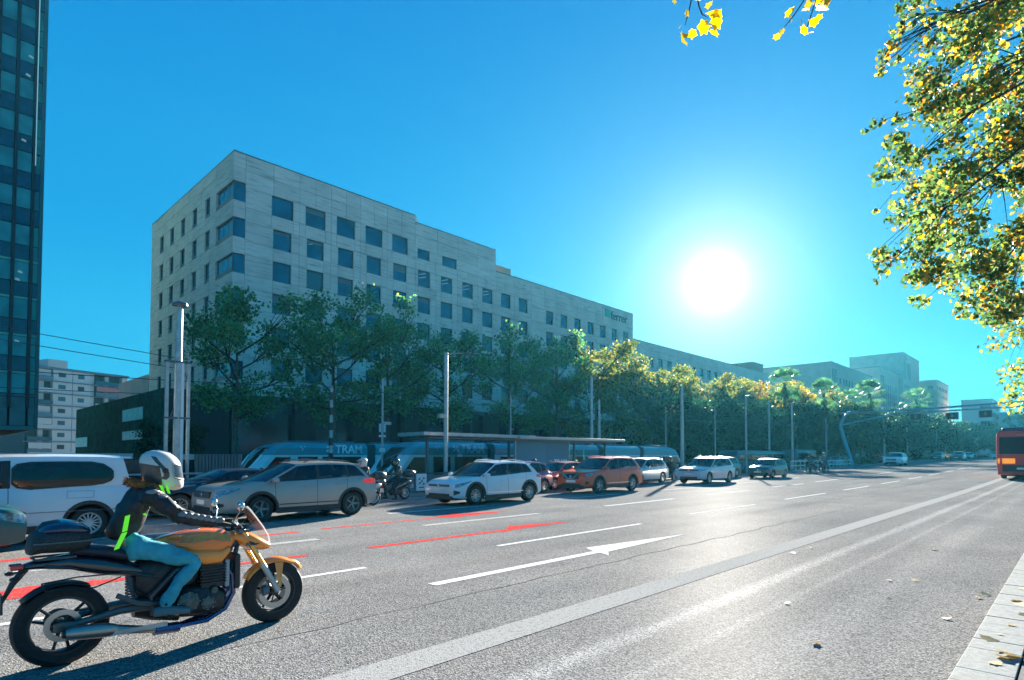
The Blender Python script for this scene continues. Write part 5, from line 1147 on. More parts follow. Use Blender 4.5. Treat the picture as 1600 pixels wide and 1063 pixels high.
        b = MB(); b.box(A[1]+.02, A[1]+.06, -.11, .11, rz_(A[1])-.17, rz_(A[1])-.11); b.put('inner_mirror', M_blackpl, t, smooth=0)
    return t
P_white = paint('car white', (.66, .68, .70)); P_silver = paint('car sand silver', (.36, .33, .30), .35, .35); P_navy = paint('car navy', (.008, .015, .035)); P_orange = paint('car copper orange', (.80, .07, .008), .0); P_grey = paint('car silver', (.42, .44, .45), .4); P_dgreen = paint('car dark teal', (.012, .06, .06)); P_blue = paint('car deep blue', (.02, .03, .16)); P_redc = paint('car red', (.32, .012, .02)); P_dark = paint('car graphite', (.08, .08, .09), .3); P_whiteS = paint('car pale silver', (.50, .53, .55), .2)
# sand-silver compact SUV
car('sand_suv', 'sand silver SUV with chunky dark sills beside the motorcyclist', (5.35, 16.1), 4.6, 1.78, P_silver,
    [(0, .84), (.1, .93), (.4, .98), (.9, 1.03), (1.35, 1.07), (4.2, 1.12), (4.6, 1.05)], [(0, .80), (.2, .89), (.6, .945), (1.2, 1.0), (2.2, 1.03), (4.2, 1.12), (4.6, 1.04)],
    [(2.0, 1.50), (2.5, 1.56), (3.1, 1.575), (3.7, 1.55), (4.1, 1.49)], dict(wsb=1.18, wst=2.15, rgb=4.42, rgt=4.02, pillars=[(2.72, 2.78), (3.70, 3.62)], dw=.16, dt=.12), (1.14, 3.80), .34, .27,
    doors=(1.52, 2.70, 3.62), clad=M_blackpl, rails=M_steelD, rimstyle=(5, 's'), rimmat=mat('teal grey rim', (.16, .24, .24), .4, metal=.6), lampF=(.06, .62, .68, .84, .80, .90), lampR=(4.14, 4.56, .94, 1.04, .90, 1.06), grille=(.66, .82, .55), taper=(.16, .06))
# white crossover
car('white_crossover', 'white crossover with black wheel arches alone in the nearest lane', (12.95, 16.0), 4.40, 1.80, P_white,
    [(0, .76), (.12, .86), (.4, .92), (.8, .97), (1.3, 1.02), (4.0, 1.08), (4.4, 1.0)], [(0, .72), (.2, .80), (.6, .88), (1.2, .96), (2.2, .99), (3.9, 1.10), (4.4, 1.02)],
    [(1.9, 1.46), (2.4, 1.53), (2.9, 1.545), (3.5, 1.50), (4.0, 1.41)], dict(wsb=1.08, wst=2.02, rgb=4.25, rgt=3.85, pillars=[(2.55, 2.62), (3.42, 3.35)], dw=.34, dt=.24), (.93, 3.68), .345, .25,
    doors=(1.45, 2.52, 3.50), clad=M_blackpl, rails=M_chrome, rimstyle=(5, 'd'), lampF=(.08, .75, .62, .74, .76, .86), lampR=(4.1, 4.38, .92, 1.0, .88, 1.02), grille=(.66, .73, .55))
# orange SUV
car('orange_suv', 'copper orange SUV with a bright V shaped grille in the near lane', (21.35, 16.85), 4.72, 1.86, P_orange,
    [(0, .88), (.12, .99), (.5, 1.05), (.9, 1.09), (1.3, 1.12), (4.3, 1.18), (4.72, 1.08)], [(0, .84), (.2, .93), (.6, 1.0), (1.2, 1.05), (2.2, 1.07), (4.2, 1.20), (4.72, 1.1)],
    [(1.95, 1.60), (2.5, 1.68), (3.1, 1.695), (3.8, 1.66), (4.3, 1.57)], dict(wsb=1.12, wst=2.05, rgb=4.55, rgt=4.15, pillars=[(2.62, 2.68), (3.65, 3.56)], dw=.3, dt=.2), (.96, 3.75), .36, .29,
    doors=(1.5, 2.6, 3.62), clad=M_blackpl, rails=M_chrome, rimstyle=(5, 's'), lampF=(.06, .7, .76, .90, .88, .98), lampR=(4.3, 4.68, 1.0, 1.12, .98, 1.12), grille=(.66, .9, .42))
t = bpy.data.objects['orange_suv']; b = MB(); b.tube([(-.03, -.4, .9), (-.035, -.2, .7), (-.035, .2, .7), (-.03, .4, .9)], .025, 6); b.put('chrome_vee', M_chrome, t)
# silver SUV with slim lamps
car('silver_suv', 'pale silver SUV with full width front lamps right of the orange one', (33.15, 17.15), 4.7, 1.84, P_whiteS,
    [(0, .84), (.12, .95), (.5, 1.01), (.9, 1.04), (1.3, 1.07), (4.3, 1.12), (4.7, 1.05)], [(0, .80), (.2, .90), (.6, .96), (1.2, 1.01), (2.2, 1.02), (4.2, 1.10), (4.7, 1.04)],
    [(1.95, 1.56), (2.5, 1.64), (3.1, 1.655), (3.8, 1.62), (4.3, 1.52)], dict(wsb=1.1, wst=2.05, rgb=4.52, rgt=4.12, pillars=[(2.62, 2.68), (3.62, 3.54)], dw=.3, dt=.2), (.93, 3.78), .355, .28,
    doors=(1.5, 2.6, 3.6), clad=None, rails=M_chrome, rimstyle=(5, 's'), lampF=(.06, .62, .80, .86, .84, .91), lampR=(4.3, 4.66, .95, 1.05, .95, 1.06), grille=(.80, .86, .6))
# dark teal hatchback, with its headlamps catching the light
car('teal_hatchback', 'small dark teal hatchback at the right end of the queue', (43.6, 17.1), 3.95, 1.70, P_dgreen,
    [(0, .72), (.1, .84), (.4, .90), (.8, .95), (1.2, .98), (3.6, 1.0), (3.95, .92)], [(0, .68), (.2, .78), (.6, .86), (1.2, .92), (2.2, .94), (3.6, .99), (3.95, .92)],
    [(1.7, 1.40), (2.2, 1.465), (2.7, 1.47), (3.2, 1.43), (3.6, 1.34)], dict(wsb=.95, wst=1.78, rgb=3.82, rgt=3.42, pillars=[(2.25, 2.3), (3.1, 3.02)], dw=.25, dt=.15), (.78, 3.25), .31, .24,
    doors=(1.3, 2.25, 3.1), rimstyle=(9, 's'), lampF=(.05, .5, .60, .74, .70, .82), lampR=(3.6, 3.92, .8, .95, .8, .95), grille=(.56, .66, .4))
# second row
car('dark_saloon', 'low black coupe with five spoke rims half hidden behind the sand silver SUV', (4.55, 19.15), 4.7, 1.80, P_navy,
    [(0, .64), (.12, .74), (.5, .82), (.9, .88), (1.45, .95), (4.2, .98), (4.7, .9)], [(0, .60), (.2, .68), (.6, .76), (1.4, .88), (2.4, .92), (4.1, .97), (4.7, .88)],
    [(2.0, 1.28), (2.5, 1.36), (3.0, 1.37), (3.5, 1.33), (4.2, 1.15)], dict(wsb=1.25, wst=2.3, rgb=4.4, rgt=3.7, pillars=[(2.85, 2.85), (3.6, 3.4)], dw=.5, dt=.3), (.95, 3.75), .335, .2,
    doors=(1.6, 2.8, 3.7), rimstyle=(5, 'd'), lampF=(.06, .6, .52, .62, .62, .70), lampR=(4.3, 4.66, .75, .85, .75, .88), grille=(.45, .6, .45))
car('blue_hatchback', 'deep blue small car just behind the white crossover', (18.3, 19.35), 3.8, 1.68, P_blue,
    [(0, .74), (.1, .85), (.4, .92), (.8, .97), (1.2, 1.0), (3.4, 1.0), (3.8, .92)], [(0, .70), (.2, .80), (.6, .88), (1.2, .93), (2.2, .94), (3.4, .99), (3.8, .92)],
    [(1.65, 1.42), (2.2, 1.49), (2.7, 1.49), (3.2, 1.44), (3.55, 1.36)], dict(wsb=.95, wst=1.75, rgb=3.70, rgt=3.38, pillars=[(2.2, 2.25), (3.0, 2.95)], dw=.2, dt=.12), (.72, 3.15), .31, .24,
    doors=(1.25, 2.2, 3.0), rimstyle=(5, 'd'), lampR=(3.62, 3.77, .88, .97, .88, .98), lampF=(.05, .5, .6, .74, .72, .82))
car('red_hatchback', 'dark red small car seen nose on between the blue car and the orange SUV', (22.6, 20.3), 3.9, 1.70, P_redc,
    [(0, .76), (.1, .86), (.4, .92), (.8, .97), (1.2, 1.0), (3.5, 1.0), (3.9, .92)], [(0, .72), (.2, .82), (.6, .89), (1.2, .94), (2.2, .95), (3.5, .99), (3.9, .92)],
    [(1.7, 1.40), (2.2, 1.46), (2.7, 1.47), (3.2, 1.43), (3.6, 1.34)], dict(wsb=.98, wst=1.78, rgb=3.78, rgt=3.40, pillars=[(2.2, 2.25), (3.05, 3.0)], dw=.25, dt=.15), (.75, 3.2), .31, .24,
    doors=(1.3, 2.2, 3.05), rimstyle=(5, 's'), lampF=(.05, .5, .62, .78, .74, .85), lampR=(3.6, 3.86, .8, .95, .8, .95), grille=(.58, .7, .5))
car('white_suv', 'pale silver white SUV seen from its rear corner behind the orange one', (30.3, 20.2), 4.45, 1.82, P_whiteS,
    [(0, .84), (.12, .94), (.5, 1.0), (.9, 1.03), (1.3, 1.06), (4.1, 1.1), (4.45, 1.0)], [(0, .80), (.2, .89), (.6, .95), (1.2, 1.0), (2.2, 1.02), (4.0, 1.10), (4.45, 1.0)],
    [(1.9, 1.55), (2.4, 1.62), (2.9, 1.64), (3.6, 1.60), (4.1, 1.5)], dict(wsb=1.08, wst=2.0, rgb=4.3, rgt=3.9, pillars=[(2.55, 2.6), (3.45, 3.36)], dw=.3, dt=.2), (.9, 3.62), .345, .27,
    doors=(1.45, 2.5, 3.45), rails=M_chrome, rimstyle=(5, 'd'), lampR=(4.05, 4.42, .92, 1.05, .92, 1.06), lampF=(.06, .6, .7, .8, .82, .9))
car('graphite_suv', 'dark grey SUV half hidden between the silver SUV and the teal hatchback', (42.3, 20.5), 4.5, 1.82, P_dark,
    [(0, .84), (.12, .94), (.5, 1.0), (.9, 1.03), (1.3, 1.06), (4.1, 1.1), (4.5, 1.0)], [(0, .80), (.2, .89), (.6, .95), (1.2, 1.0), (2.2, 1.02), (4.0, 1.10), (4.5, 1.0)],
    [(1.9, 1.55), (2.4, 1.62), (2.9, 1.64), (3.6, 1.60), (4.1, 1.5)], dict(wsb=1.08, wst=2.0, rgb=4.3, rgt=3.9, pillars=[(2.55, 2.6), (3.45, 3.36)], dw=.3, dt=.2), (.9, 3.62), .345, .27,
    doors=(1.45, 2.5, 3.45), rimstyle=(5, 'd'), lampF=(.06, .6, .7, .8, .82, .9), lampR=(4.05, 4.42, .92, 1.05, .92, 1.06))
# white van with long side window
van = car('white_van', 'white panel van with one long rounded side window at left', (-.6, 15.55), 4.15, 1.84, P_white,
    [(0, .86), (.1, 1.0), (.5, 1.08), (.9, 1.14), (1.1, 1.16), (3.9, 1.12), (4.15, 1.08)], [(0, .82), (.2, .93), (.6, 1.0), (1.1, 1.06), (3.9, 1.08), (4.15, 1.06)],
    [(1.4, 1.66), (2.0, 1.74), (2.8, 1.75), (3.6, 1.74), (4.0, 1.70)], dict(wsb=.85, wst=1.6, rgb=4.08, rgt=3.93, pillars=[(2.0, 2.0)], dw=2.0, dt=1.85), (.85, 3.33), .335, .26,
    doors=(1.25, 2.05), clad=M_blackpl, rimstyle=(15, 's'), rimmat=mat('pale wheel trim', (.6, .62, .62), .4, metal=.3), taper=(.12, .05), cat='van', lampF=(.05, .5, .7, .85, .85, .95), lampR=None, skipint=True)
b = MB()
def vside(z): 
    f = (z-1.07)/(1.69-1.07); return -(lerp(.92*.925, .92*.86, f)+.025*math.sin(math.pi*max(0, min(1, f))))-.008
wcol = [(2.12, 1.20, 1.44), (2.2, 1.12, 1.53), (2.4, 1.08, 1.565), (2.7, 1.10, 1.57), (3.0, 1.12, 1.57), (3.35, 1.13, 1.565), (3.55, 1.16, 1.52), (3.68, 1.22, 1.42), (3.72, 1.28, 1.36)]
def winpanel(g_, off, nm, mt):
    b = MB(); b.grid([[(x+(x-2.9)*g_*.6, vside(lerp(zl-g_*.5, zh+g_*.5, j/6))-off, lerp(zl-g_*.5, zh+g_*.5, j/6)) for j in range(7)] for x, zl, zh in wcol]); b.put(nm, mt, van, smooth=30)
winpanel(0., .018, 'side_window', mat('van window glass', (.004, .012, .014), .06, spec=.5, var=.8, scale=3)); winpanel(.06, .010, 'window_seal', M_blackpl)
b = MB(); b.box(4.06, 4.17, -.90, -.82, .78, 1.12); b.put('tail_light', M_red, van, smooth=0, bevel=.02)
b = MB(); b.box(2.95, 3.4, -.9325, -.9265, .86, .865); b.box(2.95, 3.4, -.9325, -.9265, 1.0, 1.005); b.box(2.95, 2.955, -.9325, -.9265, .865, 1.0); b.box(3.395, 3.4, -.9325, -.9265, .865, 1.0); b.put('fuel_flap', M_steelD, van, smooth=0)
b = MB(); b.box(2.1, 4.0, -.935, -.905, .60, .61); b.put('rub_line', M_steelD, van, smooth=0)
# dark teal car cut by the left edge
car('teal_car', 'dark blue green car nose entering at the left edge before the van', (-2.2, 13.3), 4.2, 1.78, P_dgreen,
    [(0, .74), (.12, .84), (.5, .9), (.9, .94), (1.3, .98), (4.0, .98), (4.2, .9)], [(0, .70), (.2, .78), (.6, .86), (1.2, .92), (2.2, .94), (3.9, .96), (4.2, .88)],
    [(1.8, 1.36), (2.4, 1.42), (3.0, 1.42), (3.5, 1.38), (3.9, 1.3)], dict(wsb=1.0, wst=1.9, rgb=4.05, rgt=3.6, pillars=[(2.4, 2.45), (3.3, 3.2)], dw=.3, dt=.2), (.85, 3.4), .33, .24,
    doors=(1.4, 2.4, 3.3), rimstyle=(5, 's'), lampF=(.03, .55, .58, .72, .66, .80), rz=math.pi)
bpy.data.objects['teal_car'].location.x = 1.5; bpy.data.objects['teal_car'].location.y = 13.35
# far traffic
def far_car(name, label, loc, mp, zoff=0., s=1.):
    c = car(name, label, loc, 4.4, 1.82, mp, [(0, .78), (.12, .9), (.5, .96), (1.2, 1.02), (4.1, 1.04), (4.4, .96)], [(0, .74), (.2, .84), (.6, .9), (1.2, .96), (4.0, 1.02), (4.4, .95)],
        [(1.8, 1.42), (2.4, 1.5), (3.0, 1.5), (3.6, 1.46), (4.0, 1.36)], dict(wsb=1.05, wst=1.95, rgb=4.2, rgt=3.75, pillars=[(2.5, 2.55), (3.4, 3.3)], dw=.3, dt=.2), (.9, 3.6), .33, .26, doors=(1.4, 2.5, 3.4), lampF=(.05, .55, .62, .74, .74, .84), lampR=(4.1, 4.38, .8, .95, .8, .95), zoff=zoff)
    c.scale = (s, s, s); return c
far_car('distant_car', 'white car coming on alone right of the gantry leg', (86, 17.2), P_white, .02, 1.1)
far_car('distant_car', 'dark car left of the pair in the distance before the bus', (128, 18.8), P_navy, 0, 1.0); far_car('distant_car', 'dark car right of the pair in the distance before the bus', (123, 15.2), P_dark, 0, 1.05)
far_car('distant_car', 'silver car parked behind the foot of the gantry leg', (90, 25.3), P_grey, .1, 1.0)
far_car('distant_car', 'pale car beyond the far pair nearest the horizon', (165, 18.5), P_white); far_car('distant_car', 'second pale car at the horizon left of the bus', (180, 14.5), P_whiteS); far_car('distant_car', 'darker car at the horizon beside the bus flank', (190, 11), P_dark)
# red bus from behind
M_busred = paint('bus red', (.5, .012, .02)); 
t = thing('red_bus', 'red city bus seen from behind at the right edge with an orange panel', 'bus', (49, 2.7, G(49, 2.7)))
b = MB(); b.loft([(0, 0, 1.75, 1.24, 1.35), (.08, 0, 1.75, 1.27, 1.42), (11.9, 0, 1.75, 1.27, 1.42), (12, 0, 1.75, 1.2, 1.35)], 28, 9); b.put('body', M_busred, t, smooth=30)
b = MB(); b.box(-.02, 0.05, -1.12, 1.12, 1.65, 2.75); b.put('rear_window', mat('bus rear glass', (.012, .008, .03), .3, spec=.3), t, smooth=0, bevel=.05)
b = MB(); b.box(-.035, .02, .35, 1.2, 1.05, 1.38); b.put('orange_panel', mat('emissive orange panel', (.8, .25, .01), .5, emit=((1, .3, .02), .15)), t, smooth=0)  # panel emits a faint orange of its own
b = MB(); b.box(-.035, .02, -1.0, 1.0, .55, .95); b.put('engine_grille', M_blackpl, t, smooth=0)
for yy in (-1.08, .98): b = MB(); b.box(-.04, .02, yy, yy+.12, .6, 1.6); b.put('tail_light', M_red, t, smooth=0)
b = MB(); b.box(-.05, 0, -.3, .3, 2.82, 2.92); b.put('route_display', mat('rear brake strip', (.5, .08, .08), .4), t, smooth=0)
b = MB(); b.box(.3, 11.5, -1.0, 1.0, 3.1, 3.35); b.put('roof_pod', M_steelD, t, smooth=0, bevel=.08)
b = MB(); b.box(-.06, .0, -.28, .28, .68, .8); b.put('number_plate', M_plate, t, smooth=0)
b = MB(); b.box(-.1, .1, -1.22, 1.22, .33, .5); b.put('bumper', M_busred, t, smooth=0, bevel=.04)
b = MB(); b.box(.3, 11.5, -1.1, 1.1, .25, .45); b.put('underbody', M_dark, t, smooth=0)
for xx in (2.8, 9.2):
    for yy in (-1.12, 1.12): b = MB(); b.lathe([(.2, -.14), (.44, -.14), (.5, -.08), (.5, .08), (.44, .14), (.2, .14)], (xx, yy, .5), 'y', 24, True); b.put('wheel', M_black, t)
b = MB(); 
for k in range(7): b.box(.8+k*1.5, 2.15+k*1.5, 1.268, 1.28, 1.5, 2.7)
tag(b.put('side_windows', M_tglass, t, smooth=0), kind='stuff')
# ---------------------------------------------------------------- people
def skin(name, nodes, edges, mt, parent, root=None, sub=2, wr=0., loc=(0, 0, 0)):
    names = list(nodes); me = bpy.data.meshes.new(name); me.from_pydata([nodes[k][:3] for k in names], [(names.index(a), names.index(b)) for a, b in edges], []); me.update()
    o = bpy.data.objects.new(name, me); col.objects.link(o); o.parent = parent; o.location = loc
    sk = o.modifiers.new('skin', 'SKIN'); sk.use_smooth_shade = True; sk.branch_smoothing = .6
    for i, k in enumerate(names):
        r = nodes[k][3]; r = r if isinstance(r, tuple) else (r, r); me.skin_vertices[0].data[i].radius = r; me.skin_vertices[0].data[i].use_root = (k == (root or names[0]))
    s = o.modifiers.new('sub', 'SUBSURF'); s.levels = 1; s.render_levels = sub+(1 if wr else 0)
    if wr:
        tx = bpy.data.textures.get('folds') or bpy.data.textures.new('folds', 'CLOUDS'); tx.noise_scale = .085; tx.noise_depth = 3; dm = o.modifiers.new('folds', 'DISPLACE'); dm.texture = tx; dm.strength = wr; dm.mid_level = .5; dm.texture_coords = 'LOCAL'
    me.materials.append(mt); return o
def V3(*a): return Vector(a)
def person(name, label, loc, J, mats, group=None, rz=0., helm='full', hand_dir=1., detail=True, ft=None):
    """J: joints for a rider facing +x, near side -y: hip, waist, chest, neck, head, sh, el, wr, kn, an, toe (limb joints given as x,y,z for the -y side, mirrored)"""
    t = thing(name, label, 'person', loc, rz, group)
    m_ = lambda k, s: V3(J[k][0], J[k][1]*(-s), J[k][2]) if len(J[k]) == 3 else None
    nd = {'hip': (*J['hip'], (.13, .15)), 'waist': (*J['waist'], (.115, .14)), 'chest': (*J['chest'], (.125, .16)), 'neck': (*J['neck'], .055), 'head0': (*J['head'], .075)}
    ed = [('hip', 'waist'), ('waist', 'chest'), ('chest', 'neck'), ('neck', 'head0')]
    for s, S in ((-1, 'n'), (1, 'f')):
        f = lambda k: (J[k+S] if k+S in J else (J[k][0], J[k][1]*s, J[k][2]))
        for k, r in (('sh', .062), ('el', .045), ('wr', .029), ('th', .085), ('kn', .058), ('cf', .052), ('an', .036), ('toe', .034)):
            nd[k+S] = (*f(k), r)
        ed += [('chest', 'sh'+S), ('sh'+S, 'el'+S), ('el'+S, 'wr'+S), ('hip', 'th'+S), ('th'+S, 'kn'+S), ('kn'+S, 'cf'+S), ('cf'+S, 'an'+S), ('an'+S, 'toe'+S)]
    body = skin('body', {k: (v[0], v[1], v[2], tuple(q*.58 for q in v[3]) if isinstance(v[3], tuple) else v[3]*.8) for k, v in nd.items()}, ed, M_skin, t, 'hip')
    jk = {k: (v[0], v[1], v[2], tuple(q*1.14 for q in v[3]) if isinstance(v[3], tuple) else v[3]*1.45) for k, v in nd.items() if k[:-1] in ('sh', 'el', 'wr') or k in ('hip', 'waist', 'chest', 'neck')}
    jk['hip'] = (J['hip'][0]-.02, 0, J['hip'][2]-.01, (.115, .15)); jk['neck'] = (*J['neck'], .075)
    je = [e for e in ed if e[0] in jk and e[1] in jk]; skin('jacket', jk, je, mats['jacket'], t, 'chest', wr=.05)
    tr = {k: (v[0], v[1], v[2], v[3]*1.18 if not isinstance(v[3], tuple) else tuple(q*1.08 for q in v[3])) for k, v in nd.items() if k[:-1] in ('th', 'kn', 'cf', 'an') or k == 'hip'}
    tr['hip'] = (J['hip'][0], 0, J['hip'][2]-.05, (.105, .14))
    for S in 'nf': tr['an'+S] = (*nd['an'+S][:3], .052)
    skin('jeans', tr, [e for e in ed if e[0] in tr and e[1] in tr], mats['jeans'], t, 'hip', wr=.045)
    for S, s in (('n', -1), ('f', 1)):
        a, b_ = V3(*nd['an'+S][:3]), V3(*nd['toe'+S][:3]); d = (b_-a); d.z = 0; d = d.normalized(); up = V3(0, 0, 1)
        bm_ = MB(); c0 = a-d*.06; tilt = (b_.z-a.z+.05)
        rows = [(0, .04, .05), (.05, .046, .06), (.14, .047, .05), (.22, .048, .035), (.27, .035, .022)]
        bm_.loft([(q-.06, 0, -.045+h*.5+min(0, tilt)*q/.3, w, h*.6+.008) for q, w, h in rows], 12, 2.6); sh = bm_.put('shoe', mats['shoe'], t); sh.location = a; sh.rotation_euler = (0, 0, math.atan2(d.y, d.x))
        # gloved hand: palm plus four fingers curled round the grip and a thumb
        w_ = V3(*nd['wr'+S][:3]); e_ = V3(*nd['el'+S][:3]); fd = (w_-e_).normalized(); pal = w_+fd*.055
        b = MB(); b.loft([(-.03, 0, 0, .028, .022), (.0, 0, 0, .038, .022), (.05, 0, 0, .042, .020), (.085, 0, 0, .040, .016)], 10, 2.5)
        hnd = b.put('glove', mats['glove'], t); hnd.location = w_; hnd.rotation_euler = fd.to_track_quat('X', 'Z').to_euler()
        if detail:
            for k in range(4):
                y = -.030+k*.02; L_ = (.030, .034, .032, .026)[k]; b = MB(); b.tube([(.08, y, .0), (.08+L_, y, -.004), (.085+L_*1.1, y, -.030), (.07+L_*.5, y, -.048), (.055, y, -.045)], [.0105, .010, .0095, .009, .007], 7); b.put('finger', mats['glove'], hnd)
            b = MB(); b.tube([(.02, -s*-.03, -.005), (.045, s*.05*-1, -.022), (.075, s*.045*-1, -.040)], [.012, .011, .008], 7); b.put('thumb', mats['glove'], hnd)
    # head with a face, inside the helmet
    hc = V3(*J['head']); hd = bpy.data.objects.new('head', None); col.objects.link(hd); hd.parent = t; hd.location = hc; hd.rotation_euler = (0, R(J.get('tilt', 8)), R(J.get('turn', 0)))
    b = MB(); b.ell((0, 0, 0), (.095, .075, .115), 18, 12)
    b.v = [(x+(.018 if x > .06 and abs(y) < .02 and -.045 < z < .0 else 0)-(.012 if x > .06 and .0 < z < .03 and abs(y) > .015 else 0), y, z) for x, y, z in b.v]; b.put('face', M_skin, hd)
    b = MB(); b.loft([(.085, 0, -.012, .010, .028), (.103, 0, -.02, .013, .02), (.112, 0, -.028, .01, .012)], 8); b.put('nose', M_skin, hd)
    for s in (-1, 1):
        b = MB(); b.ell((.080, s*.032, .012), (.014, .016, .010), 10, 6); e = b.put('eye', M_white, hd); b = MB(); b.ell((.091, s*.032, .012), (.005, .007, .007), 8, 5); b.put('pupil', M_blackpl, hd)
        b = MB(); b.box(.083, .09, s*.032-.018, s*.032+.018, .034, .039); b.put('eyebrow', M_barkD, hd, smooth=0)
    b = MB(); b.box(.083, .092, -.024, .024, -.058, -.050); b.put('mouth', mat('lips', (.35, .12, .1), .5), hd, smooth=0)
    # helmet shell (opening for the visor)
    he = MB(); bk = MB(); rx, ry, rz2 = .165, .135, .155
    HZ = [(-.165, .045, .105, .085), (-.15, .055, .135, .10), (-.12, .06, .155, .118), (-.085, .048, .162, .128), (-.055, .038, .162, .133), (-.02, .022, .162, .136), (.02, .008, .162, .136), (.06, -.002, .158, .132), (.095, -.008, .143, .118), (.125, -.012, .115, .095), (.15, -.014, .07, .06), (.158, -.014, .01, .01)]
    nu = 36
    def hp(i, j):
        z, cx, ax, ay = HZ[i]; th_ = 2*math.pi*j/nu; return (cx+ax*math.cos(th_)*1.04, ay*math.sin(th_), z)
    for i in range(len(HZ)-1):
        for j in range(nu):
            th_ = 360*(j+.5)/nu; th_ = th_-360 if th_ > 180 else th_
            q = [hp(i, j), hp(i, j+1), hp(i+1, j+1), hp(i+1, j)]; zm = (HZ[i][0]+HZ[i+1][0])/2
            if helm == 'full' and abs(th_) < 64 and -.06 < zm < .068: continue
            if helm == 'open' and abs(th_) < 62 and zm < .068: continue
            if helm == 'full' and abs(th_) > 100 and zm < .04: bk.poly(q)
            else: he.poly(q)
    hm = he.put('helmet', mats['helmet'], hd, smooth=60, fix=False)
    for oo in ([hm] if not bk.f else [hm, bk.put('helmet_rear', mats.get('helmet2', M_blackpl), hm, smooth=60, fix=False)]):
        bb = bmesh.new(); bb.from_mesh(oo.data); bmesh.ops.remove_doubles(bb, verts=bb.verts, dist=.0005); bmesh.ops.recalc_face_normals(bb, faces=bb.faces); bb.to_mesh(oo.data); bb.free(); oo.data.polygons.foreach_set('use_smooth', [True]*len(oo.data.polygons))
    b = MB(); b.tube([(HZ[4][1]+HZ[4][2]*1.05*math.cos(R(q)), HZ[4][3]*math.sin(R(q))*1.01, -.056) for q in range(-64, 65, 8)], .006, 5); b.put('visor_seal', M_blackpl, hm)
    if helm == 'full':
        b = MB(); b.grid([[(cx+ax*1.06*math.cos(R(q)), ay*1.02*math.sin(R(q)), z) for q in range(-68, 69, 8)] for z, cx, ax, ay in ((-.058, .039, .162, .133), (-.02, .022, .162, .136), (.02, .008, .162, .136), (.07, -.003, .155, .130))]); b.put('visor', glassmat('visor', (.75, .8, .82), dark=(.3, .35, .38), tr=.9, rough=.04), hm)
        b = MB()
        for s in (-1, 1): b.lathe([(.001, s*.022), (.022, s*.02), (.026, s*.0)], (.03, s*ry*.98, -.01), 'y', 14)
        b.put('visor_hinge', M_blackpl, hm)
        b = MB(); b.box(.02, .14, -.115, -.108, .0, .012) if False else b.tube([(-.12, -.02, .118), (-.04, -.02, .152), (.05, -.02, .148)], .012, 6); b.put('vent', mats['helmet'], hm)
    if helm == 'full' and 'helmet2' in mats:
        for s in (-1, 1):
            b = MB(); b.grid([[(HZ[i][1]+HZ[i][2]*1.05*math.cos(R(a+sh)), s*HZ[i][3]*1.012*math.sin(R(a+sh)), HZ[i][0]) for a in (72, 80, 88)] for i, sh in ((8, 40), (7, 28), (6, 14), (5, 4), (4, 6), (3, 16))]); b.put('dark_stripe', mats['helmet2'], hm)
    if helm != 'full':
        b = MB(); b.loft([(.12, 0, .075, .08, .012), (.19, 0, .06, .07, .008), (.22, 0, .05, .05, .005)], 12); b.put('peak', mats['helmet'], hm)
    return t, hd
M_jack = mat('black riding jacket', (.012, .013, .016), .55, var=.5, scale=9, bump=.5, bscale=14); M_jackg = mat('grey leather patch', (.16, .17, .18), .45, var=.3, scale=12, bump=.5, bscale=20)
M_jeans = mat('teal blue jeans', (.035, .32, .40), .85, var=.18, scale=10, bump=.3, bscale=22); M_jeansD = mat('dark trousers', (.015, .02, .035), .8, bump=.2)
M_hiv = mat('fluorescent green', (.16, .85, .03), .5, emit=((.2, 1, .03), .08)); M_fur = mat('brown fur trim', (.28, .10, .025), .9, var=.5, scale=40)
M_helW = mat('pearl white helmet', (.62, .56, .50), .3, coat=.5); M_helS = mat('silver helmet rear', (.04, .055, .06), .3, coat=.5, var=.5, scale=10)
M_shoe = mat('grey blue shoe', (.07, .15, .17), .7, bump=.2)
M_borange = mat('orange tank paint', (.97, .18, .004), .22, coat=1., var=.12, scale=3); M_boy = mat('yellow orange paint', (1., .27, .006), .25, coat=1.)
M_gold = mat('gold fork', (.80, .42, .12), .25, metal=.8); M_engine = mat('engine casting', (.07, .10, .10), .45, metal=.5, var=.4, scale=25, bump=.3, bscale=60); M_engD = mat('engine black', (.018, .022, .026), .4, metal=.3, var=.4, scale=20)
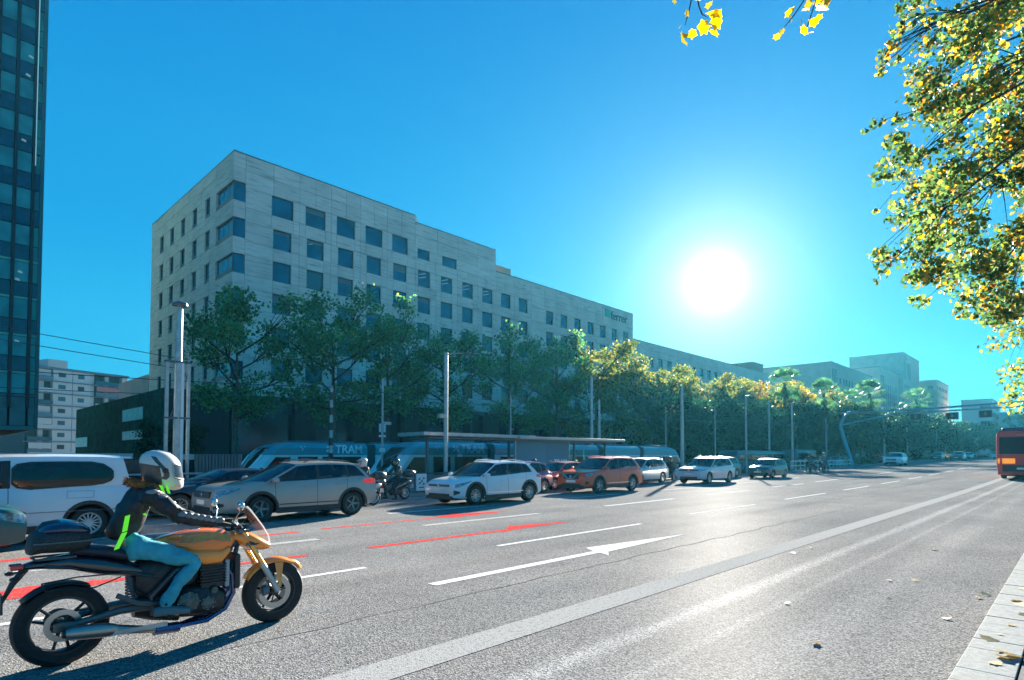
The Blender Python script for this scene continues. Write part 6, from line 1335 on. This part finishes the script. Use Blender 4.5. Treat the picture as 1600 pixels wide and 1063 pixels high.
# ---------------------------------------------------------------- the naked motorcycle
BX = 1.78
bike = thing('motorcycle', 'orange naked motorcycle with gold forks and black top case in the foreground', 'motorcycle', (BX, 5.88, -.012))
def bl(x): return x-BX
def bwheel(x, R_, wt, name_lab, disc_r, front):
    b = MB(); w2 = wt/2
    b.lathe([(R_-.10, -w2*.8), (R_-.05, -w2), (R_-.018, -w2*.82), (R_-.004, -w2*.45), (R_, 0), (R_-.004, w2*.45), (R_-.018, w2*.82), (R_-.05, w2), (R_-.10, w2*.8)], (0, 0, 0), 'y', 48)
    o = b.put('wheel', M_black, bike); o.location = (bl(x), 0, R_)
    b = MB(); ri = R_-.10
    b.lathe([(ri+.006, -w2*.82), (ri-.012, -w2*.84), (ri-.02, -w2*.5), (ri-.022, 0), (ri-.02, w2*.5), (ri-.012, w2*.84), (ri+.006, w2*.82)], (0, 0, 0), 'y', 40)
    for k in range(5 if front else 3):
        for off in ((-.035, .035) if not front else (0, .0)):
            a = 2*math.pi*(k+.25)/(5 if front else 3)+off*2.4; c, s = math.cos(a), math.sin(a)
            b.tube([(c*.035+(-s)*off*.3, 0, s*.035+c*off*.3), (c*(ri-.015)-s*off, 0, s*(ri-.015)+c*off)], [.016, .011], 6)
    b.tube([(0, -w2*.9, 0), (0, w2*.9, 0)], .038, 14); b.put('rim', mat('dark wheel rim', (.03, .04, .045), .4, metal=.5), o)
    sides = (-1, 1) if front else (-1,)
    for s in sides:
        b = MB(); yy = s*(w2*.75); b.lathe([(disc_r*.66, yy-.0025), (disc_r, yy-.0025), (disc_r, yy+.0025), (disc_r*.66, yy+.0025), (disc_r*.66, yy-.0025)], (0, 0, 0), 'y', 36); b.put('brake_disc', mat('steel brake disc', (.45, .44, .42), .35, metal=.9), o)
        b = MB()
        for k in range(6): a = k*math.pi/3; b.tube([(.03*math.cos(a), yy, .03*math.sin(a)), (disc_r*.68*math.cos(a+.2), yy, disc_r*.68*math.sin(a+.2))], .007, 5)
        b.put('disc_carrier', M_engD, o)
    return o
bwheel(.93, .322, .17, 'rear', .125, False); bwheel(2.64, .305, .12, 'front', .16, True)
NB = lambda nm, mb, mt, par=None, **k: mb.put(nm, mt, par or bike, **k)
# tank, with a darker printed flash
b = MB(); b.loft([(bl(1.58), 0, .895, .07, .03), (bl(1.63), 0, .895, .115, .055), (bl(1.72), 0, .875, .15, .095), (bl(1.84), 0, .86, .165, .13), (bl(1.98), 0, .85, .17, .145), (bl(2.10), 0, .845, .16, .135), (bl(2.18), 0, .86, .13, .095), (bl(2.23), 0, .875, .09, .055)], 22, 2.6); tank = NB('fuel_tank', b, M_borange, smooth=60)
b = MB()
for s in (-1, 1): b.grid([[(bl(x), s*(.172 if i == 0 else .174), z) for x, z in q] for i, q in enumerate([[(1.72, .90), (1.85, .885), (2.0, .90), (2.16, .86)], [(1.74, .955), (1.88, .965), (2.02, .965), (2.15, .92)]])])
NB('tank_flash', b, mat('olive gold tank flash', (.16, .14, .03), .3, coat=1, var=.5, scale=9), tank)
b = MB()
for s in (-1, 1): b.loft([(bl(1.66), s*.10, .80, .05, .02), (bl(1.78), s*.135, .765, .05, .06), (bl(1.95), s*.15, .745, .045, .07), (bl(2.08), s*.145, .735, .04, .06), (bl(2.16), s*.13, .79, .03, .03)], 12, 2.4)
NB('tank_cover', b, M_boy, tank, smooth=60)
b = MB(); b.lathe([(.001, .995), (.04, .994), (.048, .982)], (bl(1.9), 0, 0), 'z', 18); NB('filler_cap', b, M_chrome, tank)
# seat and tail
b = MB(); b.loft([(bl(.98), 0, .885, .07, .03), (bl(1.05), 0, .90, .12, .045), (bl(1.22), 0, .865, .14, .045), (bl(1.34), 0, .825, .145, .045), (bl(1.5), 0, .83, .13, .05), (bl(1.62), 0, .87, .09, .05), (bl(1.68), 0, .885, .06, .03)], 16, 2.8); NB('seat', b, mat('black seat vinyl', (.012, .014, .03), .5, bump=.3, bscale=60), smooth=60)
b = MB(); b.loft([(bl(.66), 0, .80, .03, .02), (bl(.76), 0, .815, .07, .035), (bl(.95), 0, .815, .11, .06), (bl(1.15), 0, .765, .13, .08), (bl(1.35), 0, .71, .12, .07), (bl(1.5), 0, .66, .09, .05)], 16, 2.6); NB('tail_fairing', b, mat('gloss black paint', (.01, .01, .02), .2, coat=1), smooth=60)
b = MB(); b.box(bl(.60), bl(.68), -.06, .06, .79, .83); NB('tail_light', b, M_red, smooth=0, bevel=.01)
b = MB(); b.tube([(bl(.70), 0, .80), (bl(.62), 0, .68), (bl(.56), 0, .55)], [.03, .022, .012], 8); b.box(bl(.545), bl(.56), -.1, .1, .48, .62); NB('plate_bracket', b, M_blackpl, smooth=0)
b = MB(); b.box(bl(.535), bl(.544), -.1, .1, .47, .61); NB('number_plate', b, M_plate, smooth=0)
for s in (-1, 1): b = MB(); b.tube([(bl(.68), s*.03, .76), (bl(.63), s*.13, .745)], .009, 6); b.ell((bl(.62), s*.145, .742), (.035, .028, .018), 10, 6); NB('indicator', b, M_blackpl)
b = MB(); b.tube([(bl(.78), -.13, .68), (bl(.80), -.13, .62), (bl(1.12), -.13, .60), (bl(1.30), -.13, .66)], .006, 5); b.tube([(bl(.78), -.13, .68), (bl(1.0), -.13, .70), (bl(1.3), -.13, .69)], .006, 5); NB('side_rack', b, M_blackpl)
b = MB(); b.tube([(bl(.74), .1, .86), (bl(1.0), .1, .86)], .01, 6); b.tube([(bl(.74), -.1, .86), (bl(1.0), -.1, .86)], .01, 6); b.tube([(bl(.74), -.1, .86), (bl(.74), .1, .86)], .01, 6); NB('rack', b, M_steelD)
tc_ = thing('top_case', 'rounded blue black top case strapped behind the rider of the orange motorcycle', 'luggage', (BX, 5.88, -.012))
b = MB(); b.loft([(bl(.70), 0, .93, .10, .03), (bl(.72), 0, .97, .17, .08), (bl(.78), 0, 1.0, .19, .10), (bl(.95), 0, 1.0, .19, .11), (bl(1.05), 0, .99, .17, .09), (bl(1.10), 0, .98, .10, .04)], 20, 2.3); b.put('box', mat('textured black shell', (.02, .03, .032), .6, var=.5, scale=60, bump=.5, bscale=120), tc_, smooth=60)
b = MB(); b.loft([(bl(.76), 0, 1.07, .10, .02), (bl(.80), 0, 1.08, .17, .06), (bl(.92), 0, 1.09, .185, .07), (bl(1.03), 0, 1.07, .165, .06), (bl(1.09), 0, 1.05, .09, .03)], 20, 2.0); b.put('lid', mat('blue black lid', (.01, .015, .05), .25, coat=.8), tc_, smooth=60)
b = MB(); b.box(bl(.72), bl(1.08), -.196, .196, .985, .993); b.put('seam', M_steelD, tc_, smooth=0)
# headlight fairing, screen, bars
b = MB(); b.loft([(bl(2.22), 0, .90, .09, .05), (bl(2.30), 0, .87, .13, .085), (bl(2.40), 0, .83, .135, .085), (bl(2.50), 0, .795, .11, .06), (bl(2.58), 0, .77, .06, .025)], 16, 2.4); hf = NB('headlight_fairing', b, M_boy, smooth=60)
b = MB(); b.loft([(bl(2.38), 0, .775, .10, .035), (bl(2.50), 0, .765, .09, .035), (bl(2.565), 0, .755, .06, .02)], 14, 2.4); NB('headlight', b, M_lampg, hf, smooth=60)
b = MB()
for s in (-1, 1): b.poly([(bl(2.33), s*.137, .85), (bl(2.45), s*.128, .81), (bl(2.38), s*.137, .80)])
NB('side_vent', b, M_blackpl, hf, smooth=0, fix=False)
b = MB(); b.grid([[(bl(x)+.0-abs(s/5)**2*.05, s/5*w_, z) for s in range(-5, 6)] for x, w_, z in ((2.60, .09, .80), (2.575, .12, .88), (2.52, .13, .97), (2.455, .125, 1.06), (2.40, .10, 1.14), (2.375, .05, 1.17))]); sc_ = NB('windscreen', b, M_clear, smooth=60); 
b = MB(); b.tube([(bl(2.28), -.08, .92), (bl(2.42), -.11, 1.05)], .006, 5); b.tube([(bl(2.28), .08, .92), (bl(2.42), .11, 1.05)], .006, 5); b.box(bl(2.27), bl(2.36), -.07, .07, .95, 1.0); NB('instrument', b, M_blackpl, smooth=0, bevel=.01)
for s in (-1, 1):
    b = MB(); b.tube([(bl(2.205), s*.02, 1.0), (bl(2.20), s*.14, 1.01), (bl(2.16), s*.30, 1.04), (bl(2.12), s*.38, 1.035)], .012, 8); NB('handlebar', b, M_steelD)
    b = MB(); b.tube([(bl(2.145), s*.27, 1.04), (bl(2.105), s*.39, 1.035)], .018, 10); NB('grip', b, M_black)
    b = MB(); b.tube([(bl(2.17), s*.20, 1.03), (bl(2.21), s*.27, 1.02), (bl(2.18), s*.38, 1.01)], .006, 6); b.box(bl(2.15), bl(2.20), s*.2-.02, s*.2+.02, 1.03, 1.07); NB('lever', b, M_chrome)
    b = MB(); b.tube([(bl(2.16), s*.22, 1.05), (bl(2.19), s*.27, 1.14), (bl(2.18), s*.31, 1.19)], .006, 6); b.ell((bl(2.18), s*.33, 1.20), (.028, .062, .042), 14, 8); m_o = NB('mirror', b, M_chrome)
    # fork leg: gold upper tube, grey lower, top slanting back
    b = MB(); b.tube([(bl(2.29), s*.10, .95), (bl(2.49), s*.10, .60)], .026, 12); NB('fork_tube', b, M_gold)
    b = MB(); b.tube([(bl(2.48), s*.10, .615), (bl(2.645), s*.10, .32)], .029, 12); b.tube([(bl(2.55), s*.085, .47), (bl(2.55), s*.115, .47)], .03, 8); NB('fork_leg', b, M_steel)
    b = MB(); b.loft([(bl(2.50), s*.085, .33, .02, .04), (bl(2.53), s*.088, .34, .022, .045), (bl(2.56), s*.085, .35, .02, .035)], 10, 3); NB('brake_caliper', b, M_steelD)
b = MB(); b.box(bl(2.25), bl(2.35), -.13, .13, .93, .955); b.box(bl(2.32), bl(2.42), -.13, .13, .80, .83); b.tube([(bl(2.27), 0, .97), (bl(2.37), 0, .78)], .03, 10); NB('triple_clamp', b, M_steelD, smooth=0)
b = MB(); rows = []
for k in range(15):
    a = R(150-115*k/14); rr = .345+(.02 if k > 11 else 0); w_ = .072*(1-.55*(k/14)**3) if k < 14 else .02
    rows.append([(bl(2.64)+rr*math.cos(a)*(1-.12*(s/4)**2*.6), w_*s/4, .305+rr*math.sin(a)*(1-.14*(s/4)**2)) for s in range(-4, 5)])
b.grid(rows); fe = NB('front_fender', b, M_boy, smooth=60); so = fe.modifiers.new('thick', 'SOLIDIFY'); so.thickness = .006
b = MB()
for s in (-1, 1): b.poly([(bl(2.62), s*.074, .60), (bl(2.71), s*.074, .59), (bl(2.675), s*.112, .44), (bl(2.665), s*.132, .36), (bl(2.64), s*.132, .36), (bl(2.63), s*.105, .48)])
NB('fender_stay', b, M_boy, fe, smooth=0, fix=False)
# engine, frame, radiator, exhaust
b = MB(); b.loft([(bl(1.72), 0, .37, .12, .12), (bl(1.78), 0, .37, .17, .15), (bl(1.98), 0, .35, .175, .15), (bl(2.10), 0, .33, .16, .12), (bl(2.15), 0, .33, .10, .08)], 14, 3.4); eng = NB('engine', b, M_engD, smooth=45)
b = MB(); b.v = []; 
for k in range(7): b.box(bl(1.90), bl(2.13), -.16, .16, .50+k*.026, .512+k*.026)
b.box(bl(1.92), bl(2.11), -.145, .145, .46, .68); cyo = NB('cylinder_block', b, M_engD, eng, smooth=0, bevel=.003); cyo.rotation_euler = (0, 0, 0)
b = MB(); b.loft([(bl(1.90), 0, .69, .14, .02), (bl(1.93), 0, .70, .17, .04), (bl(2.08), 0, .685, .17, .04), (bl(2.12), 0, .68, .14, .02)], 12, 3); NB('cylinder_head', b, M_engine, eng)
for (cx, cz, rr, dy) in ((1.80, .37, .095, .205), (1.96, .34, .065, .195), (2.02, .44, .04, .18)):
    for s in (-1, 1): b = MB(); b.lathe([(.001, s*dy), (rr*.72, s*dy), (rr*.92, s*(dy-.012)), (rr, s*(dy-.035)), (rr, s*.1)], (bl(cx), 0, cz), 'y', 26); NB('engine_cover', b, M_engine, eng)
b = MB()
for k in range(16): a = k*.785; cx, cz, rr = ((1.80, .37, .088), (1.96, .34, .058))[k//8]; b.ell((bl(cx)+rr*math.cos(a), -.20, cz+rr*math.sin(a)), (.006, .006, .006), 6, 4)
tag(NB('bolts', b, M_chrome, eng), kind='stuff')
b = MB()
for s in (-1, 1): b.tube([(bl(2.27), s*.05, .86), (bl(2.05), s*.15, .74), (bl(1.7), s*.16, .66), (bl(1.52), s*.14, .46), (bl(1.55), s*.13, .30)], [.03, .03, .028, .03, .03], 8); b.tube([(bl(2.27), s*.05, .84), (bl(2.20), s*.10, .62), (bl(2.17), s*.12, .42)], .022, 8); b.tube([(bl(1.55), s*.12, .62), (bl(1.2), s*.1, .74), (bl(.8), s*.08, .80)], .016, 8)
NB('frame', b, mat('dark grey frame', (.05, .06, .065), .35, metal=.5))
b = MB(); b.box(bl(2.20), bl(2.25), -.17, .17, .42, .74); ra = NB('radiator', b, M_blackpl, smooth=0, bevel=.01); b = MB(); [b.box(bl(2.251), bl(2.256), -.16, .16, .44+k*.022, .45+k*.022) for k in range(13)]; NB('fins', b, M_steelD, ra, smooth=0)
b = MB(); b.box(bl(2.12), bl(2.16), -.155, -.12, .45, .70); NB('radiator_shroud', b, mat('pale grey plastic', (.30, .34, .33), .4), smooth=0, bevel=.01)
b = MB()
for s, y0 in ((-1, -.13), (-1, -.05), (1, .05), (1, .13)): b.tube([(bl(2.10), y0, .64), (bl(2.19), y0, .56), (bl(2.21), y0*.9, .38), (bl(2.14), y0*.8, .24), (bl(1.98), y0*.7-.02, .165), (bl(1.7), -.08, .15)], .021, 8)
b.tube([(bl(1.75), -.09, .15), (bl(1.55), -.13, .17)], .045, 10); NB('header_pipes', b, mat('blued exhaust steel', (.10, .12, .24), .25, metal=.8))
b = MB(); b.tube([(bl(1.58), -.13, .17), (bl(1.42), -.17, .21), (bl(1.22), -.20, .255)], [.03, .034, .045], 12); b.loft([(bl(.92), -.215, .285, .035, .038), (bl(.96), -.215, .285, .05, .055), (bl(1.18), -.21, .265, .052, .058), (bl(1.26), -.20, .25, .04, .045)], 14, 2.6); NB('silencer', b, mat('brushed steel silencer', (.32, .31, .29), .3, metal=.85), smooth=60)
b = MB(); b.loft([(bl(.90), -.215, .29, .028, .03), (bl(.925), -.215, .289, .034, .036)], 14); b.put('silencer_tip', M_blackpl, bike)
b = MB(); b.box(bl(1.22), bl(1.62), -.245, -.235, .215, .25); NB('heat_shield', b, M_steel, smooth=0)
for s in (-1, 1): b = MB(); b.tube([(bl(1.55), s*.11, .38), (bl(1.3), s*.125, .38), (bl(.93), s*.125, .322)], [.04, .032, .026], 8); b.box(bl(.86), bl(.98), s*.125-.02, s*.125+.02, .29, .355); NB('swingarm', b, mat('grey cast alloy', (.12, .125, .12), .4, metal=.6))
b = MB(); b.tube([(bl(1.62), -.15, .38), (bl(1.40), -.20, .44), (bl(1.26), -.19, .52)], [.02, .018, .022], 8); NB('footrest_hanger', b, mat('grey cast alloy', (.12, .125, .12), .4, metal=.6))
for s in (-1, 1): b = MB(); b.tube([(bl(1.62), s*.18, .30), (bl(1.63), s*.28, .29)], .013, 8); NB('footpeg', b, M_black)
b = MB(); b.tube([(bl(1.45), .14, .41), (bl(.95), .14, .37)], .012, 5); b.tube([(bl(1.45), .14, .33), (bl(.95), .14, .28)], .012, 5); b.lathe([(.1, .135), (.1, .145)], (bl(.93), 0, .322), 'y', 26, True); NB('chain', b, M_steelD)
b = MB(); rows = []
for k in range(9): a = R(140-80*k/8); rows.append([(bl(.93)+.345*math.cos(a), s*.09/3, .322+.345*math.sin(a)*(1-.05*(s/3)**2)) for s in range(-3, 4)])
b.grid(rows); hg = NB('rear_hugger', b, M_blackpl, smooth=60); so = hg.modifiers.new('thick', 'SOLIDIFY'); so.thickness = .006
b = MB(); b.tube([(bl(1.38), 0, .66), (bl(1.45), 0, .42)], .03, 10); [b.lathe([(.042, 0), (.042, .012)], (bl(1.40), 0, .46+k*.025), 'z', 12) for k in range(7)]; NB('shock_absorber', b, M_steelD)
b = MB(); b.loft([(bl(1.42), 0, .62, .09, .12), (bl(1.5), 0, .60, .12, .20), (bl(1.7), 0, .60, .13, .20), (bl(1.88), 0, .63, .13, .14), (bl(1.95), 0, .66, .10, .08)], 14, 3); NB('airbox', b, M_engD, smooth=50)
b = MB(); b.loft([(bl(1.42), 0, .36, .07, .08), (bl(1.55), 0, .36, .12, .13), (bl(1.75), 0, .33, .14, .14)], 12, 3); NB('gearbox', b, M_engD, smooth=50)
# ---------------------------------------------------------------- its rider
J = dict(hip=(bl(1.33), 0, .93), waist=(bl(1.345), 0, 1.08), chest=(bl(1.415), 0, 1.26), neck=(bl(1.51), 0, 1.39), head=(bl(1.60), 0, 1.545),
         sh=(bl(1.475), .185, 1.335), el=(bl(1.70), .275, 1.13), wr=(bl(2.01), .315, 1.055), th=(bl(1.42), .13, .89), kn=(bl(1.86), .235, .73), cf=(bl(1.72), .23, .58), an=(bl(1.58), .225, .36), toe=(bl(1.72), .24, .30), tilt=12, turn=-6)
J['elf'] = (bl(1.74), .25, 1.16)
rid, rh = person('person', 'rider in black jacket, white helmet and blue jeans leaning forward on the orange motorcycle', (BX, 5.88, -.012), J, dict(jacket=M_jack, jeans=M_jeans, shoe=M_shoe, glove=M_black, helmet=M_helW, helmet2=M_helS))
def tubeon(nm, pts, r, mt, n=8): b = MB(); b.tube(pts, r, n); b.put(nm, mt, rid)
# padded grey panels of the sleeve and shoulder, fluorescent marks, fur collar
for k in range(7):
    t_ = k/6; e0, e1 = V3(bl(1.70), -.275, 1.13), V3(bl(1.99), -.318, 1.06); p = e0.lerp(e1, t_); b = MB(); b.ell((p.x, p.y-.042, p.z+.028), (.040, .022, .026), 10, 6); b.put('sleeve_pad', M_jackg, rid)
for k in range(3): b = MB(); b.ell((bl(1.49+k*.06), -.24-k*.012, 1.355-k*.05), (.055, .022, .022), 10, 6); b.put('shoulder_pad', M_jackg, rid)
for pts in ([(1.31, -.178, 1.16), (1.345, -.178, 1.17), (1.325, -.182, 1.04), (1.29, -.18, 1.03)], [(1.285, -.184, 1.02), (1.325, -.184, 1.03), (1.27, -.182, .90), (1.235, -.18, .89)], [(1.545, -.21, 1.41), (1.57, -.21, 1.405), (1.60, -.20, 1.33), (1.58, -.20, 1.34)], [(1.60, -.19, 1.405), (1.62, -.19, 1.40), (1.645, -.175, 1.33), (1.625, -.175, 1.335)], [(1.43, -.196, 1.17), (1.455, -.196, 1.18), (1.46, -.197, 1.15)]):
    b = MB(); q = [(bl(x), y, z) for x, y, z in pts]; b.poly(q); b.poly([(x, y+.012, z) for x, y, z in q]); b.grid([q+q[:1], [(x, y+.012, z) for x, y, z in q+q[:1]]]); b.put('fluorescent_patch', M_hiv, rid, smooth=0)
fb = MB(); rf = random.Random(4)
for k in range(900):
    a = rf.uniform(0, 6.283); rr = rf.uniform(.09, .15); p = V3(bl(1.49)+rr*math.cos(a)*1.0-.0, rr*math.sin(a)*1.15, 1.405+rf.uniform(-.03, .03)-rr*math.cos(a)*.25); d = V3(math.cos(a)*.02+rf.uniform(-.02, .02), math.sin(a)*.02+rf.uniform(-.02, .02), rf.uniform(-.02, .03)); q = V3(rf.uniform(-.004, .004), rf.uniform(-.004, .004), .004)
    fb.poly([p-q, p+q, p+d])
fb.tube([(bl(1.49)+.115*math.cos(2*math.pi*k/16), .13*math.sin(2*math.pi*k/16), 1.40-.03*math.cos(2*math.pi*k/16)) for k in range(17)], .03, 8, False); fb.put('fur_collar', M_fur, rid, fix=False)
b = MB(); b.ell((bl(1.60), -.27, .40), (.012, .012, .012), 8, 6); b.put('ankle_stud', M_blackpl, rid)
# ---------------------------------------------------------------- scooters and their riders
def scooter(label, loc, rz, pc, box=True, big=False, group='scooters waiting in the queue'):
    t = thing('scooter', label, 'scooter', (*loc, G(*loc)), rz, group)
    for x, r_ in ((-.62, .27), (.72, .28)):
        b = MB(); b.lathe([(r_-.085, -.05), (r_-.03, -.06), (r_, -.02), (r_, .02), (r_-.03, .06), (r_-.085, .05)], (x, 0, r_), 'y', 24); w_ = b.put('wheel', M_black, t)
        b = MB(); b.lathe([(r_-.08, -.045), (r_-.1, -.03), (r_-.1, .03), (r_-.08, .045)], (x, 0, r_), 'y', 20)
        for k in range(5): a = k*1.257; b.tube([(x, 0, r_), (x+(r_-.09)*math.cos(a), 0, r_+(r_-.09)*math.sin(a))], .014, 5)
        b.put('rim', M_alloy, w_)
    b = MB(); b.loft([(-.92, 0, .72, .05, .04), (-.8, 0, .68, .13, .10), (-.5, 0, .62, .19, .16), (-.2, 0, .52, .18, .16), (0, 0, .40, .17, .10), (.2, 0, .34, .17, .06), (.36, 0, .36, .15, .06)], 14, 2.6); b.put('body', pc, t, smooth=60)
    b = MB(); b.loft([(.30, 0, .45, .14, .14), (.40, 0, .6, .20, .26), (.50, 0, .68, .21, .26), (.60, 0, .72, .15, .18), (.68, 0, .74, .08, .08)], 14, 2.6); b.put('front_shield', pc, t, smooth=60)
    b = MB(); b.loft([(-.78, 0, .79, .10, .03), (-.6, 0, .82, .16, .05), (-.2, 0, .78, .16, .05), (.02, 0, .74, .10, .03)], 12, 2.8); b.put('seat', M_black, t)
    b = MB(); b.tube([(.46, 0, .95), (.56, 0, .75), (.72, 0, .28)], .03, 8); b.put('fork', M_steelD, t)
    b = MB(); rows = [[(.72+.31*math.cos(R(a)), s*.03, .28+.31*math.sin(R(a))*(1-.05*(s/2)**2)) for s in (-2, -1, 0, 1, 2)] for a in range(30, 151, 20)]; b.grid(rows); b.put('fender', pc, t)
    for s in (-1, 1):
        b = MB(); b.tube([(.46, s*.03, .97), (.40, s*.3, 1.02)], .016, 6); b.put('handlebar', M_blackpl, t)
        b = MB(); b.tube([(.43, s*.2, 1.02), (.45, s*.26, 1.18)], .008, 5); b.ell((.45, s*.28, 1.2), (.02, .05, .035), 10, 6); b.put('mirror', M_blackpl, t)
    b = MB(); b.grid([[(x-abs(s/3)**2*.06, s/3*w_, z) for s in range(-3, 4)] for x, w_, z in ((.62, .14, .88), (.55, .18, 1.05), (.46, .16, 1.22), (.42, .10, 1.28))]); b.put('windscreen', M_clear, t, smooth=60)
    b = MB(); b.ell((.66, 0, .80), (.05, .09, .06), 12, 8); b.put('headlight', M_lampg, t)
    b = MB(); b.tube([(-.2, -.14, .25), (-.5, -.2, .27)], .03, 8); b.tube([(-.45, -.2, .27), (-.9, -.21, .36)], .055, 10); b.put('silencer', M_steel, t)
    b = MB(); b.box(-.96, -.91, -.08, .08, .62, .70); b.put('tail_light', M_red, t, smooth=0); b = MB(); b.box(-.98, -.96, -.1, .1, .44, .58); b.put('number_plate', M_plate, t, smooth=0)
    b = MB(); b.loft([(-.45, 0, .3, .12, .1), (-.2, 0, .3, .13, .12), (.05, 0, .27, .1, .08)], 10, 3); b.put('engine', M_engD, t)
    if box:
        b = MB(); b.loft([(-1.08, 0, 1.0, .12, .08), (-1.03, 0, 1.02, .19, .14), (-.8, 0, 1.04, .21, .16), (-.66, 0, 1.02, .18, .13), (-.63, 0, 1.0, .1, .08)], 14, 3); b.put('top_box', mat('top box black', (.03, .035, .04), .4, coat=.3), t, smooth=60)
        b = MB(); b.tube([(-.95, .1, .84), (-.6, .1, .84)], .012, 5); b.tube([(-.95, -.1, .84), (-.6, -.1, .84)], .012, 5); b.put('rack', M_steelD, t)
    return t
JS = dict(hip=(-.32, 0, .88), waist=(-.30, 0, 1.03), chest=(-.26, 0, 1.24), neck=(-.23, 0, 1.38), head=(-.18, 0, 1.51), sh=(-.25, .18, 1.31), el=(-.08, .25, 1.07), wr=(.33, .27, 1.03), th=(-.22, .11, .86), kn=(.14, .18, .74), cf=(.14, .18, .55), an=(.10, .17, .38), toe=(.24, .17, .34), tilt=0, turn=0)
JT = dict(JS); JT.update(an=(.02, .34, .09), toe=(.16, .36, .05), kn=(.12, .30, .58), cf=(.08, .32, .36))
mA = dict(jacket=M_jackg, jeans=M_jeansD, shoe=M_blackpl, glove=M_skin, helmet=M_helW); mB = dict(jacket=M_jack, jeans=M_jeansD, shoe=M_blackpl, glove=M_black, helmet=mat('black helmet', (.012, .012, .014), .2, coat=1))
mC = dict(jacket=mat('dark olive jacket', (.04, .05, .04), .7), jeans=M_jeansD, shoe=M_blackpl, glove=M_black, helmet=mB['helmet'])
P_scw = paint('scooter white', (.5, .5, .48)); P_scd = paint('scooter dark', (.015, .02, .025))
for (lab, lp, loc, rz_, pc, mm, hh) in [
    ('white scooter just behind the sand silver SUV', 'rider in a white open helmet on the scooter behind the sand silver SUV', (10.95, 17.9), math.pi, P_scw, dict(mA, jacket=mat('black and white jacket', (.02, .02, .03), .6)), 'open'),
    ('dark scooter with a round top box beside the small logo sign', 'rider in a black helmet on the dark scooter beside the logo sign', (13.6, 19.75), math.pi, P_scd, mC, 'open'),
    ('black scooter squeezed between the blue and red small cars', 'rider in black helmet between the blue and red small cars', (24.3, 21.9), math.pi, P_scd, mB, 'full'),
    ('dark scooter behind the pale silver white SUV', 'rider in dark clothes just behind the silver white SUV', (36.6, 20.4), math.pi, P_scd, mB, 'full'),
    ('dark motor scooter at the left of the pair before the railing', 'rider on the left scooter of the pair before the railing', (58.2, 18.0), math.pi+.25, P_scd, mB, 'full'),
    ('scooter with bright leg shield at the right of the pair before the railing', 'rider with a pale helmet and blue jacket on the right scooter of the pair', (58.3, 16.9), math.pi+.2, P_scd, dict(mA, jacket=mat('blue grey jacket', (.08, .14, .18), .7)), 'full')]:
    s_ = scooter(lab, loc, rz_, pc, box='between' not in lab)
    p_o, _ = person('person', lp, (*loc, G(*loc)), JT, mm, 'scooter riders', rz_, hh)
    if loc[0] > 50: s_.scale = (1.12,)*3; p_o.scale = (1.12,)*3
# ---------------------------------------------------------------- thin tinted haze box, added also to stand in for lens flare veil
m = bpy.data.materials.new('air'); m.use_nodes = True; n = m.node_tree.nodes; n.clear(); o_ = n.new('ShaderNodeOutputMaterial'); pv_ = n.new('ShaderNodeVolumePrincipled')
pv_.inputs['Color'].default_value = (.10, .62, .85, 1); pv_.inputs['Density'].default_value = .0002; pv_.inputs['Anisotropy'].default_value = .45
m.node_tree.links.new(pv_.outputs[0], o_.inputs['Volume'])
b = MB(); b.box(-120, 620, -80, 320, -3.2, 66); hz = b.put('haze', m, smooth=0); hz['kind'] = 'stuff'
cy.volume_step_rate = 4; cy.volume_max_steps = 64
